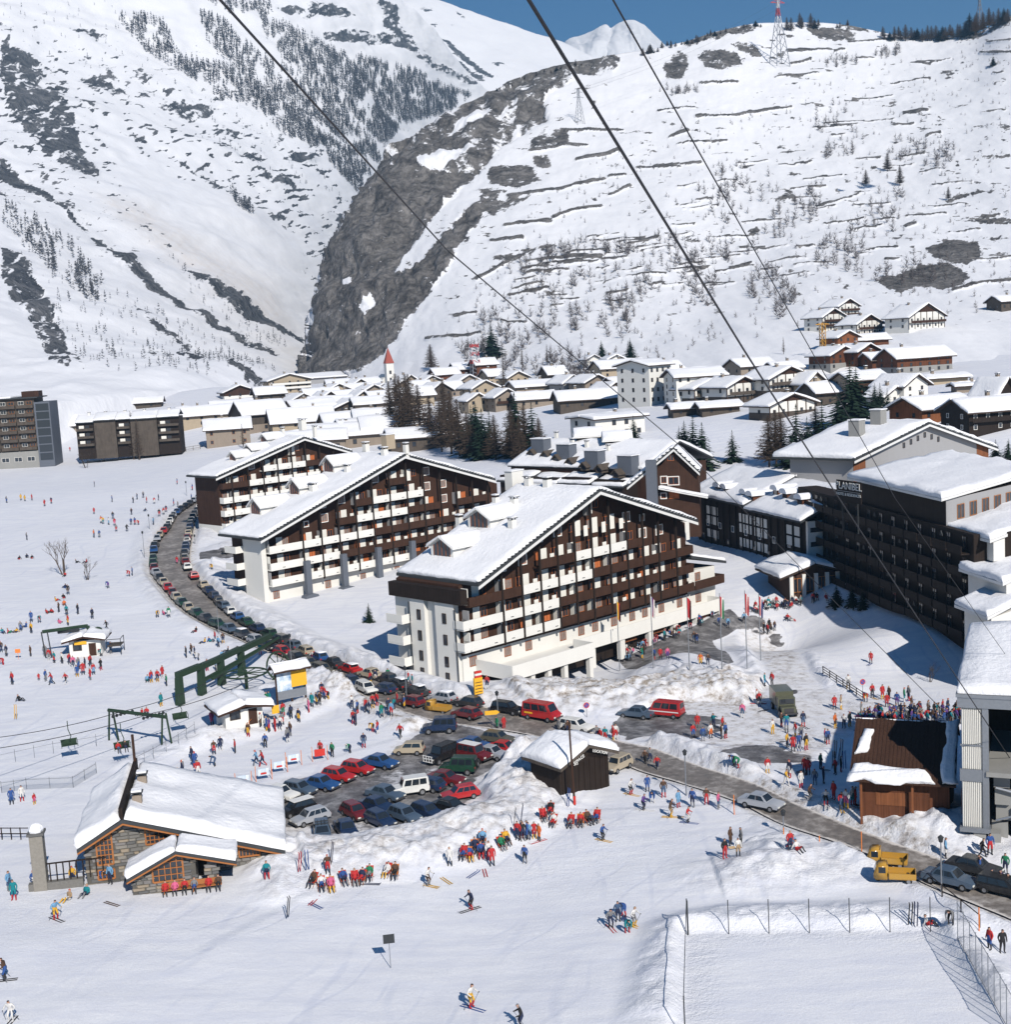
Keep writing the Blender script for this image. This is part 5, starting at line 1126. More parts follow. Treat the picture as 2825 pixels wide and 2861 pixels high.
V = [
 # centre of the village
 ('brown chalet left of three joined at the foot of the hill', 1252,1068,600,11,10,4.5,2.6,70,'x','rust_boards',None,3,2,'g'),
 ('brown chalet middle of three joined at the foot of the hill', 1305,1058,610,10,10,5.5,2.6,70,'x','rust_boards',None,3,2,'g'),
 ('tall brown chalet right of three joined at the foot of the hill', 1362,1052,620,10,10,7,2.6,70,'x','rust_boards',None,3,3,'g'),
 ('grey gabled house just below the three brown chalets', 1312,1092,560,10,11,5,2.4,60,'y','tan_plaster',None,2,2,'d'),
 ('cream gabled house with small attic window near the larch clump', 1358,1118,520,11,11,6,2.6,62,'y','cream_plaster',None,3,2,'d'),
 ('small cream house right behind the dark conifers', 1338,1152,480,8,8,5.5,2.2,62,'y','cream_plaster',None,2,2,'d'),
 ('brown balconied house right above the dark conifers', 1420,1145,490,10,10,6,2.6,66,'y','tan_plaster',None,3,2,'d','brown_boards'),
 ('long tan house with low gable in the village middle', 1510,1108,560,21,13,5.5,2.2,72,'x','tan_plaster',None,5,1,'d'),
 ('grey gable house beside the long tan house', 1602,1102,545,9,11,6,2.8,60,'y','grey_plaster',None,2,1,'d'),
 ('tan gable house with red chimney in the village middle', 1670,1100,545,12,12,6,2.6,60,'y','tan_plaster',None,2,2,'d'),
 ('low snowy house with two roof lights below the long tan house', 1500,1138,500,15,10,4,2.2,78,'x','tan_plaster',None,3,1,'d'),
 ('long dark barn with timber gallery below the tan gable house', 1648,1142,485,22,12,4.5,3.0,80,'x','grey_boards',None,4,1,'d'),
 ('wide cream house with broad roof behind the four storey white building', 1745,1052,600,22,14,5,3.2,72,'x','cream_plaster',None,4,2,'d'),
 ('low tan house left of the four storey white building', 1765,1098,520,14,11,4.5,2.4,66,'x','tan_plaster',None,3,1,'d'),
 ('small white cottage pair left among the conifers on the slope', 1660,1022,650,7,7,4,1.8,70,'y','white_plaster',None,2,1,'d'),
 ('small white cottage right among the conifers on the slope', 1722,1022,650,8,7,4,1.8,70,'y','white_plaster',None,2,1,'d'),
 # right slope
 ('tan barn with dark gable at the foot of the right slope', 2118,1045,560,17,12,4.5,2.8,66,'x','tan_plaster',None,2,1,'d'),
 ('low snowy cottage right of the tan barn', 2205,1050,530,12,9,4,2.0,70,'x','tan_plaster',None,2,1,'d'),
 ('half timbered chalet left in the terrace of balconied chalets', 1985,1128,440,13,11,6.5,2.6,60,'y','white_plaster','grey_boards',4,2,'d','grey_boards'),
 ('half timbered chalet in the middle of the terrace of balconied chalets', 2078,1125,440,14,13,6.8,2.8,60,'y','white_plaster','grey_boards',4,2,'d','grey_boards'),
 ('largest half timbered chalet at the right end of the balconied terrace', 2208,1110,440,18,13,8,3.4,60,'y','white_plaster','grey_boards',5,3,'d','grey_boards'),
 ('lower half timbered chalet in front of the balconied terrace', 2215,1162,410,18,10,4.5,3.0,62,'y','white_plaster','grey_boards',5,1,'d','grey_boards'),
 ('low snow capped garage left below the balconied terrace', 1925,1162,415,10,7,3,1.2,84,'x','grey_boards',None,2,1,'d'),
 ('low snow capped garage middle below the balconied terrace', 2015,1158,412,12,7,3,1.2,84,'x','grey_boards',None,2,1,'d'),
 ('tall brown and white apartment chalet above the big spruce', 2430,1120,420,13,11,8.5,2.2,72,'x','tan_plaster',None,4,3,'d','brown_boards'),
 ('white gabled chalet right of the tall apartment chalet', 2560,1118,415,11,12,6,3.0,58,'y','white_plaster',None,2,2,'d'),
 ('small white chalet with steep roof below the white gabled chalet', 2500,1128,395,9,7,3,2.4,58,'y','white_plaster',None,1,1,'d'),
 ('left dark wood chalet with stone base in the row on the slope', 2358,1030,500,14,11,6.5,2.8,58,'y','rust_boards','concrete',4,3,'d'),
 ('middle dark wood chalet in the row on the slope', 2428,1020,508,12,10,6.5,2.6,58,'y','rust_boards',None,3,3,'d'),
 ('low dark wood chalet right of the middle in the row on the slope', 2478,1028,490,12,9,4,2.2,74,'x','rust_boards',None,3,2,'d'),
 ('right dark wood chalet largest in the row on the slope', 2585,1040,480,24,12,7,3.2,70,'x','rust_boards','concrete',6,3,'d'),
 ('red brown gabled chalet left above the dark wood row', 2370,972,560,12,10,5.5,2.4,58,'y','warm_boards','white_plaster',3,2,'d'),
 ('low wide snowy chalet right above the dark wood row', 2440,965,555,14,9,3,2.0,80,'x','rust_boards',None,3,1,'d'),
 ('upper black and white balconied chalet left on the slope', 2330,925,610,15,11,8,3.4,56,'y','white_plaster',None,4,3,'d','brown_boards'),
 ('tallest black and white balconied chalet on the slope', 2372,895,650,14,11,8.5,3.2,56,'y','white_plaster',None,3,3,'d','brown_boards'),
 ('middle black and white balconied chalet on the slope', 2430,935,600,17,11,6,3.8,56,'y','white_plaster',None,5,2,'d','brown_boards'),
 ('right black and white balconied chalet with wide gable on the slope', 2590,918,585,24,13,6.5,5.4,56,'y','white_plaster',None,6,2,'d','brown_boards'),
 ('small dark chalet at the far right edge of the slope', 2825,868,560,10,9,5,2.2,70,'x','grey_boards',None,3,1,'d'),
 ('orange brown chalet with snowy roof right of the tall spruces', 2650,1172,345,18,12,4,2.6,64,'x','warm_boards',None,4,1,'d'),
 ('dark balconied chalet at the right edge behind the broad lodge', 2795,1205,320,17,12,6.5,2.6,76,'x','dark_boards',None,5,2,'w','dark_boards'),
 ('steep roofed dark hut at the right edge of the village', 2812,1122,400,9,9,2.5,5,60,'y','dark_boards',None,1,1,'d'),
 ('low flat stone shed in the field below the wood chalets', 2650,1072,455,14,6,2.5,.8,84,'x','cream_plaster',None,0,0,'d'),
 ('tiny pale shed alone in the snowfield at right', 2712,1096,430,9,5,2.6,.6,88,'x','tan_plaster',None,2,1,'d'),
 # left and middle distance
 ('grey stone barn between the dark hotel and the apartment block', 205,1212,500,12,12,4,3.5,60,'x','tan_plaster',None,1,1,'d'),
 ('long cream house behind the stone house', 585,1190,480,20,12,5,3,70,'x','cream_plaster',None,4,2,'d'),
 ('square stone house with hipped snow roof near the road bend', 640,1246,430,14,12,7,2.8,78,'x','tan_plaster',None,4,2,'g'),
 ('dark gabled farmhouse with deep eaves behind the stone house', 745,1205,445,15,14,7.5,4,62,'x','grey_boards','tan_plaster',3,2,'d'),
 ('broad cream farmhouse right of the dark gabled farmhouse', 850,1215,430,20,13,5.5,4,74,'x','cream_plaster',None,4,2,'d'),
 ('brown gabled chalet at the foot of the snowy mountain', 672,1112,620,15,10,3.5,2.8,66,'y','brown_boards','white_plaster',3,1,'d'),
 ('pale balconied inn at the mouth of the gorge', 812,1098,680,22,12,8,3,66,'y','cream_plaster',None,5,3,'d','white_plaster'),
 ('long low snowy warehouse at the foot of the cliff', 890,1072,760,34,18,4,2.4,60,'x','grey_plaster',None,0,0,'d'),
 ('low cottage right of the apartment block', 520,1185,500,9,10,5,2.4,66,'y','cream_plaster',None,2,1,'d'),
 ('snowy shed roof behind the apartment block', 395,1142,540,16,8,3,1.8,82,'x','grey_boards',None,2,1,'d'),
 ('small low house behind the long cream house', 650,1160,540,16,9,4,2.4,76,'x','tan_plaster',None,3,1,'d')]
for r in V:
    label, px, py, Y, W_, D_, h_, rh_, ang_, rg_, wl_, bs_, nw_, nf_, wn_ = r[:15]
    house(label, px, py, Y, W_, D_, h_, rh_, ang_, rg_, wl_, bs_, nw_, nf_, wn_, balcony=r[15] if len(r) > 15 else None)
rv = random.Random(21)
for i, (px, py, Y, W_, ang_, rg_) in enumerate([(905,1130,560,14,70,'x'),(950,1122,570,12,64,'y'),(1000,1118,580,13,72,'x'),(1048,1128,560,12,62,'y'),(930,1158,520,16,76,'x'),(990,1160,510,14,66,'y'),(1050,1160,500,15,74,'x'),
    (1035,1100,640,11,66,'x'),(980,1095,660,12,70,'y'),(1130,1120,560,12,64,'y'),(1170,1140,520,13,72,'x'),(1100,1150,520,12,66,'x'),(880,1170,470,15,66,'x'),(1210,1100,600,11,66,'y'),(925,1142,540,9,60,'y'),(965,1140,545,10,74,'x'),(1020,1142,540,9,66,'y'),(1075,1140,545,10,62,'x'),(1075,1110,600,9,70,'y'),(1010,1106,620,9,62,'y'),(950,1106,620,10,76,'x'),(1150,1100,620,9,62,'y'),(1180,1118,570,9,70,'x'),(1235,1120,560,10,60,'y'),(1270,1108,570,9,66,'x'),(1450,1085,600,10,66,'y'),(1560,1075,620,9,70,'x'),(1720,1120,500,9,62,'y'),(1390,1075,610,8,66,'x'),(760,1135,560,12,70,'x'),(850,1140,540,10,62,'y'),(2280,1105,480,9,62,'y'),(2320,1130,440,10,72,'x'),(1880,1060,560,10,66,'x')]):
    house(['stone walled village house crowded in the old village centre', 'cream village house crowded in the old village centre', 'dark timbered village house crowded in the old village centre'][i % 3], px, py, Y, W_, 11, rv.uniform(4, 6.5), rv.uniform(2.2, 3.4), ang_, rg_, ['tan_plaster', 'cream_plaster', 'grey_boards'][i % 3], 'brown_boards' if i % 4 == 1 else None, 3, 2, 'd')['group'] = 'old village houses'
for i, (px, py, Y, W_, D_, rh_, ang_) in enumerate([(965,1232,330,20,14,2.6,78),(1062,1215,345,18,14,2.8,70),(1155,1205,350,26,14,3.0,80),(1105,1180,380,22,12,2.8,80),(1000,1192,390,18,13,3,72),(1180,1236,320,15,10,1.8,78),(880,1248,300,14,9,1.8,82)]):
    house(['wide snow roofed lodge just behind the middle hotel, leftmost', 'snow roofed lodge behind the middle hotel with two chimneys', 'largest snow roofed lodge beside the larch clump', 'long snow roofed lodge behind the largest lodge', 'snow roofed lodge tucked behind the leftmost lodge', 'low snow roofed block right behind the middle hotel ridge', 'low snow roofed annex behind the farthest hotel'][i], px, py+22, Y, W_, D_, 4.0, rh_, ang_, 'x', 'grey_boards' if i % 2 else 'tan_plaster', None, 4, 1, 'd', 2, snow=.7, name='lodge', cat='lodge')
# four storey white building and flat white one
t = house('four storey white building with rows of small windows', 1848,1128,430,10,15,12.5,1.6,52,'x','white_plaster',None,4,4,'d',0,wsize=(.9,1.3)); 
house('white wing of the four storey building behind the balconied terrace', 1960,1128,445,17,14,9.2,2.2,80,'x','white_plaster',None,6,4,'d',1,wsize=(.9,1.3))
house('flat roofed white two storey building beside a lone spruce', 1735,1222,360,16,13,6.6,.5,62,'x','white_plaster',None,4,2,'d',1,wsize=(1.2,1.3),ov=1.1,snow=.7)
# church
O = hit(1090, 1075); t = thing('church', 'small church with red pointed spire below the cliff', 'church', O, R(20))
b = MB(); b.box(-2.2, 2.2, -2.4, 2.4, -8, 12); b.build('tower', ['white_plaster'], t)
b = MB(); b.add([(-2.5, -2.7, 12), (2.5, -2.7, 12), (2.5, 2.7, 12), (-2.5, 2.7, 12), (0, 0, 21)], [(0, 1, 4), (1, 2, 4), (2, 3, 4), (3, 0, 4), (3, 2, 1, 0)]); b.build('spire', [plain('spire_red', (.33, .075, .055))], t)
b = MB(); b.prism([(-5, -20), (5, -20), (5, 2), (0, 6), (-5, 2)], 'y', 2.4, 18); b.build('nave', ['white_plaster'], t)
for z in (2, 6): window(t, -.6, -2.4, z, 1.2, 1.9, 1, 'd')
# left dark hotel, long slab seen from the front
O = atY(152, 1287, 470); fr = Frame(O, 84); t = thing('slab_hotel', 'long dark slab hotel with glazed stair tower at the left edge', 'hotel', O, fr.rz)
blk(t, 'wall', 'grey_boards', -70, -5, 0, 14, -6, 22.5); blk(t, 'base_wall', 'concrete', -70.1, -4.98, -.6, 14.02, -6, 4.0)
blk(t, 'stair_tower', 'chimney_grey', -4.95, .4, -1.0, 12, -6, 21.0)
for z in np.arange(0, 20, 2.9): blk(t, 'tower_glass', 'glass', -4.4, 0, -1.06, -1.005, z+.5, z+3.0)
for f in range(6):
    z = 4.4+f*2.95
    for i in range(9):
        x = -8.2-i*6.2-(0)
        if x < -55: break
        blk(t, 'balcony', 'grey_boards', x-2.9, x+2.9, -1.3, -.004, z, z+1.05)
        window(t, x-2.3, 0, z+1.15, 1.9, 1.25, 2, 'w'); window(t, x+.5, 0, z+1.15, 1.9, 1.25, 2, 'g')
for i in range(12): window(t, -9-i*4.4, -.6, .4, 2.6, 1.6, 2, 'w')
blk(t, 'roof', 'slate', -70, -3.5, -1.2, 14.6, 22.502, 22.9); blk(t, 'lift_housing', 'brown_boards', -9.5, -3.6, 2, 8, 22.91, 24.9)
snow_pad('roof_snow', [(-70, -1.2, 22.91), (-12.5, -1.2, 22.91), (-12.5, 14.6, 22.91), (-70, 14.6, 22.91)], .6, 20, 5, .1, t, 7)
# apartment block
O = atY(218, 1252, 470); fr = Frame(O, 84); t = thing('apartment_block', 'low dark apartment block with white balconies behind bare trees', 'apartment block', O, fr.rz); t.scale = (.97, .97, .84)
for i, (x0, x1, dz, y0) in enumerate(((0, 6.5, 0, 0), (6.6, 14.2, .6, -1.0), (14.3, 19.5, .4, 0), (19.6, 29, .3, -1.0), (29.1, 37, .3, 0))):
    s_ = thing('stair_bay', None, None); s_.parent = t
    blk(s_, 'wall', 'grey_boards' if i % 2 else 'dark_boards', x0, x1, y0, 11, -5, 10.4+dz)
    b = MB(); b.prism([(y0-1, 10.6+dz), (6, 13.2+dz), (12, 11+dz), (12, 10.7+dz), (6, 12.9+dz), (y0-1, 10.3+dz)], 'x', x0-.1, x1+.1); b.build('roof', ['slate'], s_)
    snow_pad('roof_snow', [(x0-.1, y0-1, 10.61+dz), (x1+.1, y0-1, 10.61+dz), (x1+.1, 6, 13.21+dz), (x0-.1, 6, 13.21+dz)], .6, 8, 6, .05, s_, 60+i)
    if i % 2 == 0:
        for f in range(3):
            z = .6+f*3.2; blk(s_, 'balcony', 'grey_boards', x0+.3, x1-.3, -1.3, -.004, z, z+1.0); blk(s_, 'curtain', 'shutter_white', x0+1, x0+2.8, -.1, -.004, z+1.0, z+2.2); window(s_, x0+3.1, 0, z+.9, 1.6, 1.5, 2, 'd')
    elif i == 3:
        pass
for x in (4, 10, 17, 24, 33): chimney(t, x, 5.5, 12.6, .9, .9, 1.6)
# ------------------------------------------------------------------ stone chalet restaurant
for i, c in enumerate([(.17, .165, .155), (.24, .225, .20), (.12, .12, .12), (.30, .25, .19), (.20, .19, .185)]): plain('stone_%d' % i, c, .85, .25, 6)
plain('mortar', (.10, .095, .085), .9, .2)
OC = G(245, 2472); OC[2] -= .15; fc = Frame(OC, 80)
CHT = thing('stone_chalet', 'stone walled chalet restaurant with heavy snow roof and orange lattice windows', 'chalet', OC, fc.rz)
cf = lambda px, py, y=0.0: fc.front(px, py, y)
eL = cf(214, 2374, -1.2); ap = cf(341, 2290, -1.2); eR = cf(797, 2376, -1.2); DC = 12.5
xw0, xw1 = 0.0, cf(757, 2400, 0)[0]
def rzc(x): return (eL[2]+(ap[2]-eL[2])*(x-eL[0])/(ap[0]-eL[0]) if x < ap[0] else ap[2]+(eR[2]-ap[2])*(x-ap[0])/(eR[0]-ap[0]))-.5
b = MB(); b.prism([(xw0, -1), (xw1, -1), (xw1, rzc(xw1)), (ap[0], rzc(ap[0])), (xw0, rzc(xw0))], 'y', .06, DC); b.build('wall', ['mortar'], CHT)
_st = []
def stone_mesh(i):
    rr = random.Random(i); b = MB(); w, h = .5, .5
    pts = [(-w*(.9+.2*rr.random()), -h*(.8+.3*rr.random())), (w*(.9+.2*rr.random()), -h*(.8+.3*rr.random())), (w*(.9+.2*rr.random()), h*(.8+.3*rr.random())), (-w*(.9+.2*rr.random()), h*(.8+.3*rr.random()))]
    d = .5+.5*rr.random()
    b.add([(p[0], 0, p[1]) for p in pts]+[(p[0]*.82, -d, p[1]*.8) for p in pts], [(4, 5, 6, 7), (0, 1, 5, 4), (1, 2, 6, 5), (2, 3, 7, 6), (3, 0, 4, 7)])
    return b.mesh('stone', ['stone_%d' % (i % 5)])
SM = [stone_mesh(i) for i in range(15)]
NST = [0]; extra = MB()
def stone_wall(t, inside, x0, x1, z0, z1, y, seed, rz=0, org=(0, 0)):
    rr = random.Random(seed); z = z0; r_ = 0
    while z < z1:
        h = rr.uniform(.22, .36); x = x0+rr.uniform(-.4, 0); 
        while x < x1:
            w = rr.uniform(.45, 1.15)
            if inside(x+w/2, z+h/2):
                NST[0] += 1
                if NST[0] <= 300:
                    o = obj('stone', SM[rr.randrange(15)], t); o.scale = (w*.96, .12, h*.92)
                    if rz == 0: o.location = (x+w/2, y, z+h/2)
                    else: o.location = (y, -(x+w/2), z+h/2); o.rotation_euler = (0, 0, rz)
                else:
                    extra.add([(x+.03, y, z+.02), (x+w-.03, y, z+.02), (x+w-.03, y, z+h-.03), (x+.03, y, z+h-.03)]+[(x+.06, y-.08, z+.05), (x+w-.06, y-.08, z+.05), (x+w-.06, y-.08, z+h-.06), (x+.06, y-.08, z+h-.06)],
                              [(4, 5, 6, 7), (0, 1, 5, 4), (1, 2, 6, 5), (2, 3, 7, 6), (3, 0, 4, 7)], rr.randrange(5))
            x += w
        z += h
W1 = (cf(266, 2336), cf(318, 2412)); W2 = (cf(403, 2302), cf(470, 2352)); W3 = (cf(273, 2432), cf(322, 2452))
def notwin(x, z, ws): return not any(a[0]-.1 < x < c[0]+.1 and c[2]-.1 < z < a[2]+.1 for a, c in ws)
xlim = cf(470, 2400)[0]
stone_wall(CHT, lambda x, z: xw0+.2 < x < xw1-.1 and z < rzc(x)-.25 and notwin(x, z, (W1, W2, W3)), xw0, xw1, -.4, ap[2], .055, 5)
def lattice(t, x0, x1, z0, z1, y, nx, nz, topfn=None, name='lattice_window'):
    g = thing(name, None, None); g.parent = t; g.location = (0, y, 0)
    top = topfn or (lambda x: z1)
    b = MB(); b.prism([(x0, z0), (x1, z0), (x1, top(x1)), (x0, top(x0))], 'y', -.02, .03); b.build('pane', ['glass'], g)
    b = MB()
    for i in range(nx+1):
        x = x0+(x1-x0)*i/nx; w = .07 if i in (0, nx) else .035; b.box(x-w, x+w, -.1, -.021, z0, top(x))
    for j in range(nz+1):
        z = z0+(z1-z0)*j/nz; w = .07 if j in (0, nz) else .03
        xs = [x for x in np.linspace(x0, x1, 21) if top(x) > z-.01]
        if len(xs) > 1: b.box(xs[0], xs[-1], -.115, -.03, z-w, z+w)
    b.build('lattice', ['timber_gold'], g); return g
lattice(CHT, W1[0][0], W1[1][0], W1[1][2], W1[0][2], .05, 4, 6); lattice(CHT, W2[0][0], W2[1][0], W2[1][2], W2[0][2], .05, 5, 5); lattice(CHT, W3[0][0], W3[1][0], W3[1][2], W3[0][2], .05, 4, 2)
wr = (cf(666, 2355), cf(726, 2385)); lattice(CHT, wr[0][0], wr[1][0], wr[1][2], wr[0][2], -.1, 6, 2)
for s, (xe, ze) in ((-1, (eL[0], eL[2])), (1, (eR[0], eR[2]))):
    b = MB(); b.prism([(ap[0], ap[2]), (xe, ze), (xe, ze-.3), (ap[0], ap[2]-.3)], 'y', -1.2, DC+1); b.build('roof', ['slate'], CHT)
    b = MB(); b.prism([(ap[0], ap[2]-.304), (xe, ze-.304), (xe, ze-.52), (ap[0], ap[2]-.52)], 'y', -1.1, -.85); b.build('rafter', ['timber_gold'], CHT)
    lift_ = .55 if s == 1 else 0
    snow_pad('roof_snow', [(ap[0]+.1*s, -1.2, ap[2]+.01), (ap[0]+.1*s, DC+1, ap[2]+.01), (xe, DC+1, ze+.01), (xe, -1.2, ze+.01)], .95, 16, 14, .02, CHT, 100+s, .08)
b = MB(); b.box(ap[0]-.25, ap[0]+.05, -1.1, DC+1, ap[2]-.2, ap[2]+1.0); b.build('ridge_board', ['dark_boards'], CHT)
b = MB(); b.tube((ap[0]-.1, DC, ap[2]+.3), (ap[0]-.1, DC, ap[2]+3.6), .14); b.build('flue_post', ['brown_boards'], CHT)
for px, py in ((398,2184),(384,2238)):
    p = fc.on(px, py, (-(eR[2]-ap[2]), 0, eR[0]-ap[0]), (ap[0], 0, ap[2]+.9)); chimney(CHT, p[0], p[1], p[2]-.2, .8, .7, .8, 'tan_plaster')
# lower front room
ye = -3.6
l2 = cf(352, 2458, ye-1); a2 = cf(490, 2378, ye-1); r2 = cf(660, 2405, ye-1); xe0, xe1 = cf(372, 2500, ye)[0], cf(615, 2470, ye)[0]
def rz2(x): return (l2[2]+(a2[2]-l2[2])*(x-l2[0])/(a2[0]-l2[0]) if x < a2[0] else a2[2]+(r2[2]-a2[2])*(x-a2[0])/(r2[0]-a2[0]))-.45
xd = cf(548, 2440, ye)[0]
b = MB(); b.prism([(xe0, -1), (xd, -1), (xd, rz2(xd)), (a2[0], rz2(a2[0])), (xe0, rz2(xe0))], 'y', ye+.06, .05); b.build('front_room_wall', ['mortar'], CHT)
W4 = (cf(422, 2395, ye), cf(514, 2455, ye))
stone_wall(CHT, lambda x, z: xe0+.1 < x < xd-.1 and z < rz2(x)-.2 and not (W4[0][0]-.1 < x < W4[1][0]+.1 and W4[1][2]-.1 < z), xe0, xd, -.5, a2[2], ye+.055, 6)
lattice(CHT, W4[0][0], W4[1][0], W4[1][2], W4[0][2], ye+.05, 5, 4, lambda x: min(W4[0][2], rz2(x)-.15))
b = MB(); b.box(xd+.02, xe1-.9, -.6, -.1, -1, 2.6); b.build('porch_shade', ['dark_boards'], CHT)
b = MB(); b.box(xd+.01, xe1-.9, ye, ye+.4, -1, .75); b.build('porch_wall', ['mortar'], CHT)
stone_wall(CHT, lambda x, z: x < xe1-1.0 and z < .7, xd, xe1-.9, -.5, .7, ye-.005, 8)
b = MB(); b.box(xe1-.9, xe1-.2, ye, ye+.7, -1, 2.4); b.build('porch_pier', ['mortar'], CHT)
stone_wall(CHT, lambda x, z: xe1-.95 < x < xe1-.15, xe1-.9, xe1-.2, -.4, 2.3, ye-.005, 9)
for (xe, ze) in ((l2[0], l2[2]), (r2[0], r2[2])):
    b = MB(); b.prism([(a2[0], a2[2]), (xe, ze), (xe, ze-.25), (a2[0], a2[2]-.25)], 'y', ye-1, -1.25); b.build('roof', ['slate'], CHT)
    b = MB(); b.prism([(a2[0], a2[2]-.254), (xe, ze-.254), (xe, ze-.45), (a2[0], a2[2]-.45)], 'y', ye-.9, ye-.7); b.build('rafter', ['timber_gold'], CHT)
    snow_pad('roof_snow', [(a2[0], ye-1, a2[2]+.01), (a2[0], -1.22, a2[2]+.01), (xe, -1.22, ze+.01), (xe, ye-1, ze+.01)], .75, 10, 8, .02, CHT, 110, .1)
if extra.f:
    o = extra.build('stonework', ['stone_%d' % i for i in range(5)], CHT); o['kind'] = 'stuff'
b = MB(); b.box(xe0+2.4, xe0+7.4, ye-.6, ye-.2, .38, .46); b.box(xe0+2.4, xe0+7.4, ye-.2, ye-.14, .5, .95)
for x in (2.6, 5, 7.2): b.box(xe0+x-.05, xe0+x+.05, ye-.55, ye-.25, -.6, .375)
bench = b.build('bench', ['timber_gold'], None); bench.location = tuple(OC); bench.rotation_euler = (0, 0, fc.rz); tag(bench, 'orange wooden bench along the stone chalet front wall', 'bench')
# terrace wall with stone pillar
tw = thing('terrace_wall', 'low stone terrace wall with tall pillar and dark railing left of the stone chalet', 'wall', OC, fc.rz)
xa_ = cf(80, 2465)[0]; xp = cf(92, 2400)[0]
blk(tw, 'wall', 'stone_0', xa_, -.3, -.3, .3, -1, .9); blk(tw, 'pillar', 'stone_1', xp-.1, xp+1.0, -.4, .7, -1, 5.2); blk(tw, 'pillar_cap', 'stone_2', xp-.25, xp+1.15, -.55, .85, 5.201, 5.4)
b = MB(); b.ball((xp+.45, .15, 5.6), .65, sq=(1, 1, .9)); b.build('snow_cap', ['roof_snow'], tw)
for i in range(9): x = xp+1.3+i*.55; blk(tw, 'baluster', 'dark_boards', x-.05, x+.05, -.1, 0, .9, 2.5)
blk(tw, 'rail', 'dark_boards', xp+1.05, xp+6, -.12, .02, 2.45, 2.55)
# ------------------------------------------------------------------ green chairlift
plain('lift_green', (.022, .045, .026), .55, .2); plain('rope', (.03, .03, .035), .6)
def Gz(px, py, dz=0): p = G(px, py); p[2] += dz; return p
LF = thing('chairlift_terminal', 'dark green stepped chairlift terminal with spoked bullwheel', 'ski lift')
base = [G(505, 1968), G(566, 1940), G(621, 1912), G(677, 1885)]
rel = base[0].copy(); LF.location = tuple(rel)
hts = [3.6, 3.4, 3.3, 3.2]
for i, p in enumerate(base):
    q = p-rel; r2_ = Vector(q); h = hts[i]
    nx = (base[i+1]-rel) if i < 3 else (q+(base[3]-base[2])*1.6)
    d = Vector(nx-q); d.z = 0; L = d.length; d.normalize(); ang_ = math.atan2(d.y, d.x)
    b = MB(); b.M = Matrix.Translation(r2_) @ Matrix.Rotation(ang_, 4, 'Z')
    b.prism([(-.75, -1), (.55, -1), (.45, h), (-.3, h)], 'y', -.38, .38); b.box(-.25, L*.98, -.36, .36, h+.002, h+.75); b.build('gantry', ['lift_green'], LF)
b = MB(); p0, p1 = Vector(base[1]-rel)+Vector((0, 0, 1.8)), Vector(base[3]-rel)+(Vector(base[3]-base[2]))*1.8+Vector((0, 0, 2.6)); b.tube(p0, p1, .3, n=6); b.tube(p0+Vector((1.2, 1.2, 0)), p1+Vector((.6, .6, .4)), .22, n=6); b.build('rail_beam', ['lift_green'], LF)
wc = Vector(G(690, 1925)-rel)+Vector((0, 0, 2.2)); b = MB()
for k in range(24):
    a0, a1 = 2*math.pi*k/24, 2*math.pi*(k+1)/24; b.tube(wc+Vector((2.9*math.cos(a0), 2.9*math.sin(a0), 0)), wc+Vector((2.9*math.cos(a1), 2.9*math.sin(a1), 0)), .13, n=5)
for k in range(10): a0 = 2*math.pi*k/10; b.tube(wc, wc+Vector((2.9*math.cos(a0), 2.9*math.sin(a0), 0)), .07, n=5)
b.tube(wc-Vector((0, 0, 3)), wc+Vector((0, 0, .4)), .25); b.build('bullwheel', ['lift_green'], LF)
wc = Vector(G(780, 1898)-rel)+Vector((0, 0, 2.0)); b = MB()
for k in range(20):
    a0, a1 = 2*math.pi*k/20, 2*math.pi*(k+1)/20; b.tube(wc+Vector((1.5*math.cos(a0), .4*math.cos(a0), 1.9*math.sin(a0))), wc+Vector((1.5*math.cos(a1), .4*math.cos(a1), 1.9*math.sin(a1))), .14, n=5)
for k in range(8): a0 = 2*math.pi*k/8; b.tube(wc, wc+Vector((1.5*math.cos(a0), .4*math.cos(a0), 1.9*math.sin(a0))), .07, n=5)
b.tube(wc, wc+Vector((-1.2, 0, -3)), .2); b.build('tension_wheel', ['lift_green'], LF)
TW = thing('chairlift_tower', 'dark green chairlift portal tower with rows of sheave wheels', 'ski lift'); tA = G(318, 2068); tB = G(466, 2078); TW.location = tuple(tA)
q = Vector(tB-tA); dn = Vector((q.x, q.y, 0)).normalized(); hT = 3.7
for c in (Vector((0, 0, 0)), q):
    for s in (-.55, .55):
        b = MB(); b.tube(c+dn*(s*.3)+Vector((s, 0, -1)), c+dn*(s*.1)+Vector((s*.3, 0, hT)), .13); b.build('leg', ['lift_green'], TW)
b = MB(); b.tube(Vector((0, 0, hT))-dn*.4, q+Vector((0, 0, hT-q.z))+dn*.3, .24, n=6); b.build('crossbeam', ['lift_green'], TW)
for u in (.22, .8):
    c = q*u+Vector((0, 0, hT-.35)); b = MB()
    for k in range(6): x = c+Vector((.9, .5, .1))*((k-2.5)*.45); b.tube(x-dn*.06, x+dn*.06, .2, n=8)
    b.tube(c-Vector((1.1, .6, .12)), c+Vector((1.1, .6, .12)), .07); b.build('sheave_train', ['metal_dark'], TW)
def cable(name, label, pts, r, sag=0.0, cat='cable', group=None):
    P = [Vector(p) for p in pts]; full = []
    for i in range(len(P)-1):
        for k in range(12):
            u = k/12; full.append(P[i].lerp(P[i+1], u)-Vector((0, 0, sag*4*u*(1-u))))
    full.append(P[-1]); b = MB(); o = full[0].copy(); b.path([p-o for p in full], r, 4); ob = b.build(name, ['rope'], None); ob.location = o
    return tag(ob, label, cat, group)
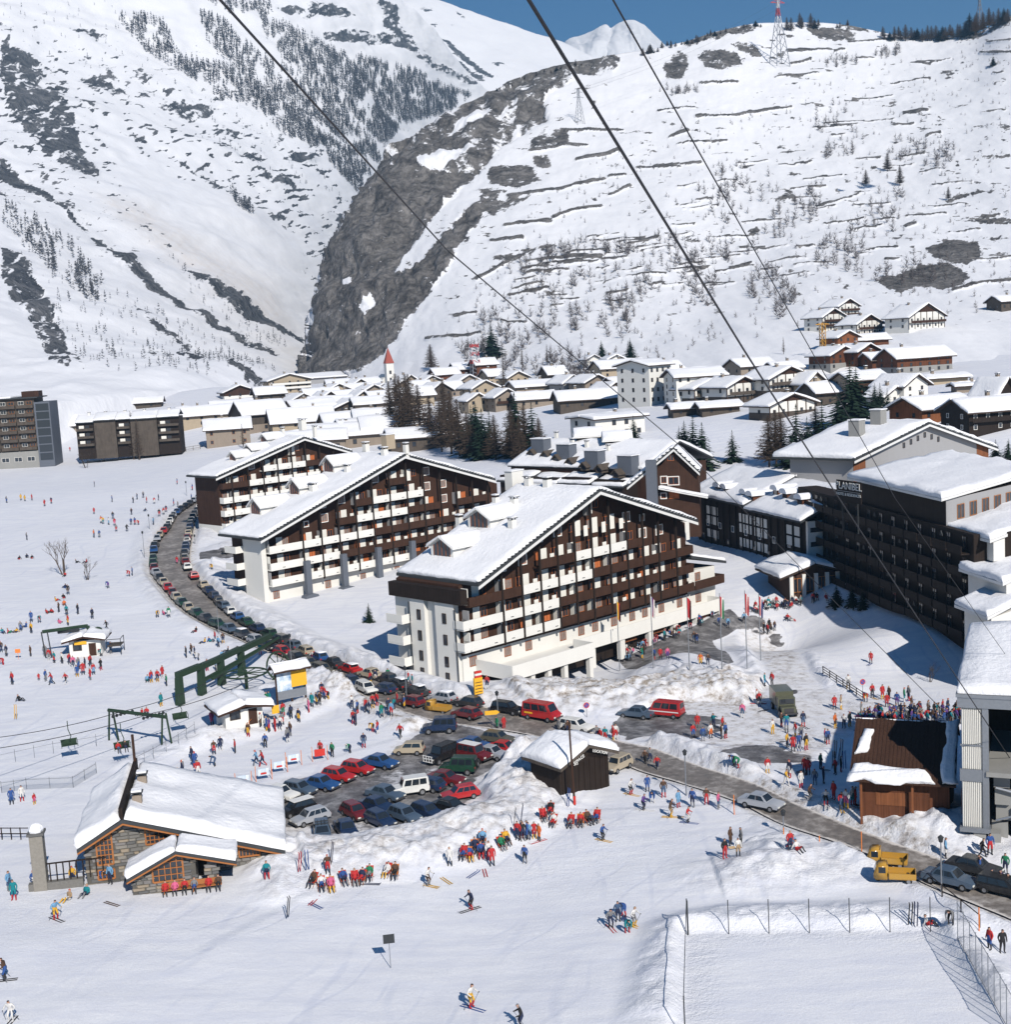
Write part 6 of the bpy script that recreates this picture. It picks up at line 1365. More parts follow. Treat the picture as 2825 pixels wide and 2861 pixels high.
pc1 = tA+np.array(q*.22)+np.array([0, 0, hT-.05]); pc2 = tA+np.array(q*.8)+np.array([0, 0, hT-.05]); 
far1 = atY(-120, 2072, 128); far2 = atY(-120, 2106, 124)
wcw = G(690, 1925)+np.array([0, 0, 2.2])
cable('haul_rope', 'upper chairlift rope running left from the portal tower', [far1, pc1, wcw+np.array([-2.9, 0, 0])], .045, .5)
cable('haul_rope', 'lower chairlift rope running left from the portal tower', [far2, pc2, wcw+np.array([2.5, -1.4, 0])], .045, .5)
def chair(px, py, label, hang=2.6):
    p = atZ(px, py, 2.0); t = thing('chairlift_chair', label, 'lift chair', p, R(25), 'chairlift chairs')
    b = MB(); b.path([(0, 0, 3.2), (.0, 0, 2.2), (.25, 0, 1.4), (.1, 0, .9)], .05); b.build('hanger', ['lift_green'], t)
    b = MB(); b.box(-.85, .85, -.25, .35, .35, .43); b.build('seat', ['lift_green'], t)
    b = MB(); b.box(-.85, .85, .352, .42, .43, 1.0); b.build('backrest', ['lift_green'], t)
    b = MB()
    for s in (-.88, .88): b.path([(s, .38, 1.0), (s, -.3, .75), (s, -.3, .2)], .035)
    b.path([(-.88, .38, 1.0), (.1, .38, 1.0), (.88, .38, 1.0)], .035); b.path([(.1, .38, 1.0), (.1, 0, .9)], .04); b.build('side_bar', ['lift_green'], t); return t
chair(195, 2090, 'empty lift chair left of the portal tower above the snow'); chair(505, 2015, 'empty lift chair between portal tower and terminal'); CHP = chair(343, 2098, 'occupied lift chair hanging below the portal tower')
# ------------------------------------------------------------------ lift booths, map board, signs
plain('sign_yellow', (.78, .42, .03), .6, .08); plain('sign_red', (.55, .04, .03), .6); plain('sign_blue', (.04, .10, .35), .6); plain('sign_orange', (.75, .22, .05), .6)
def booth(name, label, px, py, ang, W_, D_, h, ov, snow, dark='brown_boards'):
    O = G(px, py); fr = Frame(O, ang); t = thing(name, label, 'hut', O, fr.rz)
    blk(t, 'wall', 'white_plaster', 0, W_, 0, D_, -1, h)
    b = MB(); b.prism([(-ov, h-.2), (W_*.5, h+.5), (W_+ov, h-.1), (W_+ov, h+.1), (W_*.5, h+.75), (-ov, h+.05)], 'y', -ov, D_+ov); b.build('roof', [dark], t)
    snow_pad('roof_snow', [(-ov, -ov, h+.06), (W_*.5, -ov, h+.76), (W_*.5, D_+ov, h+.76), (-ov, D_+ov, h+.06)], snow, 8, 8, .02, t, int(px)); snow_pad('roof_snow', [(W_+ov, -ov, h+.11), (W_*.5, -ov, h+.76), (W_*.5, D_+ov, h+.76), (W_+ov, D_+ov, h+.11)], snow, 8, 8, .02, t, int(px)+1)
    window(t, W_*.12, 0, .9, W_*.28, 1.1, 1, 'd'); blk(t, 'door', dark, W_*.62, W_*.85, -.06, -.004, 0, 1.9)
    return t, fr
t, fr = booth('lift_booth', 'snow capped lift booth with yellow sign beside the ski school queue', 632, 2036, 62, 4.6, 4.0, 2.0, 1.1, .7)
blk(t, 'sign', 'sign_yellow', 3.0, 5.2, -.5, -.42, 2.3, 3.0); blk(t, 'sign', 'sign_yellow', 5.6, 6.5, -.6, -.52, .9, 1.9)
t, fr = booth('lift_booth', 'white drag lift booth below the green boom at left', 196, 1836, 84, 4.6, 3.6, 2.4, .9, .7)
blk(t, 'sign', 'sign_yellow', .8, 2.6, -.12, -.065, 1.8, 2.3)
for i in range(4): blk(t, 'plank', 'grey_boards', 5.6, 7.6, -.4+i*.7, .2+i*.7, 1.2, 1.3)
b = MB(); b.path([(5.6, -.4, 1.3), (5.6, -.4, 2.3), (7.6, -.4, 2.3), (7.6, -.4, 0)], .06); b.path([(7.6, -.4, 2.3), (7.6, 2.3, 2.3), (7.6, 2.3, 0)], .06); b.build('railing', ['metal_dark'], t)
DB = thing('drag_lift_boom', 'long green drag lift boom above the white booth', 'ski lift', G(130, 1838))
P0 = np.array(DB.location); e0 = atY(118, 1765, P0[1]); e1 = atY(245, 1748, P0[1]+3)
b = MB(); b.tube(Vector(e0-P0), Vector(e1-P0), .28, n=6); b.tube(Vector(e1-P0), Vector(e1-P0)+Vector((.2, 0, -1.4)), .28, n=6); b.tube(Vector(e1-P0)+Vector((.2, 0, -1.1)), Vector(e1-P0)+Vector((1.2, 0, -1.0)), .2, n=6); b.build('boom', ['lift_green'], DB)
for dx in (0, .9): b = MB(); b.tube((dx, 0, -1), (dx-.4, 0, e0[2]-P0[2]), .1); b.build('leg', ['metal_dark'], DB)
b = MB(); w0 = Vector(e1-P0)+Vector((1.5, 0, -1.0)); b.tube(w0-Vector((0, .12, 0)), w0+Vector((0, .12, 0)), .75, n=14); b.build('pulley', ['lift_green'], DB)
b = MB(); w0 = Vector((e0+e1)/2-P0)+Vector((.4, .2, -.5)); b.tube(w0-Vector((1.6, 0, 0)), w0+Vector((1.6, 0, .2)), .3, n=6); b.build('motor', ['metal_dark'], DB)
m = NT('ski_map'); n = m.noise(m.coord('Object'), .9, 5, .6); m.color(m.ramp(n, [(.35, (.10, .25, .50)), (.5, (.55, .65, .75)), (.62, (.80, .82, .84))])); m.rough(.5)
O = G(776, 1975); MBD = thing('map_board', 'roofed piste map board with large yellow panel', 'board', O, R(90-58))
for x in (0, 2.0, 3.9): blk(MBD, 'post', 'brown_boards', x, x+.2, .1, .3, -1.2, 4.7)
blk(MBD, 'piste_map', 'ski_map', .15, 2.2, 0, .09, 1.9, 4.5); blk(MBD, 'yellow_panel', 'sign_yellow', 2.1, 4.2, -.06, .088, 2.2, 4.8); blk(MBD, 'grey_panel', 'metal_grey', .15, 4.1, .0, .09, .8, 1.89)
b = MB(); b.prism([(-.9, 4.6), (.2, 5.4), (1.2, 4.7), (1.2, 4.55), (.2, 5.25), (-.9, 4.45)], 'x', -.5, 4.6); b.build('roof', ['brown_boards'], MBD)
snow_pad('roof_snow', [(-.5, .2, 5.41), (4.6, .2, 5.41), (4.6, 1.2, 4.71), (-.5, 1.2, 4.71)], .45, 8, 4, .02, MBD, 3); snow_pad('roof_snow', [(-.5, .2, 5.41), (4.6, .2, 5.41), (4.6, -.9, 4.61), (-.5, -.9, 4.61)], .3, 8, 4, .02, MBD, 5)
def pole(name, label, cat, px, py, h, r=.07, mat='metal_grey', group=None):
    p = G(px, py); t = thing(name, label, cat, p, 0, group); b = MB(); b.tube((0, 0, -1), (0, 0, h), r, r*.7, 6); b.build('pole', [mat], t); return t
def lamp(px, py, pt, label):
    p = G(px, py); h = (py-pt)/F*p[1]
    t = pole('street_lamp', label, 'lamp', px, py, h, .075, 'metal_grey', 'street lamps along the road')
    b = MB(); b.lathe([(.02, h), (.16, h+.05), (.22, h+.4), (.26, h+.42), (.05, h+.62), (0, h+.64)], 8); b.build('lantern', ['metal_dark'], t)
for px, py, pt, l in [(1137,1958,1868,'street lamp by the yellow map board end of the parked cars'),(1394,2038,1938,'street lamp beside the dark car and red minibus'),(2631,2492,2340,'tall street lamp above the parked cars at lower right'),(612,1770,1690,'street lamp on the field side of the road beyond the lift terminal'),(815,1858,1778,'street lamp beside the white van'),
    (1918,2222,2102,'lamp post with round sign beside the plaza snowbank'),(2190,2325,2275,'short post lamp by the deckchair group near the road')]: lamp(px, py, pt, l)
for px, py, pt, l in [(418,1478,1443,'thin lamp post on the far left bend of the road'),(404,1558,1490,'thin lamp post left of the road above the bare tree'),(545,1520,1500,'thin lamp post on the right side of the bend'),(522,1385,1350,'thin lamp post near the far huts')]: lamp(px, py, pt, l)
p = G(1606, 2248); t = thing('tall_mast', 'tall brown mast standing in front of the dark ski hut', 'mast', p); b = MB(); b.tube((0, 0, -1), (-.15, 0, 8.3), .12, .09); b.build('pole', ['brown_boards'], t); b = MB(); b.tube((0, 0, .05), (0, 0, .9), .14); b.build('red_band', ['sign_red'], t)
# flagpoles
plain('flag_black', (.012, .012, .014), .7); plain('flag_red', (.45, .025, .03), .7); plain('flag_gold', (.70, .42, .02), .7); plain('flag_white', (.75, .74, .72), .7); plain('flag_blue', (.02, .03, .16), .7); plain('flag_green', (.02, .20, .08), .7)
def flag(px, py, pt, mats, label, w=.6, h=2.6):
    p = G(px, py); H_ = (py-pt)/F*p[1]; t = thing('flagpole', label, 'flagpole', p, R(20), 'flagpoles in front of the nearest hotel')
    b = MB(); b.tube((0, 0, -1), (0, 0, H_), .08, .05, 6); b.build('pole', ['metal_grey'], t)
    n = 8; k = len(mats); b = MB()
    for i in range(n):
        for j in range(6):
            def q(a, c): 
                u = a/n; v = c/6; x = w*u*(1-.35*v)+.03; return (x, .14*math.sin(u*9+v*2)*(u+.2), H_-.3-h*(v)-w*u*1.1*(1-v*.2))
            vs = [q(i, j), q(i+1, j), q(i+1, j+1), q(i, j+1)]
            b.add(vs+[(x, y+.02, z) for x, y, z in vs], [(0, 1, 2, 3), (7, 6, 5, 4)], min(k-1, i*k//n))
    b.build('flag', mats, t)
flag(1732,1874,1665,['flag_gold','flag_red','flag_black'],'flagpole with black red and gold flag'); flag(1826,1866,1650,['flag_white','flag_blue','flag_red','flag_white'],'flagpole with blue white and red crossed flag'); flag(1927,1872,1652,['flag_red','flag_red','flag_black'],'flagpole with red and black flag')
flag(2018,1870,1648,['flag_red','flag_white','flag_green'],'flagpole with green white and red flag'); flag(2088,1868,1640,['flag_red','flag_white','flag_red'],'flagpole with red flag bearing white cross'); flag(2126,1845,1650,['flag_red','flag_white','flag_blue'],'flagpole with blue white and red flag at right')
# round no-parking signs and other signs
def round_sign(px, py, pt, label, r=.36):
    p = G(px, py); h = (py-pt)/F*p[1]; t = thing('road_sign', label, 'sign', p, R(12)); b = MB(); b.tube((0, 0, -.6), (0, 0, h), .035); b.build('pole', ['metal_grey'], t)
    b = MB(); b.tube((0, -.03, h), (0, -.06, h), r, n=18); b.build('disc', ['sign_red'], t); b = MB(); b.tube((0, -.06, h), (0, -.075, h), r*.74, n=18); b.build('blue_centre', ['sign_blue'], t)
    b = MB(); b.M = Matrix.Translation((0, -.085, h)) @ Matrix.Rotation(R(45), 4, 'Y'); b.box(-r*.76, r*.76, -.008, .008, -r*.1, r*.1); b.build('slash', ['sign_red'], t)
round_sign(1640,2003,1968,'round no parking sign on the snowbank beside the white estate car'); round_sign(2411,1950,1902,'round no parking sign beside the wooden fence'); round_sign(1338,1975,1960,'small round no parking sign beside the road barrier')
p = G(1338, 1945); t = thing('totem_sign', 'yellow totem sign with red and white striped top by the hotel corner', 'sign', p, R(30)); blk(t, 'panel', 'sign_yellow', -.75, .75, -.15, .15, .4, 3.0); t.scale = (.8, .8, .8)
for i in range(3): blk(t, 'stripe', 'sign_red' if i % 2 == 0 else 'fascia_white', -.55, .65, -.17, .17, 3.01+i*.35, 3.35+i*.35)
for i in range(4): blk(t, 'caption', 'frame_dark', -.6, .6, -.17, -.152, .7+i*.5, .82+i*.5)
p = G(1092, 2704); t = thing('piste_sign', 'small dark rectangular sign on a thin pole standing alone in the snow', 'sign', p, R(8)); b = MB(); b.tube((0, 0, -.5), (0, 0, 2.6), .03); b.build('pole', ['metal_grey'], t); blk(t, 'panel', 'metal_dark', -.42, .42, -.05, -.031, 1.95, 2.65)
p = G(1379, 2040); t = thing('direction_sign', 'yellow arrow direction sign beside the street lamp', 'sign', p, R(5)); b = MB(); b.tube((0, 0, -.5), (0, 0, 2.4), .04); b.build('pole', ['metal_grey'], t)
b = MB(); b.prism([(-.9, 1.9), (.5, 1.9), (.85, 2.15), (.5, 2.4), (-.9, 2.4)], 'y', -.08, -.045); b.build('arrow_panel', ['sign_yellow'], t)
p = G(58, 1868-0); t = thing('piste_sign', 'small orange piste sign left of the drag lift booth', 'sign', G(52, 1842), 0); b = MB(); b.tube((0, 0, -.5), (0, 0, 1.4), .03); b.build('pole', ['sign_orange'], t); blk(t, 'panel', 'sign_orange', -.4, .4, -.05, -.031, 1.0, 1.6)
# snow marker poles, orange
for i, (px, py, h) in enumerate([(2052,2275,1.9),(2408,2382,1.9),(2736,2600,1.8),(2190,2330,.6),(2290,2350,.5),(2480,2210,.8)]):
    p = G(px, py); o = MB().tube((0, 0, -.4), (0, 0, h), .045).build('snow_marker', ['sign_orange'], None); o.location = tuple(p); tag(o, ['orange snow marker pole by the road near the silver car','orange snow marker pole by the road above the yellow trucks','orange snow marker pole outside the rink fence','short orange snow marker near the post lamp','short orange snow marker on the road edge','orange snow marker by the kiosk bank'][i], 'marker', 'orange snow markers')
# ------------------------------------------------------------------ fences
def post_fence(name, label, pts, h, mat, nsub=6, rails=(), r=.035, net=None, cat='fence'):
    P = []
    for i in range(len(pts)-1):
        for k in range(nsub): u = k/nsub; P.append(G(pts[i][0]*(1-u)+pts[i+1][0]*u, pts[i][1]*(1-u)+pts[i+1][1]*u))
    P.append(G(*pts[-1])); o = P[0]; t = thing(name, label, cat, o)
    pm = MB().tube((0, 0, -.6), (0, 0, h), r).mesh('post', [mat])
    for p in P: q = obj('post', pm, t); q.location = tuple(p-o)
    for z in rails:
        b = MB(); b.path([Vector(p-o)+Vector((0, 0, z)) for p in P], r*.8, 4); b.build('rail', [mat], t)
    if net:
        b = MB()
        for i in range(len(P)-1):
            a, c = Vector(P[i]-o), Vector(P[i+1]-o); b.add([tuple(a), tuple(c), tuple(c+Vector((0, 0, h*.97))), tuple(a+Vector((0, 0, h*.97)))], [(0, 1, 2, 3)])
        b.build('net', [net], t)
    return t
m = NT('net'); tr = m.node('ShaderNodeBsdfTransparent'); mx = m.node('ShaderNodeMixShader'); mx.inputs[0].default_value = .22; m.color((.20, .23, .27)); m.link(tr.outputs[0], mx.inputs[1]); m.link(m.b.outputs[0], mx.inputs[2]); m.link(mx.outputs[0], m.n['Material Output'].inputs['Surface'])
post_fence('rink_fence', 'tall thin posts along the far side of the snowy rink', [(1924,2610),(2600,2602)], 2.7, 'metal_dark', 6, (), .035)
post_fence('rink_fence', 'netted fence along the right side of the snowy rink', [(2676,2624),(2830,2900)], 2.9, 'metal_grey', 9, (2.75, .1), .03, 'net')
post_fence('rink_fence', 'tall corner posts along the left side of the snowy rink', [(1922,2612),(1915,2900)], 2.9, 'metal_dark', 1, (2.85,), .045)
post_fence('wooden_fence', 'dark wooden railing descending beside the no parking sign', [(2300,1882),(2412,1955)], 1.0, 'dark_boards', 6, (.3, .62, .95), .06)
post_fence('wooden_fence', 'dark rail beside the road at lower right above the rink corner', [(2580,2462),(2738,2590)], 1.0, 'dark_boards', 3, (.95,), .05)
post_fence('wooden_fence', 'wooden fence and low wall left of the stone pillar', [(-20,2345),(85,2345)], 1.2, 'dark_boards', 4, (.6, 1.15), .06)
post_fence('rope_fence', 'thin stake line below the chairlift left of the chalet', [(-10,2140),(150,2105),(330,2075)], 1.5, 'metal_dark', 3, (1.2,), .02)
post_fence('rope_fence', 'thin stake and net line left of the stone chalet roof', [(5,2215),(75,2205),(205,2200),(270,2160)], 1.3, 'metal_dark', 2, (1.1,), .02, 'net')
post_fence('rope_fence', 'thin stake line between portal tower and lift booth', [(380,2145),(430,2120),(500,2080),(545,2050)], 1.5, 'metal_dark', 2, (1.2,), .02)
post_fence('field_fence', 'low wooden fence in front of the apartment block', [(400,1272),(480,1268),(560,1255)], 1.6, 'grey_boards', 4, (.7, 1.5), .09)
post_fence('rope_fence', 'orange queue stakes in front of the lift booth', [(690,2048),(705,2030)], 1.2, 'sign_orange', 2, (1.0,), .025)
# advertising frames by the car park
for i, (px, py) in enumerate([(682,2200),(738,2180),(782,2160),(822,2140),(895,2125)]):
    p = G(px, py); t = thing('banner_frame', ['leftmost banner frame on orange posts above the car park','second banner frame from the left above the car park','third banner frame from the left above the car park','fourth banner frame from the left above the car park','rightmost banner frame with red cloth above the car park'][i], 'banner', p, R(18), 'banner frames')
    for x in (-.85, .85): b = MB(); b.tube((x, 0, -.4), (x, 0, 1.7), .035); b.build('post', ['sign_orange'], t)
    blk(t, 'banner', 'ski_map' if i < 4 else 'sign_red', -.6, .6, -.03, .0, .55, 1.35); blk(t, 'caption', 'sign_red', -.3, .3, -.06, -.031, .7, .9)
# ------------------------------------------------------------------ overhead cables of the cable car, pylons, cranes
def air(px, py, Y): return atY(px, py, Y)
cable('track_cable', 'thick cable car rope crossing the middle from the top to the station', [air(1440,-60,26), air(2080,980,55), air(2330,1370,75), air(2830,2130,112)], .042, .0)
cable('track_cable', 'thin cable car rope left of the middle', [air(560,-60,32), air(1250,700,70), air(1900,1245,110), air(2640,1990,118)], .036, .0)
cable('track_cable', 'thin cable car rope at the right', [air(1690,-40,40), air(2250,950,80), air(2500,1390,100), air(2860,1900,118)], .03, .0)
plain('tower_red', (.45, .05, .05), .6); plain('tower_white', (.62, .62, .64), .6); plain('lattice_grey', (.22, .24, .28), .6); plain('crane_yellow', (.55, .28, .04), .6)
def lattice_tower(label, px, pb, pt, wb, wt, arms, red=0.0, mat='lattice_grey', name='pylon', Yf=None, r=.16):
    p = hit(px, pb) if Yf is None else atY(px, pb, Yf); h = (pb-pt)/F*p[1]; t = thing(name, label, 'pylon', p, R(20)); n = 9
    z = lambda k: h*(1-(1-k/n)**1.0); w = lambda k: wb+(wt-wb)*min(1, (k/n)*1.35)
    for lo, hi, mt in ((0, n-int(n*red), mat), (n-int(n*red), n, 'tower_red')):
        if hi <= lo: continue
        b = MB()
        for k in range(lo, hi):
            mi = (k % 2) if mt == 'tower_red' else 0
            for sx, sy in ((1, 1), (1, -1), (-1, -1), (-1, 1)):
                b.tube((sx*w(k), sy*w(k), z(k)-(2 if k == 0 else 0)), (sx*w(k+1), sy*w(k+1), z(k+1)), r, n=4, mi=mi)
            for a, c in (((1, 1), (1, -1)), ((1, -1), (-1, -1)), ((-1, -1), (-1, 1)), ((-1, 1), (1, 1))): b.tube((a[0]*w(k), a[1]*w(k), z(k)), (c[0]*w(k+1), c[1]*w(k+1), z(k+1)), r*.7, n=4, mi=mi)
        b.build('lattice_mast', [mt, 'tower_white'], t)
    for za, L in arms:
        b = MB(); b.tube((-L, 0, h*za), (L, 0, h*za), r*1.1, n=4); b.tube((-L, 0, h*za), (0, 0, h*(za+.04)), r*.8, n=4); b.tube((L, 0, h*za), (0, 0, h*(za+.04)), r*.8, n=4); b.build('crossarm', ['tower_red' if red else mat], t)
    return t
py1 = lattice_tower('red and white topped lattice pylon on the hill skyline', 2178,185,-8,7.5,1.0,((.85, 8),), .5, r=.35)
py2 = lattice_tower('grey lattice pylon among trees at the top right corner', 2738,92,-6,5,.8,((.93, 7),), 0, r=.3, Yf=1420)
py3 = lattice_tower('faint lattice pylon on the snow beside the cliff top', 1620,345,255,3.5,.8,((.75, 5), (.9, 4)), 0, r=.16)
lattice_tower('red and white lattice mast behind the brown chalets', 1330,1060,962,2.2,1.6,((.93, 2.5),), .6, r=.22)
lattice_tower('yellow tower crane mast beside the dark wood chalets', 2300,1000,905,.8,.8,((.97, 3),), 0, 'crane_yellow', 'crane', r=.14)
a1 = np.array(py1.location)
for i, (dz, L) in enumerate(((46, 8), (46, -8))): cable('power_line', ['front power line from the skyline pylon down over the cliff', 'rear power line from the skyline pylon down over the cliff'][i], [a1+np.array([L, 0, dz+12]), np.array(py3.location)+np.array([L*.6, 0, 28])], .06, 6)
# ------------------------------------------------------------------ vehicles
PAINT = {'red': (.42, .018, .02), 'dark red': (.14, .012, .016), 'dark blue': (.012, .028, .075), 'blue': (.02, .075, .22), 'blue grey': (.065, .10, .15), 'dark grey': (.035, .037, .042), 'silver': (.36, .38, .42), 'white': (.72, .72, .70), 'black': (.010, .010, .012), 'beige': (.42, .36, .27), 'dark green': (.012, .05, .03), 'olive grey': (.095, .09, .07), 'yellow': (.42, .22, .035), 'tan yellow': (.46, .255, .04), 'army green': (.085, .09, .055)}
for k, c in PAINT.items():
    m = NT('paint_'+k.replace(' ', '_')); n = m.noise(m.coord('Object'), 2.5, 4, .7)
    m.color(m.mix(m.ramp(n, [(.45, 0), (.75, .5)]), c, tuple(x*.75+.05 for x in c))); m.rough(.28); m.b.inputs['Specular IOR Level'].default_value = .5; m.b.inputs['Coat Weight'].default_value = .25
plain('tyre', (.018, .018, .019), .85); plain('hub', (.30, .31, .33), .4, .1, 5, .6); plain('bumper', (.05, .05, .055), .55); plain('head_lamp', (.70, .70, .66), .2); plain('tail_lamp', (.40, .02, .02), .3)
m = NT('car_glass'); m.color((.018, .024, .032)); m.rough(.06); m.b.inputs['Specular IOR Level'].default_value = .8
def car_parts(L, W_, H_, hood, boot, belt, wf, wr, tumble=.17, zb=.30, rw=.29, nose=.12):
    hw = W_/2; x0, x1 = -L/2, L/2
    low = [(x0+.05, zb), (x0, zb+.15), (x0, belt-.12), (x0+.10, belt-.02)] + ([(x0+boot, belt)] if boot > .25 else []) + [(x1-hood, belt), (x1-.12, belt-nose-.02), (x1, belt-nose-.14), (x1, zb+.12), (x1-.06, zb)]
    bm = bmesh.new()
    def ring(y, s): return [bm.verts.new((p[0]*(1-.012*s), y, p[1])) for p in low]
    ys = [(-hw+.06, 1), (-hw, 0), (hw, 0), (hw-.06, 1)]
    # sides bulge: sill narrow, waist wide
    a = [bm.verts.new((p[0], -hw+(.03 if p[1] < belt-.1 else .06), p[1])) for p in low]; c = [bm.verts.new((p[0], hw-(.03 if p[1] < belt-.1 else .06), p[1])) for p in low]
    n = len(low); bm.faces.new(a[::-1]); bm.faces.new(c)
    for i in range(n): bm.faces.new((a[i], a[(i+1) % n], c[(i+1) % n], c[i]))
    bmesh.ops.recalc_face_normals(bm, faces=bm.faces); bmesh.ops.bevel(bm, geom=[e for e in bm.edges], offset=.05, segments=2, affect='EDGES', clamp_overlap=True)
    cb0, cb1 = x0+boot-.02, x1-hood+.02; ct0, ct1 = cb0+wr, cb1-wf; hb, ht = hw-.07, hw-.07-tumble
    B = [(cb0, -hb, belt-.03), (cb1, -hb, belt-.03), (cb1, hb, belt-.03), (cb0, hb, belt-.03)]; T = [(ct0, -ht, H_), (ct1, -ht, H_), (ct1, ht, H_), (ct0, ht, H_)]
    bm2 = bmesh.new(); vb = [bm2.verts.new(p) for p in B]; vt = [bm2.verts.new(p) for p in T]
    bm2.faces.new(vt); bm2.faces.new(vb[::-1])
    for i in range(4): bm2.faces.new((vb[i], vb[(i+1) % 4], vt[(i+1) % 4], vt[i]))
    bmesh.ops.recalc_face_normals(bm2, faces=bm2.faces); bmesh.ops.bevel(bm2, geom=[e for e in bm2.edges], offset=.045, segments=2, affect='EDGES')
    me2 = bpy.data.meshes.new('t'); bm2.to_mesh(me2); bm2.free(); bm.from_mesh(me2); bpy.data.meshes.remove(me2)
    body = bpy.data.meshes.new('body'); bm.to_mesh(body); bm.free(); body.shade_smooth(); body.materials.append(MATS['paint_red'])
    try: body.set_sharp_from_angle(angle=R(38))
    except Exception: pass
    g = MB(); panes = []
    def pane(i, j, u0, u1, v0, v1, off):
        P = [Vector(B[i]), Vector(B[j]), Vector(T[j]), Vector(T[i])]
        def q(u, v): return (P[0]*(1-u)+P[1]*u)*(1-v)+(P[3]*(1-u)+P[2]*u)*v
        nrm = (P[1]-P[0]).cross(P[3]-P[0]).normalized(); 
        if nrm.dot(P[0]-Vector((0, 0, P[0].z))) < 0: nrm = -nrm
        vs = [q(u0, v0)+nrm*off, q(u1, v0)+nrm*off, q(u1, v1)+nrm*off, q(u0, v1)+nrm*off]; g.add([tuple(x) for x in vs], [(0, 1, 2, 3)]); panes.append(MB().add([tuple(x) for x in vs], [(0, 1, 2, 3)]).mesh('window', ['car_glass']))
    nside = 2 if (cb1-cb0) < 2.6 else 3
    for (i, j) in ((0, 1), (2, 3)):
        for k in range(nside): pane(i, j, .07+.87*k/nside, .07+.87*(k+1)/nside-.03, .16, .86, .012)
    pane(1, 2, .08, .92, .12, .9, .012); pane(3, 0, .1, .9, .25, .88, .012)
    glass = g.mesh('windows', ['car_glass'])
    b = MB(); b.box(x1-.04, x1+.07, -hw+.03, hw-.03, zb+.03, zb+.19); b.box(x0-.07, x0+.04, -hw+.03, hw-.03, zb+.03, zb+.19); bump = b.mesh('bumpers', ['bumper']); fb = MB().box(x1-.04, x1+.07, -hw+.03, hw-.03, zb+.03, zb+.19).mesh('front_bumper', ['bumper']); rb = MB().box(x0-.07, x0+.04, -hw+.03, hw-.03, zb+.03, zb+.19).mesh('rear_bumper', ['bumper'])
    hl = [MB().box(x1-.03, x1+.025, y, y+.3, belt-nose-.27, belt-nose-.12).mesh('headlight', ['head_lamp']) for y in (hw-.42, -hw+.12)]
    tl = [MB().box(x0-.02, x0+.03, y, y+.26, belt-.32, belt-.15).mesh('tail_light', ['tail_lamp']) for y in (hw-.36, -hw+.1)]
    wx = (x1-L*.19, x0+L*.2)
    return dict(panes=panes, fb=fb, rb=rb, body=body, glass=glass, bump=bump, hl=hl, tl=tl, wx=wx, wy=hw-.1, rw=rw, L=L, W=W_, H=H_)
_wm = MB(); _wm.lathe([(.17, -.095), (.29, -.095), (.295, 0), (.29, .095), (.17, .095)], 14, 0); _wm.lathe([(0, .07), (.17, .08), (.17, .095)], 14, 1); _wm.lathe([(.17, -.095), (.17, -.08), (0, -.07)], 14, 1)
WHEEL = _wm.mesh('wheel', ['tyre', 'hub'])
KIND = {'hatchback': car_parts(3.85, 1.62, 1.38, 1.05, .12, .84, .62, .42), 'saloon': car_parts(4.3, 1.68, 1.39, 1.2, .85, .86, .62, .5), 'estate': car_parts(4.2, 1.66, 1.42, 1.15, .06, .86, .6, .22),
        'small hatchback': car_parts(3.4, 1.5, 1.43, .8, .06, .86, .5, .18, .12), 'jeep': car_parts(4.0, 1.7, 1.86, 1.15, .04, 1.06, .3, .08, .09, .42, .36), 'minibus': car_parts(4.8, 1.9, 2.1, .55, .04, 1.12, .55, .10, .12, .36, .31, .28), 'van': car_parts(4.2, 1.75, 1.95, .35, .04, 1.05, .5, .10, .12, .36, .30, .2), 'old car': car_parts(3.7, 1.52, 1.52, .95, .1, .92, .35, .35, .12)}
_FAR = {}
def far_mesh(kind):
    if kind in _FAR: return _FAR[kind]
    K = KIND[kind]; bm = bmesh.new(); bm.from_mesh(K['body'])
    for key, mi in (('glass', 1), ('bump', 2)):
        n0 = len(bm.faces); bm.from_mesh(K[key]); bm.faces.ensure_lookup_table()
        for f in bm.faces[n0:]: f.material_index = mi
    for wx in K['wx']:
        for s in (-1, 1):
            n0 = len(bm.faces); q = WHEEL.copy(); q.transform(Matrix.Translation((wx, s*K['wy'], K['rw'])) @ Matrix.Rotation(R(90), 4, 'X')); bm.from_mesh(q); bpy.data.meshes.remove(q); bm.faces.ensure_lookup_table()
            for f in bm.faces[n0:]: f.material_index = 2
    me = bpy.data.meshes.new('parked_car'); bm.to_mesh(me); bm.free()
    for mn in ('paint_red', 'car_glass', 'tyre'): me.materials.append(MATS[mn])
    _FAR[kind] = me; return me
def paint(o, col): o.material_slots[0].link = 'OBJECT'; o.material_slots[0].material = MATS['paint_'+col.replace(' ', '_')]
CARS = []
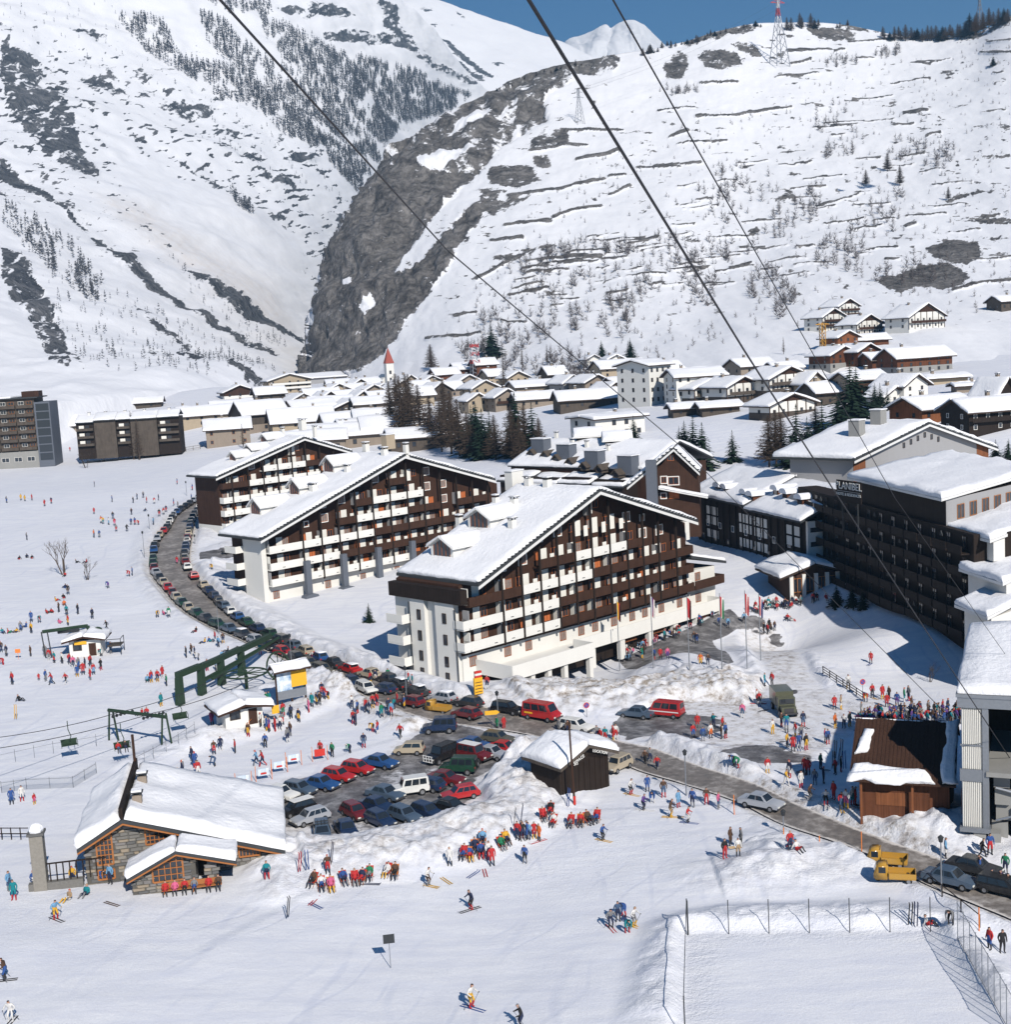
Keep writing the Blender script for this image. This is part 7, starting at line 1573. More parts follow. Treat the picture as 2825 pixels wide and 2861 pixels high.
def car(kind, col, P, head, label, far=False, group=None, name='parked_car', roofsnow=False, cat=None, rack=False):
    nrm = Vector((0, 0, 1)); cat = cat or {'minibus': 'minibus', 'van': 'van', 'jeep': 'jeep'}.get(kind, 'car')
    if far:
        o = obj(name, far_mesh(kind)); o.location = tuple(P); o.rotation_euler = (0, 0, R(head)); paint(o, col); tag(o, label, cat, group); CARS.append(o); return o
    K = KIND[kind]; t = thing(name, label, cat, P, R(head), group); CARS.append(t)
    paint(obj('body', K['body'], t), col); obj('front_bumper', K['fb'], t); obj('rear_bumper', K['rb'], t)
    for q in K['panes']: obj('window', q, t)
    for q in K['hl']: obj('headlight', q, t)
    for q in K['tl']: obj('tail_light', q, t)
    for wx in K['wx']:
        for s in (-1, 1): w = obj('wheel', WHEEL, t); w.location = (wx, s*K['wy'], K['rw']); w.rotation_euler = (R(90)*(-s), 0, 0); w.scale = (K['rw']/.29,)*2+(1,)
    if rack: b = MB(); [b.box(x-.03, x+.03, -.6, .6, K['H']+.02, K['H']+.09) for x in (-.6, .1)]; [b.box(-.9, .5, y-.03, y+.03, K['H']+.09, K['H']+.13) for y in (-.35, 0, .3)]; b.build('roof_rack', ['metal_dark'], t)
    if roofsnow: snow_pad('roof_snow', [(-K['L']*.36, -K['W']*.33, K['H']+.0), (.2, -K['W']*.33, K['H']), (.2, K['W']*.33, K['H']), (-K['L']*.36, K['W']*.33, K['H'])], .14, 4, 4, .02, t, int(P[0]*9))
    return t
LOTC = [ # zoom coordinates of the car park (u, v), kind, colour, heading, label
 (490,655,'hatchback','silver',-142,'silver hatchback at the near left corner of the car park'),(405,600,'hatchback','black',-142,'black and white hatchback behind the silver hatchback'),(200,530,'saloon','dark grey',-34,'dark saloon at the left end of the car park'),
 (300,505,'saloon','white',-34,'white saloon second in the upper row of the car park'),(420,475,'hatchback','blue grey',-34,'light blue hatchback third in the upper row of the car park'),(555,440,'saloon','blue',-34,'blue saloon fourth in the upper row of the car park'),
 (665,390,'hatchback','red',-34,'nearer of two bright red hatchbacks in the upper row'),(785,345,'hatchback','red',-34,'farther of two bright red hatchbacks in the upper row'),(925,305,'saloon','blue',-34,'bright blue saloon right of the red hatchbacks'),
 (1110,225,'small hatchback','beige',172,'beige boxy hatchback parked alone above the car park'),(1300,90,'jeep','dark blue',178,'dark blue jeep with chrome wheels at the car park entrance'),
 (960,505,'saloon','blue grey',-38,'blue grey saloon in the middle of the car park'),(905,580,'saloon','dark blue',-42,'dark saloon in front of the blue grey saloon'),(770,620,'hatchback','dark red',-56,'dark red hatchback in the near middle of the car park'),
 (925,670,'hatchback','dark blue',-52,'dark blue hatchback against the near snowbank'),(1080,640,'hatchback','blue grey',-48,'blue grey hatchback against the snowbank'),(1220,620,'hatchback','dark blue',-45,'dark blue hatchback right of the blue grey one by the bank'),(1370,590,'saloon','black',-40,'black saloon beside the red hatchback by the bank'),
 (1110,480,'jeep','white',-165,'white boxy four wheel drive in the middle of the car park'),(1225,450,'hatchback','dark blue',150,'dark hatchback seen from behind beside the white four wheel drive'),(1335,410,'saloon','dark red',-30,'maroon saloon behind the dark hatchback'),(1430,505,'hatchback','red',-160,'red hatchback at the right end of the near row'),
 (715,730,'saloon','dark blue',-70,'dark saloon half hidden by the near snowbank'),(565,755,'estate','blue grey',-80,'grey estate with roof rack at the lowest corner of the car park'),
 (1310,270,'jeep','black',-130,'black off roader with white bull bar in the right cluster'),(1420,345,'jeep','dark green',165,'dark green off roader with rear spare wheel'),(1520,265,'jeep','dark red',-40,'red off roader with white roof in the right cluster'),(1625,250,'saloon','silver',-35,'grey saloon in the right cluster'),
 (1705,220,'saloon','red',-30,'bright red saloon at the right edge of the car park'),(1665,155,'hatchback','olive grey',-30,'olive grey hatchback at the top of the right cluster'),(1510,195,'saloon','blue',-30,'dark blue saloon behind the red off roader')]
for u, v, k, c, hd, l in LOTC:
    p = G(650+u/2.245, 2000+v/2.245+6); p[2] = float(g0(p[0], p[1]))+.0; car(k, c, p, hd, l, rack='roof rack' in l)
    if 'white roof' in l or 'black and white' in l:
        K = KIND[k]; t = CARS[-1]; b = MB(); b.box(-K['L']*.45, K['L']*.15, -K['W']*.36, K['W']*.36, K['H']+.002, K['H']+.03); b.build('roof_panel', ['fascia_white'], t)
    if 'spare wheel' in l: w = obj('spare_wheel', WHEEL, CARS[-1]); w.location = (-2.1, 0, 1.1); w.rotation_euler = (0, R(90), 0); w.scale = (1.2, 1.2, 1)
    if 'bull bar' in l: b = MB(); [b.path([(2.15, y, .5), (2.2, y, 1.15)], .04) for y in (-.6, -.2, .2, .6)]; [b.path([(2.18, -.7, z), (2.18, .7, z)], .04) for z in (.5, .85, 1.15)]; b.build('bull_bar', ['fascia_white'], CARS[-1])
OTHER = [(1420,1996,'estate','black',-36,'dark estate in front of the red minibus on the road'),(1515,2014,'minibus','red',-38,'red minibus with yellow lettering on the road by the snowbank'),(1612,2046,'estate','white',-38,'white estate car stopped beside the group on the road'),
 (1862,2002,'van','red',150,'old red minibus with white stripe parked on the wet plaza'),(1778,2004,'saloon','blue grey',150,'dark saloon beside the old red minibus'),(1728,2152,'old car','beige',-130,'beige old hatchback parked behind the dark ski hut'),(2128,2262,'saloon','silver',-40,'silver coupe driving along the road below the plaza'),
 (2655,2478,'saloon','blue grey',-42,'grey saloon parked beside the tall street lamp'),(2722,2446,'saloon','dark grey',-42,'dark saloon parked beyond the grey saloon at right'),(2806,2505,'estate','black',-42,'black estate at the right edge among people'),(1305,2010,'hatchback','dark red',140,'dark red hatchback turning into the car park'),
 (1150,1976,'hatchback','dark red',140,'dark red car parked nose to the road beside the small yellow truck'),(1072,1940,'hatchback','dark blue',140,'dark blue hatchback left of the dark red car'),(650,1545,'saloon','dark grey',20,'dark car standing in the side drive between the hotels'),(2500,1420+530,'hatchback','red',0,None)]
for px, py, k, c, hd, l in OTHER:
    if l is None: continue
    p = G(px, py); p[2] = float(g0(p[0], p[1]))+.02; t = car(k, c, p, hd, l, far=py < 1600, name={'minibus': 'minibus', 'van': 'minibus'}.get(k, 'parked_car'))
    if 'white stripe' in l: b = MB(); [b.box(-1.9, 1.9, s*.873-.008, s*.873+.008, .78, .90) for s in (-1, 1)]; b.build('stripe', ['fascia_white'], t)
    if 'yellow lettering' in l: b = MB(); [b.box(-1.9, -.7, s*.952-.006, s*.952+.006, .78, 1.0) for s in (-1, 1)]; b.build('lettering', ['sign_yellow'], t)
# small yellow three wheeled trucks
def tricar(px, py, hd, label):
    p = G(px, py); p[2] += .02; t = thing('three_wheeler', label, 'truck', p, R(hd), 'small yellow trucks')
    bm = bmesh.new(); poly = [(.35, .3), (1.45, .3), (1.5, .7), (1.2, 1.55), (.45, 1.6), (.35, 1.5)]
    a = [bm.verts.new((x, -.62, z)) for x, z in poly]; c = [bm.verts.new((x, .62, z)) for x, z in poly]; bm.faces.new(a[::-1]); bm.faces.new(c)
    for i in range(6): bm.faces.new((a[i], a[(i+1) % 6], c[(i+1) % 6], c[i]))
    bmesh.ops.recalc_face_normals(bm, faces=bm.faces); bmesh.ops.bevel(bm, geom=list(bm.edges), offset=.09, segments=2, affect='EDGES'); me = bpy.data.meshes.new('cab'); bm.to_mesh(me); bm.free(); me.shade_smooth(); me.materials.append(MATS['paint_tan_yellow']); obj('cab', me, t)
    b = MB(); b.prism([(1.47, .82), (1.27, 1.42), (1.29, 1.42), (1.49, .82)], 'y', -.5, .5); [b.box(.55, 1.1, s*.628-.006, s*.628+.006, .9, 1.4) for s in (-1, 1)]; b.build('windows', ['car_glass'], t)
    blk(t, 'cargo_floor', 'paint_tan_yellow', -1.75, .3, -.68, .68, .42, .5)
    for nm, bx in (('side_panel', (-1.75, .3, -.72, -.66, .5, .92)), ('side_panel', (-1.75, .3, .66, .72, .5, .92)), ('tailgate', (-1.79, -1.73, -.66, .66, .5, .92)), ('headboard', (.28, .34, -.66, .66, .5, .95))): blk(t, nm, 'paint_tan_yellow', *bx)
    for x, y in ((1.15, 0), (-1.2, .55), (-1.2, -.55)): w = obj('wheel', WHEEL, t); w.location = (x, y, .27); w.rotation_euler = (R(90), 0, 0); w.scale = (.92, .92, 1)
tricar(2475, 2418, 160, 'farther small yellow three wheeled truck by the road'); tricar(2495, 2462, 165, 'nearer small yellow three wheeled truck by the road'); tricar(1222, 1990, 150, 'small yellow three wheeled truck beside the dark red car')
# army truck
p = G(2190, 1990); t = thing('army_truck', 'olive canvas topped truck facing the camera on the plaza', 'truck', p, R(-88)); blk(t, 'canvas', 'paint_army_green', -2.6, .6, -1.05, 1.05, 1.0, 2.7); blk(t, 'cab', 'paint_army_green', .62, 1.6, -1.0, 1.0, .6, 2.2); blk(t, 'bonnet', 'paint_army_green', 1.602, 2.6, -.85, .85, .6, 1.35); blk(t, 'windscreen', 'car_glass', 1.603, 1.64, -.85, .85, 1.45, 2.05); blk(t, 'grille', 'bumper', 2.601, 2.64, -.55, .55, .7, 1.2); blk(t, 'bumper', 'bumper', 2.65, 2.8, -1, 1, .5, .68)
for x in (1.9, -1.6):
    for y in (-.9, .9): w = obj('wheel', WHEEL, t); w.location = (x, y, .45); w.rotation_euler = (R(90), 0, 0); w.scale = (1.55, 1.55, 1.4)
# rows of parked cars along both kerbs
def kerb_row(edge, other, i0, i1, inset, step, seed, flip, side):
    rr = random.Random(seed); seg = np.linalg.norm(np.diff(edge[:, :2], axis=0), axis=1); s = np.concatenate([[0], np.cumsum(seg)]); d = s[i0]+1; k = 0
    cols = ['dark blue', 'dark grey', 'black', 'blue grey', 'dark blue', 'dark red', 'white', 'silver', 'red', 'dark green', 'beige', 'blue', 'olive grey', 'dark grey', 'black']
    out = []
    while d < s[i1]:
        x = np.interp(d, s, edge[:, 0]); y = np.interp(d, s, edge[:, 1]); x2 = np.interp(d+1, s, edge[:, 0]); y2 = np.interp(d+1, s, edge[:, 1]); t_ = np.array([x2-x, y2-y]); t_ /= np.linalg.norm(t_)
        ox = np.interp(d, s, other[:, 0])-x; oy = np.interp(d, s, other[:, 1])-y; nn = np.array([-t_[1], t_[0]]); nn = nn*np.sign(nn @ np.array([ox, oy]))
        P = np.array([x, y])+nn*inset; z = float(g0(P[0], P[1]))+.03; px, py = proj(np.array([P[0], P[1], z]))
        kind = rr.choice(['hatchback']*4+['saloon']*4+['estate', 'small hatchback']); col = rr.choice(cols); far = py < 1770
        hd = math.degrees(math.atan2(t_[1], t_[0]))+(180 if flip else 0)+rr.uniform(-5, 5)
        if rr.random() > .06: out.append((kind, col, np.array([P[0], P[1], z]), hd, far, px, py))
        d += KIND[kind]['L']+rr.uniform(.35, .9)
    for n, (kind, col, P, hd, far, px, py) in enumerate(out):
        where = 'at the far bend' if py < 1480 else ('on the curve' if py < 1640 else ('opposite the middle hotel' if py < 1780 else 'near the nearest hotel'))
        car(kind, col, P, hd, '%s %s on the %s %s' % (col, kind, side, where), far, 'cars parked along the curved road', roofsnow=(not far and rr.random() < .3))
i_of = lambda E, px: int(np.argmin(np.hypot(*(proj(E)-np.array(px)).T)))
kerb_row(RL, RR, i_of(RL, (566,1382)), i_of(RL, (1010,1940)), 1.0, 4.6, 3, False, 'left kerb'); kerb_row(RR, RL, i_of(RR, (594,1392)), i_of(RR, (1330,1968)), 1.15, 4.6, 8, True, 'right kerb')
# ------------------------------------------------------------------ trees and shrubs
m = NT('spruce_needles'); n = m.noise(m.coord('Object'), 1.1, 4, .6); m.color(m.ramp(n, [(.3, (.008, .018, .012)), (.55, (.018, .036, .022)), (.75, (.045, .065, .04))])); m.rough(.8); m.b.inputs['Specular IOR Level'].default_value = .15
m = NT('larch_twigs'); n = m.noise(m.coord('Object'), .9, 4, .6); m.color(m.ramp(n, [(.3, (.035, .026, .02)), (.55, (.075, .055, .042)), (.75, (.13, .10, .08))])); m.rough(.85); m.b.inputs['Specular IOR Level'].default_value = .1
plain('bark', (.07, .052, .04), .9, .3, 4); plain('shrub_twigs', (.115, .10, .10), .9, .25, .5); plain('forest_twigs', (.10, .105, .12), .9, .35, .03)
def spruce(seed, H=1.0, whorls=22, wid=.19):
    rr = random.Random(seed); b = MB()
    for k in range(whorls):
        u = k/(whorls-1); z = H*(.06+.92*u); L = wid*H*(1-u)**.85*rr.uniform(.8, 1.15)+.012*H; nb = int(11-6*u)
        for i in range(nb):
            a = 2*math.pi*(i+rr.random()*.8)/nb+k*1.3; l = L*rr.uniform(.6, 1.2); dx, dy = math.cos(a), math.sin(a); dz = -.32*l*rr.uniform(.5, 1.3); w = l*.26+.012*H
            for q in range(2):
                s0, s1 = q*.5, q*.5+.62; wq = w*(1-.35*q)
                p0 = (dx*l*s0, dy*l*s0, z+dz*s0); p1 = (dx*l*s1-dy*wq, dy*l*s1+dx*wq, z+dz*s1-.3*wq); p2 = (dx*l*s1+dy*wq, dy*l*s1-dx*wq, z+dz*s1-.3*wq); p3 = (dx*l*(s1+.12), dy*l*(s1+.12), z+dz*(s1+.2))
                b.add([p0, p1, p3, p2], [(0, 1, 2, 3)])
    b.add([(-.012*H, 0, .95*H), (.012*H, 0, .95*H), (0, 0, 1.03*H)], [(0, 1, 2)])
    return b.mesh('crown', ['spruce_needles'])
def larch(seed, H=1.0, wid=.15, n=150, sub=3, up=.15, mat='larch_twigs', z0=.12):
    rr = random.Random(seed); b = MB()
    for k in range(n):
        u = (k+rr.random())/n; z = H*(z0+(.97-z0)*u); L = wid*H*(1-u)**.7*rr.uniform(.5, 1.2)+.01*H; a = k*2.4+rr.random(); dx, dy = math.cos(a), math.sin(a); w = .0062*H*(1.4-u)
        e = (dx*L, dy*L, z+L*rr.uniform(-.1, up*2)); b.add([(0, 0, z-w), (0, 0, z+w), e], [(0, 1, 2)])
        for q in range(sub):
            s = rr.uniform(.25, .95); c = (dx*L*s, dy*L*s, z+(e[2]-z)*s); a2 = a+rr.choice((-1, 1))*rr.uniform(.4, 1.1); l2 = L*.4*rr.uniform(.5, 1.1); w2 = w*.9
            b.add([(c[0], c[1], c[2]-w2), (c[0], c[1], c[2]+w2), (c[0]+math.cos(a2)*l2, c[1]+math.sin(a2)*l2, c[2]+l2*rr.uniform(-.45, .3))], [(0, 1, 2)])
    return b.mesh('crown', [mat])
def bare(seed, H=1.0, stems=3, spread=.35, depth=4):
    rr = random.Random(seed); b = MB()
    def grow(p, d, L, r, k):
        e = p+d*L; b.tube(p, e, r, r*.65, 3, cap=False)
        if k == 0: return
        for i in range(rr.choice((2, 3, 3))):
            nd = (d+Vector((rr.uniform(-1, 1), rr.uniform(-1, 1), rr.uniform(-.2, .8)))*.55).normalized(); grow(p+d*L*rr.uniform(.55, 1), nd, L*rr.uniform(.55, .8), r*.55, k-1)
    for s in range(stems):
        a = 2*math.pi*s/stems+rr.random(); grow(Vector((math.cos(a)*.03, math.sin(a)*.03, 0)), Vector((math.cos(a)*spread*rr.random(), math.sin(a)*spread*rr.random(), 1)).normalized(), H*.34, .013*H, depth)
    return b.mesh('crown', ['bark'])
TRUNK = MB().tube((0, 0, -.08), (0, 0, .95), .016, .003, 6).mesh('trunk', ['bark'])
SPR = [spruce(i, 1, 24+2*i, .25+.03*i) for i in range(4)]; LAR = [larch(20+i, 1, .16+.03*i, 360, 4) for i in range(3)]; POP = [larch(30+i, 1, .08, 150, 3, .5) for i in range(2)]; BAR = [bare(40+i) for i in range(3)]
def tree(kind, px, py, hpx, label, name=None, group=None, wid=1.0):
    p = hit(px, py); H = hpx/F*p[1]; t = thing(name or {'s': 'spruce_tree', 'l': 'larch_tree', 'p': 'bare_tree', 'b': 'bare_tree'}[kind], label, 'tree', p, R((px*37) % 360), group); t.scale = (H*wid, H*wid, H)
    me = {'s': SPR, 'l': LAR, 'p': POP, 'b': BAR}[kind]; o = obj('crown', me[int(px) % len(me)], t)
    if kind != 'b': obj('trunk', TRUNK, t)
    return t
g_ = 'trees between the hotels and the village'
CL = [('l',1095,1225,165),('l',1125,1235,190),('l',1150,1225,185),('l',1175,1240,170),('l',1112,1190,150),('l',1205,1250,150),('l',1235,1262,150),('l',1262,1268,165),('l',1285,1275,165),('l',1245,1225,170),('l',1310,1282,135),('s',1335,1270,150),('s',1352,1282,140),('s',1322,1262,130),('l',1385,1285,130),('s',1372,1270,120),
      ('l',1432,1290,160),('s',1445,1272,175),('l',1470,1292,170),('s',1492,1288,165),('l',1455,1300,140),('l',1510,1292,130),('l',1140,1200,160),('l',1265,1240,150)]
def side(px, L): r = sorted(x for x in L); return r.index(px)
for k, nm, mid in (('l', 'bare brown larch', 'larch_tree'), ('s', 'dark green spruce', 'spruce_tree')):
    xs = sorted(c[1] for c in CL if c[0] == k); ORD = ['first', 'second', 'third', 'fourth', 'fifth', 'sixth', 'seventh', 'eighth', 'ninth', 'tenth', 'eleventh', 'twelfth', 'thirteenth', 'fourteenth', 'fifteenth', 'sixteenth', 'seventeenth', 'eighteenth']
    for c in CL:
        if c[0] == k: tree(k, c[1], c[2], c[3], '%s in the central clump behind the hotels, %s from the left' % (nm, ORD[xs.index(c[1])]), group='central tree clump', wid=1.25)
for k, px, py, hp, l in [('s',1375,1000,95,'tall lone spruce on the slope beside the red and white mast'),('s',1682,1000,48,'left of two small spruces on the slope above the cream house'),('s',1762,1000,55,'right of two small spruces on the slope above the cream house'),
  ('s',1772,1232,72,'spruce in front of the flat white building'),('s',1704,1212,22,'tiny spruce beside the flat white building'),('s',1915,1290,115,'leftmost spruce beside the residence tower'),('s',1940,1300,140,'second spruce beside the residence tower'),('s',1965,1310,130,'third spruce right of the residence tower'),('s',1900,1280,90,'short spruce behind the residence tower'),
  ('s',2048,1290,88,'lone spruce on the snowfield left of the dormered wing'),('l',2150,1305,150,'bare larch left of the tall spruces behind the dormered wing'),('l',2170,1305,165,'second bare larch behind the dormered wing'),('l',2185,1300,150,'third bare larch behind the dormered wing'),('s',2228,1300,170,'tall spruce behind the dormered wing roof'),('s',2258,1300,135,'shorter spruce right of the tall spruce behind the wing'),('s',2300,1285,165,'tall spruce left of the broad lodge chimneys'),('l',2282,1280,150,'bare larch between the tall spruces'),
  ('s',2345,1250,150,'large spruce left of the lodge chimneys'),('s',2378,1200,190,'tallest spruce above the broad lodge roof'),('s',2395,1195,170,'spruce right of the tallest one above the lodge'),('s',2460,1150,80,'spruce right of the apartment chalet'),('s',2445,1140,70,'spruce beside the apartment chalet'),('s',2480,1145,60,'small spruce right of the apartment chalet'),
  ('s',2782,1290,62,'spruce right of the broad lodge'),('s',2818,1300,75,'spruce at the right edge below the dark chalet'),
  ('s',2338,1690,60,'left of three young pines beside the pavilion'),('s',2382,1692,58,'middle of three young pines beside the pavilion'),('s',2412,1700,60,'right of three young pines beside the pavilion'),('s',1032,1738,55,'young spruce in the shadow beside the nearest hotel'),
  ('b',180,1605,135,'large bare tree on the left snowfield'),('b',245,1620,80,'small bare tree right of the large one on the left snowfield'),('b',240,1308,60,'bare bushy tree in front of the apartment block, leftmost'),('b',290,1290,55,'bare bushy tree in front of the apartment block, second'),('b',335,1285,55,'bare bushy tree in front of the apartment block, third'),('p',375,1284,140,'tall bare poplar in front of the apartment block'),('p',390,1285,120,'second tall bare poplar in front of the apartment block'),('p',680,1252,70,'bare poplar beside the square stone house'),('b',845,1130,55,'bare bushy tree beside the pale inn'),
  ('p',1410,1108,120,'tall thin poplar behind the cream houses, leftmost'),('p',1460,1030,70,'tall thin poplar above the snow garden, left'),('p',1530,1020,60,'tall thin poplar above the snow garden, right'),('l',1205,1035,75,'bare larch left of the brown chalets'),('p',2190,990,50,'thin bare tree right of the tan barn'),
  ('l',2480,480,52,'lone larch high on the terraced hill'),('l',2515,520,58,'second lone larch high on the terraced hill'),('s',2775,185,26,'small spruce high at the right of the hill'),('l',2650,560,38,'small larch on the right of the terraced hill'),('l',2420,520,45,'left lone larch high on the terraced hill'),
  ('b',2600,1905,70,'dark snowy pine branches in the shade by the station'),('b',1445,2080,0.0,None)]:
    if l: tree(k, px, py, hp, l, wid=1.2 if k == 's' else 1.3)
# ridge trees on the skyline
rk = random.Random(5); SK = []
for x0, x1, y0, y1, n, h0, h1 in [(1790,1900,150,118,8,14,30),(1900,2010,125,88,9,12,26),(2010,2130,88,66,8,8,20),(2195,2300,80,72,7,20,50),(2330,2380,68,70,3,14,26),(2460,2560,100,106,9,20,60),(2560,2700,108,100,14,24,55),(2700,2825,95,55,9,40,70),(1530,1640,200,170,6,10,32),(1380,1530,255,190,6,8,18)]:
    for i in range(n): u = (i+rk.random()*.8)/n; SK.append((x0+(x1-x0)*u, y0+(y1-y0)*u+rk.uniform(2, 12), rk.uniform(h0, h1)))
SK.sort()
for i, (x, y, h) in enumerate(SK): tree('l' if i % 7 else 's', x, y, h*.85, 'dark larch on the hill skyline' if i % 7 else 'dark spruce on the hill skyline', group='skyline trees', wid=1.7)
def scatter(base_v, base_f, P, H, seed, name, mat, tilt=.06):
    rr = np.random.default_rng(seed); n = len(P); bv = np.asarray(base_v); nv = len(bv); a = rr.random(n)*6.283; ca, sa = np.cos(a), np.sin(a)
    V_ = np.empty((n, nv, 3)); V_[..., 0] = (bv[:, 0]*ca[:, None]-bv[:, 1]*sa[:, None])*H[:, None]; V_[..., 1] = (bv[:, 0]*sa[:, None]+bv[:, 1]*ca[:, None])*H[:, None]; V_[..., 2] = bv[:, 2]*H[:, None]
    V_ += P[:, None, :]; bf = np.asarray(base_f); F_ = (bf[None]+(np.arange(n)*nv)[:, None, None]).reshape(-1, bf.shape[1])
    me = bpy.data.meshes.new(name); me.vertices.add(n*nv); me.vertices.foreach_set('co', V_.reshape(-1).astype(np.float32)); me.loops.add(F_.size); me.loops.foreach_set('vertex_index', F_.reshape(-1).astype(np.int32)); me.polygons.add(len(F_)); me.polygons.foreach_set('loop_start', (np.arange(len(F_))*bf.shape[1]).astype(np.int32)); me.update(calc_edges=True); me.materials.append(MATS[mat]); return me
def twig_shape(seed, n, wid, up, w, base=.0, conic=.6):
    rr = random.Random(seed); v = []; f = []
    for k in range(n):
        u = rr.random(); z = base+(1-base)*u*.75; a = rr.random()*6.283; L = wid*(1-u)**conic*rr.uniform(.5, 1.1)+.03; o = len(v); ux, uy = math.cos(a+1.57)*w, math.sin(a+1.57)*w
        v += [(math.cos(a)*L*.1-ux, math.sin(a)*L*.1-uy, z-w), (math.cos(a)*L*.1+ux, math.sin(a)*L*.1+uy, z+w), (math.cos(a)*L, math.sin(a)*L, z+up*rr.uniform(.2, 1))]; f.append((o, o+1, o+2))
    return v, f
def grid_points(P, pxy, polys, n, seed, jit=3.0):
    rr = np.random.default_rng(seed); m = np.zeros(P.shape[:2], bool)
    for q in polys: m |= inpoly(pxy[..., 0], pxy[..., 1], q)
    idx = np.argwhere(m)
    if len(idx) == 0: return np.zeros((0, 3))
    # weight by screen area so that density is even as seen
    i = idx[rr.integers(0, len(idx), n)]; a = P[i[:, 0], i[:, 1]]; b_ = P[np.minimum(i[:, 0]+1, P.shape[0]-1), i[:, 1]]; c = P[i[:, 0], np.minimum(i[:, 1]+1, P.shape[1]-1)]
    return a+(b_-a)*rr.random((n, 1))+(c-a)*rr.random((n, 1))
def ell(cx, cy_, a, b_, rot=0, n=14): r_ = R(rot); return [(cx+a*math.cos(t)*math.cos(r_)-b_*math.sin(t)*math.sin(r_), cy_+a*math.cos(t)*math.sin(r_)+b_*math.sin(t)*math.cos(r_)) for t in np.linspace(0, 2*math.pi, n, endpoint=False)]
# forest bands on the left mountain
FOREST = [[(325,45),(400,55),(470,85),(480,140),(560,180),(640,200),(740,250),(840,330),(930,400),(1000,470),(1010,560),(950,500),(900,430),(800,380),(700,300),(600,260),(520,220),(450,170),(370,120)],
 [(550,45),(620,55),(680,130),(760,190),(860,240),(960,330),(1040,420),(1060,470),(990,430),(900,360),(800,300),(700,230),(620,170),(570,120)],
 [(720,30),(800,70),(900,130),(1000,160),(1130,190),(1240,240),(1320,270),(1230,330),(1130,350),(1060,420),(960,330),(860,250),(790,180),(740,110)],
 [(0,560),(60,620),(140,660),(220,720),(270,780),(290,810),(250,830),(190,770),(100,710),(0,650)],[(80,690),(160,750),(240,820),(300,860),(240,850),(150,790),(90,730)],[(560,0),(760,0),(760,40),(640,40)],
 [(640,540),(680,560),(700,620),(660,600)],[(940,420),(1010,430),(1030,500),(960,480)]]
v, f = twig_shape(3, 34, .22, .10, .022, .02, .75); NF = [f_ for k_, f_ in enumerate(FOREST) if k_ not in (3, 4)]; fp = np.concatenate([grid_points(LPd, lp, NF, 9000, 5), grid_points(LPd, lp, FOREST[3:5], 330, 6)])
keep = fbm(*(proj(fp).T/28), 3, 91) > .36; fp = fp[keep]
o = obj('mountain_forest', scatter(v, f, fp, np.random.default_rng(2).uniform(8, 18, len(fp))*np.where(fp[:, 1] < 1300, .75, 1), 3, 'mountain_forest', 'forest_twigs')); tag(o, 'grey blue larch forest bands on the snowy mountain', 'forest', kind='stuff')
SPARSE = [[(0,640),(300,820),(500,900),(700,1000),(760,1060),(500,1080),(250,1060),(150,960),(60,800)],[(330,130),(600,260),(900,450),(960,560),(760,500),(560,400),(400,260)],[(0,0),(320,0),(420,120),(300,200),(0,120)],[(450,700),(700,860),(800,980),(700,960),(560,860)]]
sp_ = grid_points(LPd, lp, SPARSE, 620, 9); o = obj('mountain_shrubs', scatter(v, f, sp_, np.random.default_rng(4).uniform(2, 9, len(sp_))*np.where(sp_[:, 1] < 1000, .8, 1), 6, 'mountain_shrubs', 'forest_twigs')); tag(o, 'scattered bare larches and bushes on the snowy mountain', 'shrubs', kind='stuff')
# shrubs on the terraced hill
HC = [ell(2000,700,160,45,-18),ell(1900,730,150,38,-8),ell(2080,560,110,60,-30),ell(2200,620,60,50,-35),ell(2020,520,90,50,-30),ell(1650,700,130,25,-4),ell(1600,790,170,40,-15),ell(1790,690,110,30,-8),ell(2470,600,50,90,15),ell(2330,710,60,40,-35),ell(2390,700,40,80,5),ell(2130,800,40,60,15),ell(2180,850,40,50,20),ell(2270,570,26,60,15),
  ell(1480,860,150,50,-18),ell(1560,920,100,30,-25),ell(1420,960,60,60,0),ell(1720,900,60,45,-40),ell(1760,830,80,30,-20),ell(2310,340,90,40,-20),ell(2360,410,70,35,-30),ell(2530,420,60,30,-10),ell(2620,440,50,40,0),ell(1950,810,60,50,20),ell(2340,180,55,14,0),ell(1890,262,70,12,-3),ell(1520,1020,140,25,-6),ell(1330,1000,60,40,0),ell(2550,770,120,30,-5),ell(1590,1050,70,20,-5),ell(1500,740,90,50,-20),ell(2480,150,40,14,-15)]
v2, f2 = twig_shape(8, 34, .42, .45, .016, .0, .3)
hp_ = np.concatenate([grid_points(HPd, hpx, [c], max(10, int(5.5e-3*math.pi*40*40*1.1)), 20+i) for i, c in enumerate(HC)]); h2 = grid_points(HPd, hpx, [[(1250,900),(1500,560),(1700,420),(2000,330),(2500,160),(2825,100),(2825,880),(2300,900),(1700,1060),(1250,1060)]], 900, 77)
hp_ = np.concatenate([hp_, h2]); hh = np.concatenate([np.random.default_rng(5).uniform(3.5, 9.5, len(hp_)-len(h2)), np.random.default_rng(6).uniform(1.2, 4.5, len(h2))])
o = obj('hillside_shrubs', scatter(v2, f2, hp_, hh, 11, 'hillside_shrubs', 'shrub_twigs')); tag(o, 'bare grey shrubs scattered over the terraced hill', 'shrubs', kind='stuff')
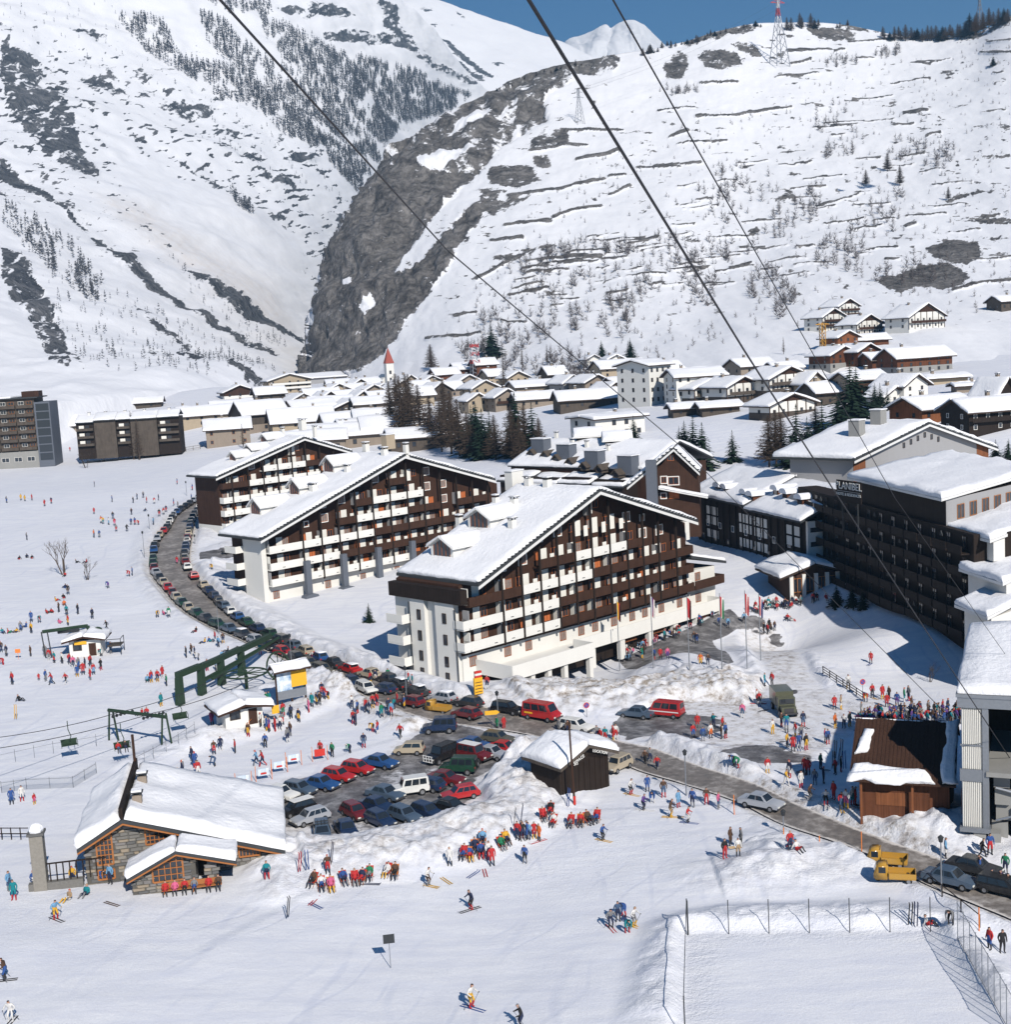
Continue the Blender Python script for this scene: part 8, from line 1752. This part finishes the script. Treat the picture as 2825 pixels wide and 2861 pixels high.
# grass tufts sticking out of the dirty banks
# ------------------------------------------------------------------ people
ZONES = {'a': (0, 1650, 2.726), 'b': (500, 1700, 2.726), 'c': (0, 2100, 2.245), 'd': (650, 2000, 2.245), 'e': (1350, 1850, 2.544), 'f': (2050, 1750, 2.462), 'g': (1900, 2250, 2.063), 'h': (0, 2350, 1.908), 'i': (0, 950, 2.12), 'o': (0, 0, 1.0)}
CK = {'r': 'red', 'b': 'blue', 'l': 'light blue', 't': 'teal', 'g': 'green', 'y': 'yellow', 'o': 'orange', 'p': 'pink', 'k': 'black', 'n': 'navy', 'w': 'white', 'e': 'grey', 'm': 'brown', 'u': 'purple', 's': 'tan', 'j': 'jeans'}
PK = {'S': 'stand', 'A': 'akimbo', 'W': 'walk', 'K': 'ski', 'D': 'sit', 'G': 'ground', 'B': 'bend', 'P': 'point', 'C': 'stand'}
PEOPLE = {
'a': '95,715,Srn 297,685,Crr 350,690,Sbe 395,715,Wrj 505,710,Wrk 770,605,Akk 590,655,Sbb 635,640,Srr 690,680,Srr 715,640,Srl 600,600,Seb 560,590,Spn 530,560,Srn 650,590,Snk 690,575,Srk 415,550,Str 375,530,Sre 475,555,Swk 345,500,See 770,500,Btw 845,480,Snj 815,300,Wkk 705,215,Snk 595,180,Skn 240,240,Sbb 300,245,Btr 240,325,Syk 520,265,Sry 455,250,Gpp 510,190,Stk 450,165,Smk 395,170,Grk 360,175,Grm 430,80,Gyr 490,110,Goo 485,60,Gkr 520,30,Skm 20,325,Gtb 70,325,Grg 125,320,Gyn 160,310,Seb 195,280,Gbb 10,470,Smn 50,500,Sne 235,500,Smm 22,565,Brr 150,840,Gkk 1200,205,Byj 1250,185,Gpn 1288,205,Sgw 1490,315,Gkr 1555,400,Gyb 1600,390,Gbt 1665,430,Sln 1700,400,Smn 1640,390,Srn 1730,465,Gkk 1800,465,Gmr 1420,510,Skk 1460,490,Smk 1485,510,Snw 1510,530,Bwe 1695,540,Sln 1580,610,Srr 1645,610,Sle 1815,540,Slw 1155,700,Srb 1203,695,Srn 1240,665,Srr 1270,725,Sgk 1125,690,Glt 1355,770,Sbn 1230,880,Stt 1075,945,Grr 1115,940,Grk 1615,1010,Spp 1655,950,Srr',
'b': '960,640,Sgn 670,740,Sgt 690,730,Stt 990,790,Spp 1015,750,Stt 1050,735,Sny 1075,735,Smk 1110,690,Srb 1135,690,Brk 1090,660,Snr 855,840,Snk 915,865,Sny 795,820,Srg 530,975,Smy 255,890,Spp 625,900,Swm 670,930,Sbb 690,940,Sur 735,935,Srr 775,930,Swn 790,890,Ser 640,880,Sbw 830,1020,Sen 850,970,Smn 320,1080,Snn 430,1100,Srk 270,1110,Smr 270,1200,Bjj 660,1060,Sbk 100,1160,Snn 125,1210,Sbb 35,1270,Sen 150,1275,Wrw 595,1195,Wln 640,1200,Wrn 1080,1120,Srm 1170,1130,Sgk 1410,1060,Snj 1300,1100,Bgn 1690,990,Wrk 1515,955,Srb 1475,940,Byk 1330,880,Srn 1350,890,Snn 1320,760,Swn 1362,800,Sbk 1425,790,Srn 1450,800,Sne 1480,760,Srk 1510,740,Srn 1545,830,Sgt 1600,790,Snk 1620,820,Slr 1640,780,Stn 1665,740,Srn 1720,770,Sby 1720,740,Skk 1020,405,Wwr 620,350,Stb 1460,570,Srn 1500,560,Snw 1595,545,Sgn 1750,570,Srt 1780,590,Ste',
'c': '75,330,Sbb 140,310,Sww 218,330,Crp 1120,150,Gwm 1145,150,Snn 1245,155,Srw 60,870,Slj 90,930,Stt 215,830,Dbw 285,815,Dwr 460,830,Syn 640,820,Bbn 695,830,Sln 430,930,Gsw 540,900,Gtn 350,1050,Kly 1675,780,Dtn',
'd': '505,1060,Dmk 560,1085,Dwb 620,1090,Dpp 700,1050,Dbn 770,1050,Drr 810,1045,Dnr 860,1020,Dge 970,1000,Dww 1020,1010,Dmk 1365,940,Sww 600,990,Smr 1630,940,Srr 1835,925,Sbk 1525,850,Dnn 1570,800,Dln 1450,890,Drb 1490,900,Dbr 1560,880,Dbn 1610,900,Swn 1690,830,Dgg 1720,800,Dyn 1790,780,Srn 1815,770,Snk 1850,775,Sbb 1895,770,Srr',
'e': '850,1265,Kbk 400,1270,Soo 325,1260,Sln 285,1270,Skn 430,1120,Drr 500,1160,Dwr 480,1080,Dkr 625,1165,Dre 695,1160,Drm 750,1145,Dmk 810,1130,Drb 1050,940,Kwk 1140,1050,Kun 1170,920,Sbb 1205,1000,Bbb 1285,960,Smj 1390,1030,Sll 1490,1030,Sbn 1590,1010,Smr 1675,1040,Spj 1335,1100,Kms 1455,1140,Krw 1760,1300,Smm 1720,1395,Skr 1815,1380,Sws 1835,1310,Sek 1155,730,Wmk 1190,720,Sen 1240,770,Wrn 810,560,Sen 835,570,Srk 870,570,Str 925,560,Srr 945,550,Swr 540,500,See 605,520,Smn 100,480,Sgg 150,480,Srr 1845,395,Spj 1525,470,Srr 1495,540,Srb 1565,560,Sbj 1620,540,Swo 1640,470,Ptn 1695,545,Smk 1705,480,Srm 1725,540,Sbk 1780,740,Bbg 1810,750,Bgg 30,190,Srn',
'f': '215,410,Stl 265,410,Sre 160,530,Swk 178,540,Srk 480,690,Snj 270,740,Swy 330,690,Smn 365,710,Stb 370,830,Syn 410,860,Srr 450,840,Sbb 425,760,Srw 465,780,Sen 500,850,Sky 630,800,Spw 650,810,Sbn 695,570,Srr 740,570,Ssw 700,700,Som 760,700,Swn 800,690,Sse 860,700,Spn 880,620,Sew 945,255,Srr 790,430,Swe 955,490,Srk 1025,500,Srr 1070,500,Smk 1055,555,Srr 1125,550,Sbu 1175,520,Sgt 1205,510,Sen 1225,570,Smm 910,520,Bry 1440,600,Srk 1475,600,Snk 235,1010,Srw 385,1040,Snw 360,1100,Wyw 465,1110,Sww 490,1010,Srr 515,1020,Srr 560,1090,Sej 600,980,Sgn 525,1190,Kmk 635,1230,Kwk 690,1190,Srr 745,1260,Srj 775,1250,Swp 820,1230,Swt 840,1230,Srr 620,1080,Snk 700,1020,Srm 740,1000,Skk 1460,1590,Slw 1710,1590,Wkk 1765,1570,Sbr 1690,1710,Sbk 1870,1700,Sgn 390,1540,Srn 405,1500,Gle 440,1540,Gwr',
'g': '1560,690,Bek 1430,690,Gwr 1785,830,Srb 1860,850,Skk 1800,480,Swn 1850,500,Suk 1890,520,Sem 1730,420,Sbr',
'h': '30,740,Kmb 60,960,Kww',
'i': '40,965,Seb 125,950,Syy 148,955,Syy 190,950,Srr 265,985,Srr 305,970,Snr 560,870,Sne 665,960,Sbn 790,965,Skn 813,945,Snj 850,935,Sen 870,965,Srr 940,950,Snn 915,970,Srw 558,1030,Srr 600,1085,Sow 612,1090,Syt 645,1095,Swl 670,1060,Skj 680,1100,Srp 690,1135,Ser 753,1135,Kkk 780,1035,Smn 778,1095,Sbn 800,1095,Sbr 820,1095,Bor 910,1095,Slj 558,1170,Soj 590,1170,Sbe 160,1185,Sen 945,1045,Skr 970,1035,Srw 985,1020,Snr 1030,980,Sbr 1055,995,Smk 1050,855,Sbr 1140,890,Sbr 1190,900,Skb 1135,950,Sbn 785,1395,Sbn 765,1400,Brr 385,1470,Gnb 640,1470,Bbu 385,1400,Grk 115,1300,Gkr 160,1290,Gnk 190,1295,Gkr 455,1320,Gkk 510,1320,Grn 860,1015,Gnj 1050,1330,Srp 1090,1340,Stg 1255,1360,Byy 415,660,Srr',
'o': '1707,2592,Ken 1742,2560,Bbb 1754,2606,Btt 1772,2588,Kwe 1728,2574,Sjn 1318,2540,Knk 1317,2815,Kwy 1457,2872,Kkn 1197,2474,Kwm 2035,1755,Sln 2010,1750,Sbn 2080,1742,Slk 1795,1838,Sgt 1828,1842,Sbn 1846,1842,Srr 1866,1842,Spu 1958,1862,Soy 1979,1860,Smn 1940,1795,Smj 1948,1798,Snb 1800,1828,Smm 2135,1770,Skm 2145,1772,Srk 2155,1768,Smk 2150,1758,Skk 2165,1762,Smn 2200,1730,Grn 2212,1735,Gew'}
LM = [(590,2020,'by the snow capped lift booth'),(850,1990,'near the map board'),(720,1985,'beside the map board queue'),(230,1840,'at the drag lift booth'),(170,1710,'on the snow above the drag lift'),(40,1780,'left of the drag lift'),(640,1800,'beside the field side kerb'),(450,1890,'near the chairlift terminal'),(440,1990,'beside the chairlift terminal base'),(620,2120,'above the banner frames'),(540,2150,'behind the chalet roof'),(940,2110,'above the car park'),(1070,1990,'by the dirty snow heap'),(1150,1910,'on the road by the hotel'),
 (1000,2060,'below the snow heap'),(60,2240,'by the net fence at left'),(60,2500,'at the far left by the terrace wall'),(200,2490,'outside the stone chalet'),(160,2570,'on the piste below the chalet'),(430,2490,'on the chalet bench'),(745,2440,'at the chalet right corner'),(900,2460,'in the sunbathing row by the bank'),(1100,2450,'at the end of the sunbathing row'),(1340,2370,'among the skiers below the dirty bank'),(1450,2340,'right of the dirty bank'),(1530,2290,'in the red deckchair row'),(1650,2330,'below the ski hut'),
 (1800,2230,'beside the ski hut piste'),(1900,2260,'in the skier group by the road'),(2050,2380,'in the trio on the piste'),(1820,2130,'crossing the road'),(1700,2060,'in the group on the road'),(1400,2030,'by the yellow arrow sign'),(1950,2050,'in the plaza group by the red minibus'),(2070,1990,'alone near the plaza edge'),(2060,2140,'behind the plaza snowbank'),(2150,1910,'on the plaza path'),(2120,1965,'left of the olive truck'),(2220,2060,'in the plaza crowd'),(2230,2020,'in front of the olive truck'),
 (2310,2070,'near the kiosk roof'),(2340,1980,'at the tail of the queue'),(2430,1850,'on the snowy path'),(2500,1970,'along the wooden fence'),(2640,1990,'in the shade by the station'),(2200,2190,'on the trodden snow by the road'),(2270,2160,'left of the kiosk'),(2360,2250,'below the kiosk'),(2700,2390,'by the tall street lamp'),(2770,2460,'by the parked black estate'),(2200,2370,'by the pole with deckchairs'),(2640,2580,'at the rink corner'),(2780,2650,'outside the rink fence'),
 (20,2730,'at the left edge'),(1318,2540,'alone in the middle foreground'),(1317,2815,'at the bottom centre'),(1457,2861,'at the bottom edge'),(1197,2474,'near the lying skis'),(1740,2585,'in the group on the open piste'),(60,1400,'far off on the left field'),(280,1420,'in the middle of the far field'),(400,1400,'in the far ski group'),(300,1465,'on the far field slope'),(450,1430,'by the far hut'),(540,1370,'beyond the far hut'),(360,1600,'on the field beside the road'),(180,1600,'under the bare tree'),(60,1560,'resting on the left field'),(510,1580,'on the road between parked cars'),(190,1260,'by the slab hotel'),
 (2050,1750,'by the flagpoles'),(1830,1840,'on the terrace path'),(1965,1860,'between the flagpoles'),(1945,1795,'at the arcade'),(2150,1765,'at the plaza steps'),(2205,1732,'on the pavilion snow')]
VERB = {'stand': 'standing', 'akimbo': 'standing', 'walk': 'walking', 'ski': 'skiing', 'sit': 'sitting', 'ground': 'sitting', 'bend': 'bending', 'point': 'pointing'}
rp_ = random.Random(77); ROWS = []
for z, txt in PEOPLE.items():
    x0, y0, s = ZONES[z]
    for w_ in txt.split():
        u, v, c = w_.split(','); px, py = x0+float(u)/s, y0+float(v)/s
        ROWS.append((px, py, PK[c[0]], CK[c[1]], CK[c[2]], .66 if c[0] == 'C' else 1.0, z))
ROWS = [(px, py, po, j, t, k, z, G(px, py)) for px, py, po, j, t, k, z in ROWS]
ROWS.sort(key=lambda r: r[7][1])
KEEP, REST = ROWS[:310], ROWS[310:]
plain('canvas_red', (.50, .03, .025), .8); plain('canvas_orange', (.62, .18, .03), .8)
_d = MB(); _d.add([(-.3, -.35, .36), (.3, -.35, .36), (.3, .12, .30), (-.3, .12, .30), (.3, .5, 1.0), (-.3, .5, 1.0)], [(0, 1, 2, 3), (3, 2, 4, 5)]); DCLOTH = _d.mesh('canvas', ['canvas_red'])
_d = MB(); [(_d.path([(s*.32, -.5, .0), (s*.32, .52, 1.02)], .022, 4), _d.path([(s*.32, .45, 0), (s*.32, -.38, .38)], .022, 4)) for s in (-1, 1)]; DFRAME = _d.mesh('frame', ['timber_gold'])
SEATED = []
def person(px, py, po, j, t, k, z, P):
    near = min(LM, key=lambda q: (q[0]-px)**2+((q[1]-py)*1.3)**2)[2]
    lab = ('child' if k < .8 else 'person')+' in %s%s %s %s' % (j, (' and '+t) if t != j else '', VERB[po], near)
    Hh = rp_.uniform(.96, 1.1)*k; hd = {'b': -60, 'd': -20, 'e': -20}.get(z, 0)+rp_.uniform(-80, 80) if po not in ('sit',) else rp_.uniform(-30, 30)
    if po == 'ski': hd = {'e': 60}.get(z, rp_.choice((-70, 60, 10)))+rp_.uniform(-15, 15)
    o = obj('person', FIG[po]); o.location = tuple(P); o.rotation_euler = (0, 0, R(hd)); o.scale = (Hh*1.06, Hh*1.06, Hh)
    for i, c in ((0, j), (1, t), (5, rp_.choice(('black', 'navy', t)))): o.material_slots[i].link = 'OBJECT'; o.material_slots[i].material = MATS['cloth_'+c.replace(' ', '_')]
    if rp_.random() < .35: o.material_slots[3].link = 'OBJECT'; o.material_slots[3].material = MATS['cloth_'+rp_.choice(('red', 'navy', 'white', 'black', 'grey', 'tan'))]
    if rp_.random() < .5: o.material_slots[4].link = 'OBJECT'; o.material_slots[4].material = MATS['cloth_'+rp_.choice(('red', 'white', 'yellow', 'red', 'grey'))]
    tag(o, lab, 'person', 'people in the resort')
    if po == 'ski' or (po in ('stand', 'akimbo') and z in 'ef' and rp_.random() < .18):
        s = obj('skis', SKIM, o); s.material_slots[0].link = 'OBJECT'; s.material_slots[0].material = MATS['cloth_'+rp_.choice(('red', 'blue', 'white', 'yellow', 'black'))]
        if po == 'ski': obj('ski_poles', POLEM, o)
    if po == 'sit' and z in 'de':
        d = thing('deckchair', 'red canvas deckchair holding the '+lab[:lab.index(' sitting')], 'deckchair', P, R(hd), 'deckchairs below the snowbank'); c = obj('canvas', DCLOTH, d); obj('frame', DFRAME, d)
        if rp_.random() < .3: c.material_slots[0].link = 'OBJECT'; c.material_slots[0].material = MATS['canvas_orange']
    return o
for r in KEEP: person(*r)
# guests on the chalet bench
for i, (x, j, t) in enumerate(((2.7, 'red', 'red'), (3.5, 'pink', 'pink'), (4.3, 'red', 'black'), (5.1, 'grey', 'blue'), (6.3, 'red', 'red'), (7.1, 'brown', 'black'))):
    P = fc.w((xe0+x, ye-.42, -.02)); o = obj('person', FIG['sit']); o.location = tuple(P); o.rotation_euler = (0, 0, fc.rz)
    for q, c in ((0, j), (1, t)): o.material_slots[q].link = 'OBJECT'; o.material_slots[q].material = MATS['cloth_'+c]
    tag(o, 'person in %s%s sitting on the chalet bench, %s from the left' % (j, '' if j == t else ' and '+t, ['first', 'second', 'third', 'fourth', 'fifth', 'sixth'][i]), 'person', 'people in the resort')
for dx, j, t in ((-.4, 'red', 'jeans'), (.4, 'black', 'navy')):
    o = obj('person', FIG['sit']); o.location = tuple(np.array(CHP.location)+np.array([dx*.9, dx*.4-.1, -.05])); o.rotation_euler = (0, 0, R(25))
    for q, c in ((0, j), (1, t)): o.material_slots[q].link = 'OBJECT'; o.material_slots[q].material = MATS['cloth_'+c]
    tag(o, 'rider in %s on the occupied lift chair' % j, 'person', 'chairlift riders')
# far and densely packed people joined into crowds
def crowd(name, label, rows):
    names = list(PAL); mats = ['cloth_'+n_.replace(' ', '_') for n_ in names]+['skin', 'hair', 'boots']; Vs, Fs, Ms = [], [], []; off = 0
    for po, j, t, P, hd, k in rows:
        me = FIG[po]; nv = len(me.vertices); co = np.empty(nv*3, np.float32); me.vertices.foreach_get('co', co); co = co.reshape(-1, 3)*k; a = R(hd); c, s = math.cos(a), math.sin(a)
        Vs.append(np.stack([co[:, 0]*c-co[:, 1]*s+P[0], co[:, 0]*s+co[:, 1]*c+P[1], co[:, 2]+P[2]], -1)); mp = [names.index(j), names.index(t), len(names), len(names)+1, len(names)+2, names.index('black')]
        for f in me.polygons: Fs.append([v_+off for v_ in f.vertices]); Ms.append(mp[f.material_index])
        off += nv
    o0 = Vs[0][0].copy(); me = bpy.data.meshes.new(name); me.from_pydata((np.concatenate(Vs)).tolist(), [], Fs)
    for q in mats: me.materials.append(MATS[q])
    me.polygons.foreach_set('material_index', Ms); me.shade_smooth(); me.update(); return tag(obj(name, me), label, 'crowd', kind='stuff')
crowd('distant_skiers', 'tiny skiers and walkers far off on the left snowfield', [(po, j, t, P, rp_.uniform(-180, 180), rp_.uniform(1.0, 1.14)) for px, py, po, j, t, k, z, P in REST])
def fill(poly, n, poses, cols, tr, yaw):
    out = []; poly = np.array(poly, float); lo, hi = poly.min(0), poly.max(0)
    while len(out) < n:
        x, y = rp_.uniform(lo[0], hi[0]), rp_.uniform(lo[1], hi[1])
        if inpoly(np.array([x]), np.array([y]), poly)[0]: out.append((rp_.choice(poses), rp_.choice(cols), rp_.choice(tr), G(x, y), yaw+rp_.uniform(-60, 60), rp_.uniform(.95, 1.06)))
    return out
crowd('queue_crowd', 'dense dark queue of skiers behind the brown kiosk roof', fill([(2395,2035),(2440,2000),(2540,1998),(2690,1992),(2700,2025),(2560,2032)], 95, ['stand', 'stand', 'akimbo', 'walk'], ['navy', 'black', 'brown', 'blue', 'grey', 'red', 'teal', 'purple'], ['navy', 'black', 'jeans', 'grey', 'brown'], 90))
crowd('terrace_crowd', 'guests crowding the tables under the hotel arcade', fill([(1700,1842),(1760,1800),(1860,1758),(1985,1712),(2005,1730),(1900,1775),(1820,1815),(1760,1848)], 62, ['sit', 'sit', 'stand', 'bend'], ['red', 'blue', 'white', 'light blue', 'pink', 'brown', 'grey', 'black', 'teal'], ['navy', 'jeans', 'white', 'black', 'red'], 0))
crowd('pavilion_crowd', 'sunbathers lined up on benches before the pavilion', fill([(2088,1705),(2180,1690),(2310,1672),(2314,1682),(2200,1702),(2092,1718)], 34, ['sit', 'sit', 'stand'], ['red', 'navy', 'green', 'white', 'grey', 'brown', 'teal', 'black'], ['navy', 'jeans', 'white', 'black', 'red'], 0))
# skis left lying or stuck in the snow
for i, (px, py, st, c) in enumerate([(808,2568,1,'black'),(875,2520,0,'red'),(880,2530,0,'blue'),(1245,2460,0,'yellow'),(1320,2445,0,'blue'),(1355,2438,0,'red'),(1030,2470,0,'navy'),(840,2440,1,'red'),(860,2435,1,'blue'),(930,2410,1,'navy'),(1590,2255,1,'blue'),(1440,2310,1,'black'),(1460,2300,1,'navy'),(310,2525,0,'brown'),(2545,2590,1,'black'),(2560,2590,1,'navy'),(2330,2150,1,'black'),(2345,2140,1,'navy'),(2360,2150,1,'blue'),(2335,2120,1,'black'),(2352,2115,1,'brown'),(45,2010,1,'yellow')]):
    P = G(px, py); o = obj('skis', SKIM); o.location = tuple(P+np.array([0, 0, .9 if st else .03])); o.rotation_euler = (R(-80 if st else 2), 0, R(rp_.uniform(0, 180))); o.material_slots[0].link = 'OBJECT'; o.material_slots[0].material = MATS['cloth_'+c]
    near = min(LM, key=lambda q: (q[0]-px)**2+((q[1]-py)*1.3)**2)[2]; tag(o, '%s pair of skis %s the snow %s' % (c, 'planted in' if st else 'lying on', near), 'skis', 'skis left in the snow')
# ------------------------------------------------------------------ make repeated labels single things out by their place
def ordinal(n): return ['first', 'second', 'third', 'fourth', 'fifth', 'sixth', 'seventh', 'eighth', 'ninth', 'tenth', 'eleventh', 'twelfth'][n] if n < 12 else '%dth' % (n+1) if (n+1) % 10 not in (1, 2, 3) or (n+1) in (11, 12, 13) else '%d%s' % (n+1, {1: 'st', 2: 'nd', 3: 'rd'}[(n+1) % 10])
by = {}
for o in bpy.data.objects:
    if o.parent is None and 'label' in o: by.setdefault(o['label'], []).append(o)
for l, L in by.items():
    if len(L) > 1:
        L.sort(key=lambda o: proj(np.array(o.location))[0])
        for n_, o in enumerate(L): o['label'] = '%s, %s from left' % (l, ordinal(n_))
# ------------------------------------------------------------------ valley air
m = bpy.data.materials.new('valley_air'); m.use_nodes = True; MATS['valley_air'] = m; nt = m.node_tree
nt.nodes.remove(nt.nodes['Principled BSDF']); pv = nt.nodes.new('ShaderNodeVolumePrincipled')
pv.inputs['Color'].default_value = (.36, .66, 1.0, 1); pv.inputs['Density'].default_value = HAZE = .00012; pv.inputs['Anisotropy'].default_value = .1
nt.links.new(pv.outputs[0], nt.nodes['Material Output'].inputs['Volume'])
hz = MB().box(-6000, 6000, -400, 9500, -140, 1150).build('haze', ['valley_air']); hz['kind'] = 'stuff'; hz['label'] = 'thin blue valley haze between the mountains'; hz['category'] = 'haze'
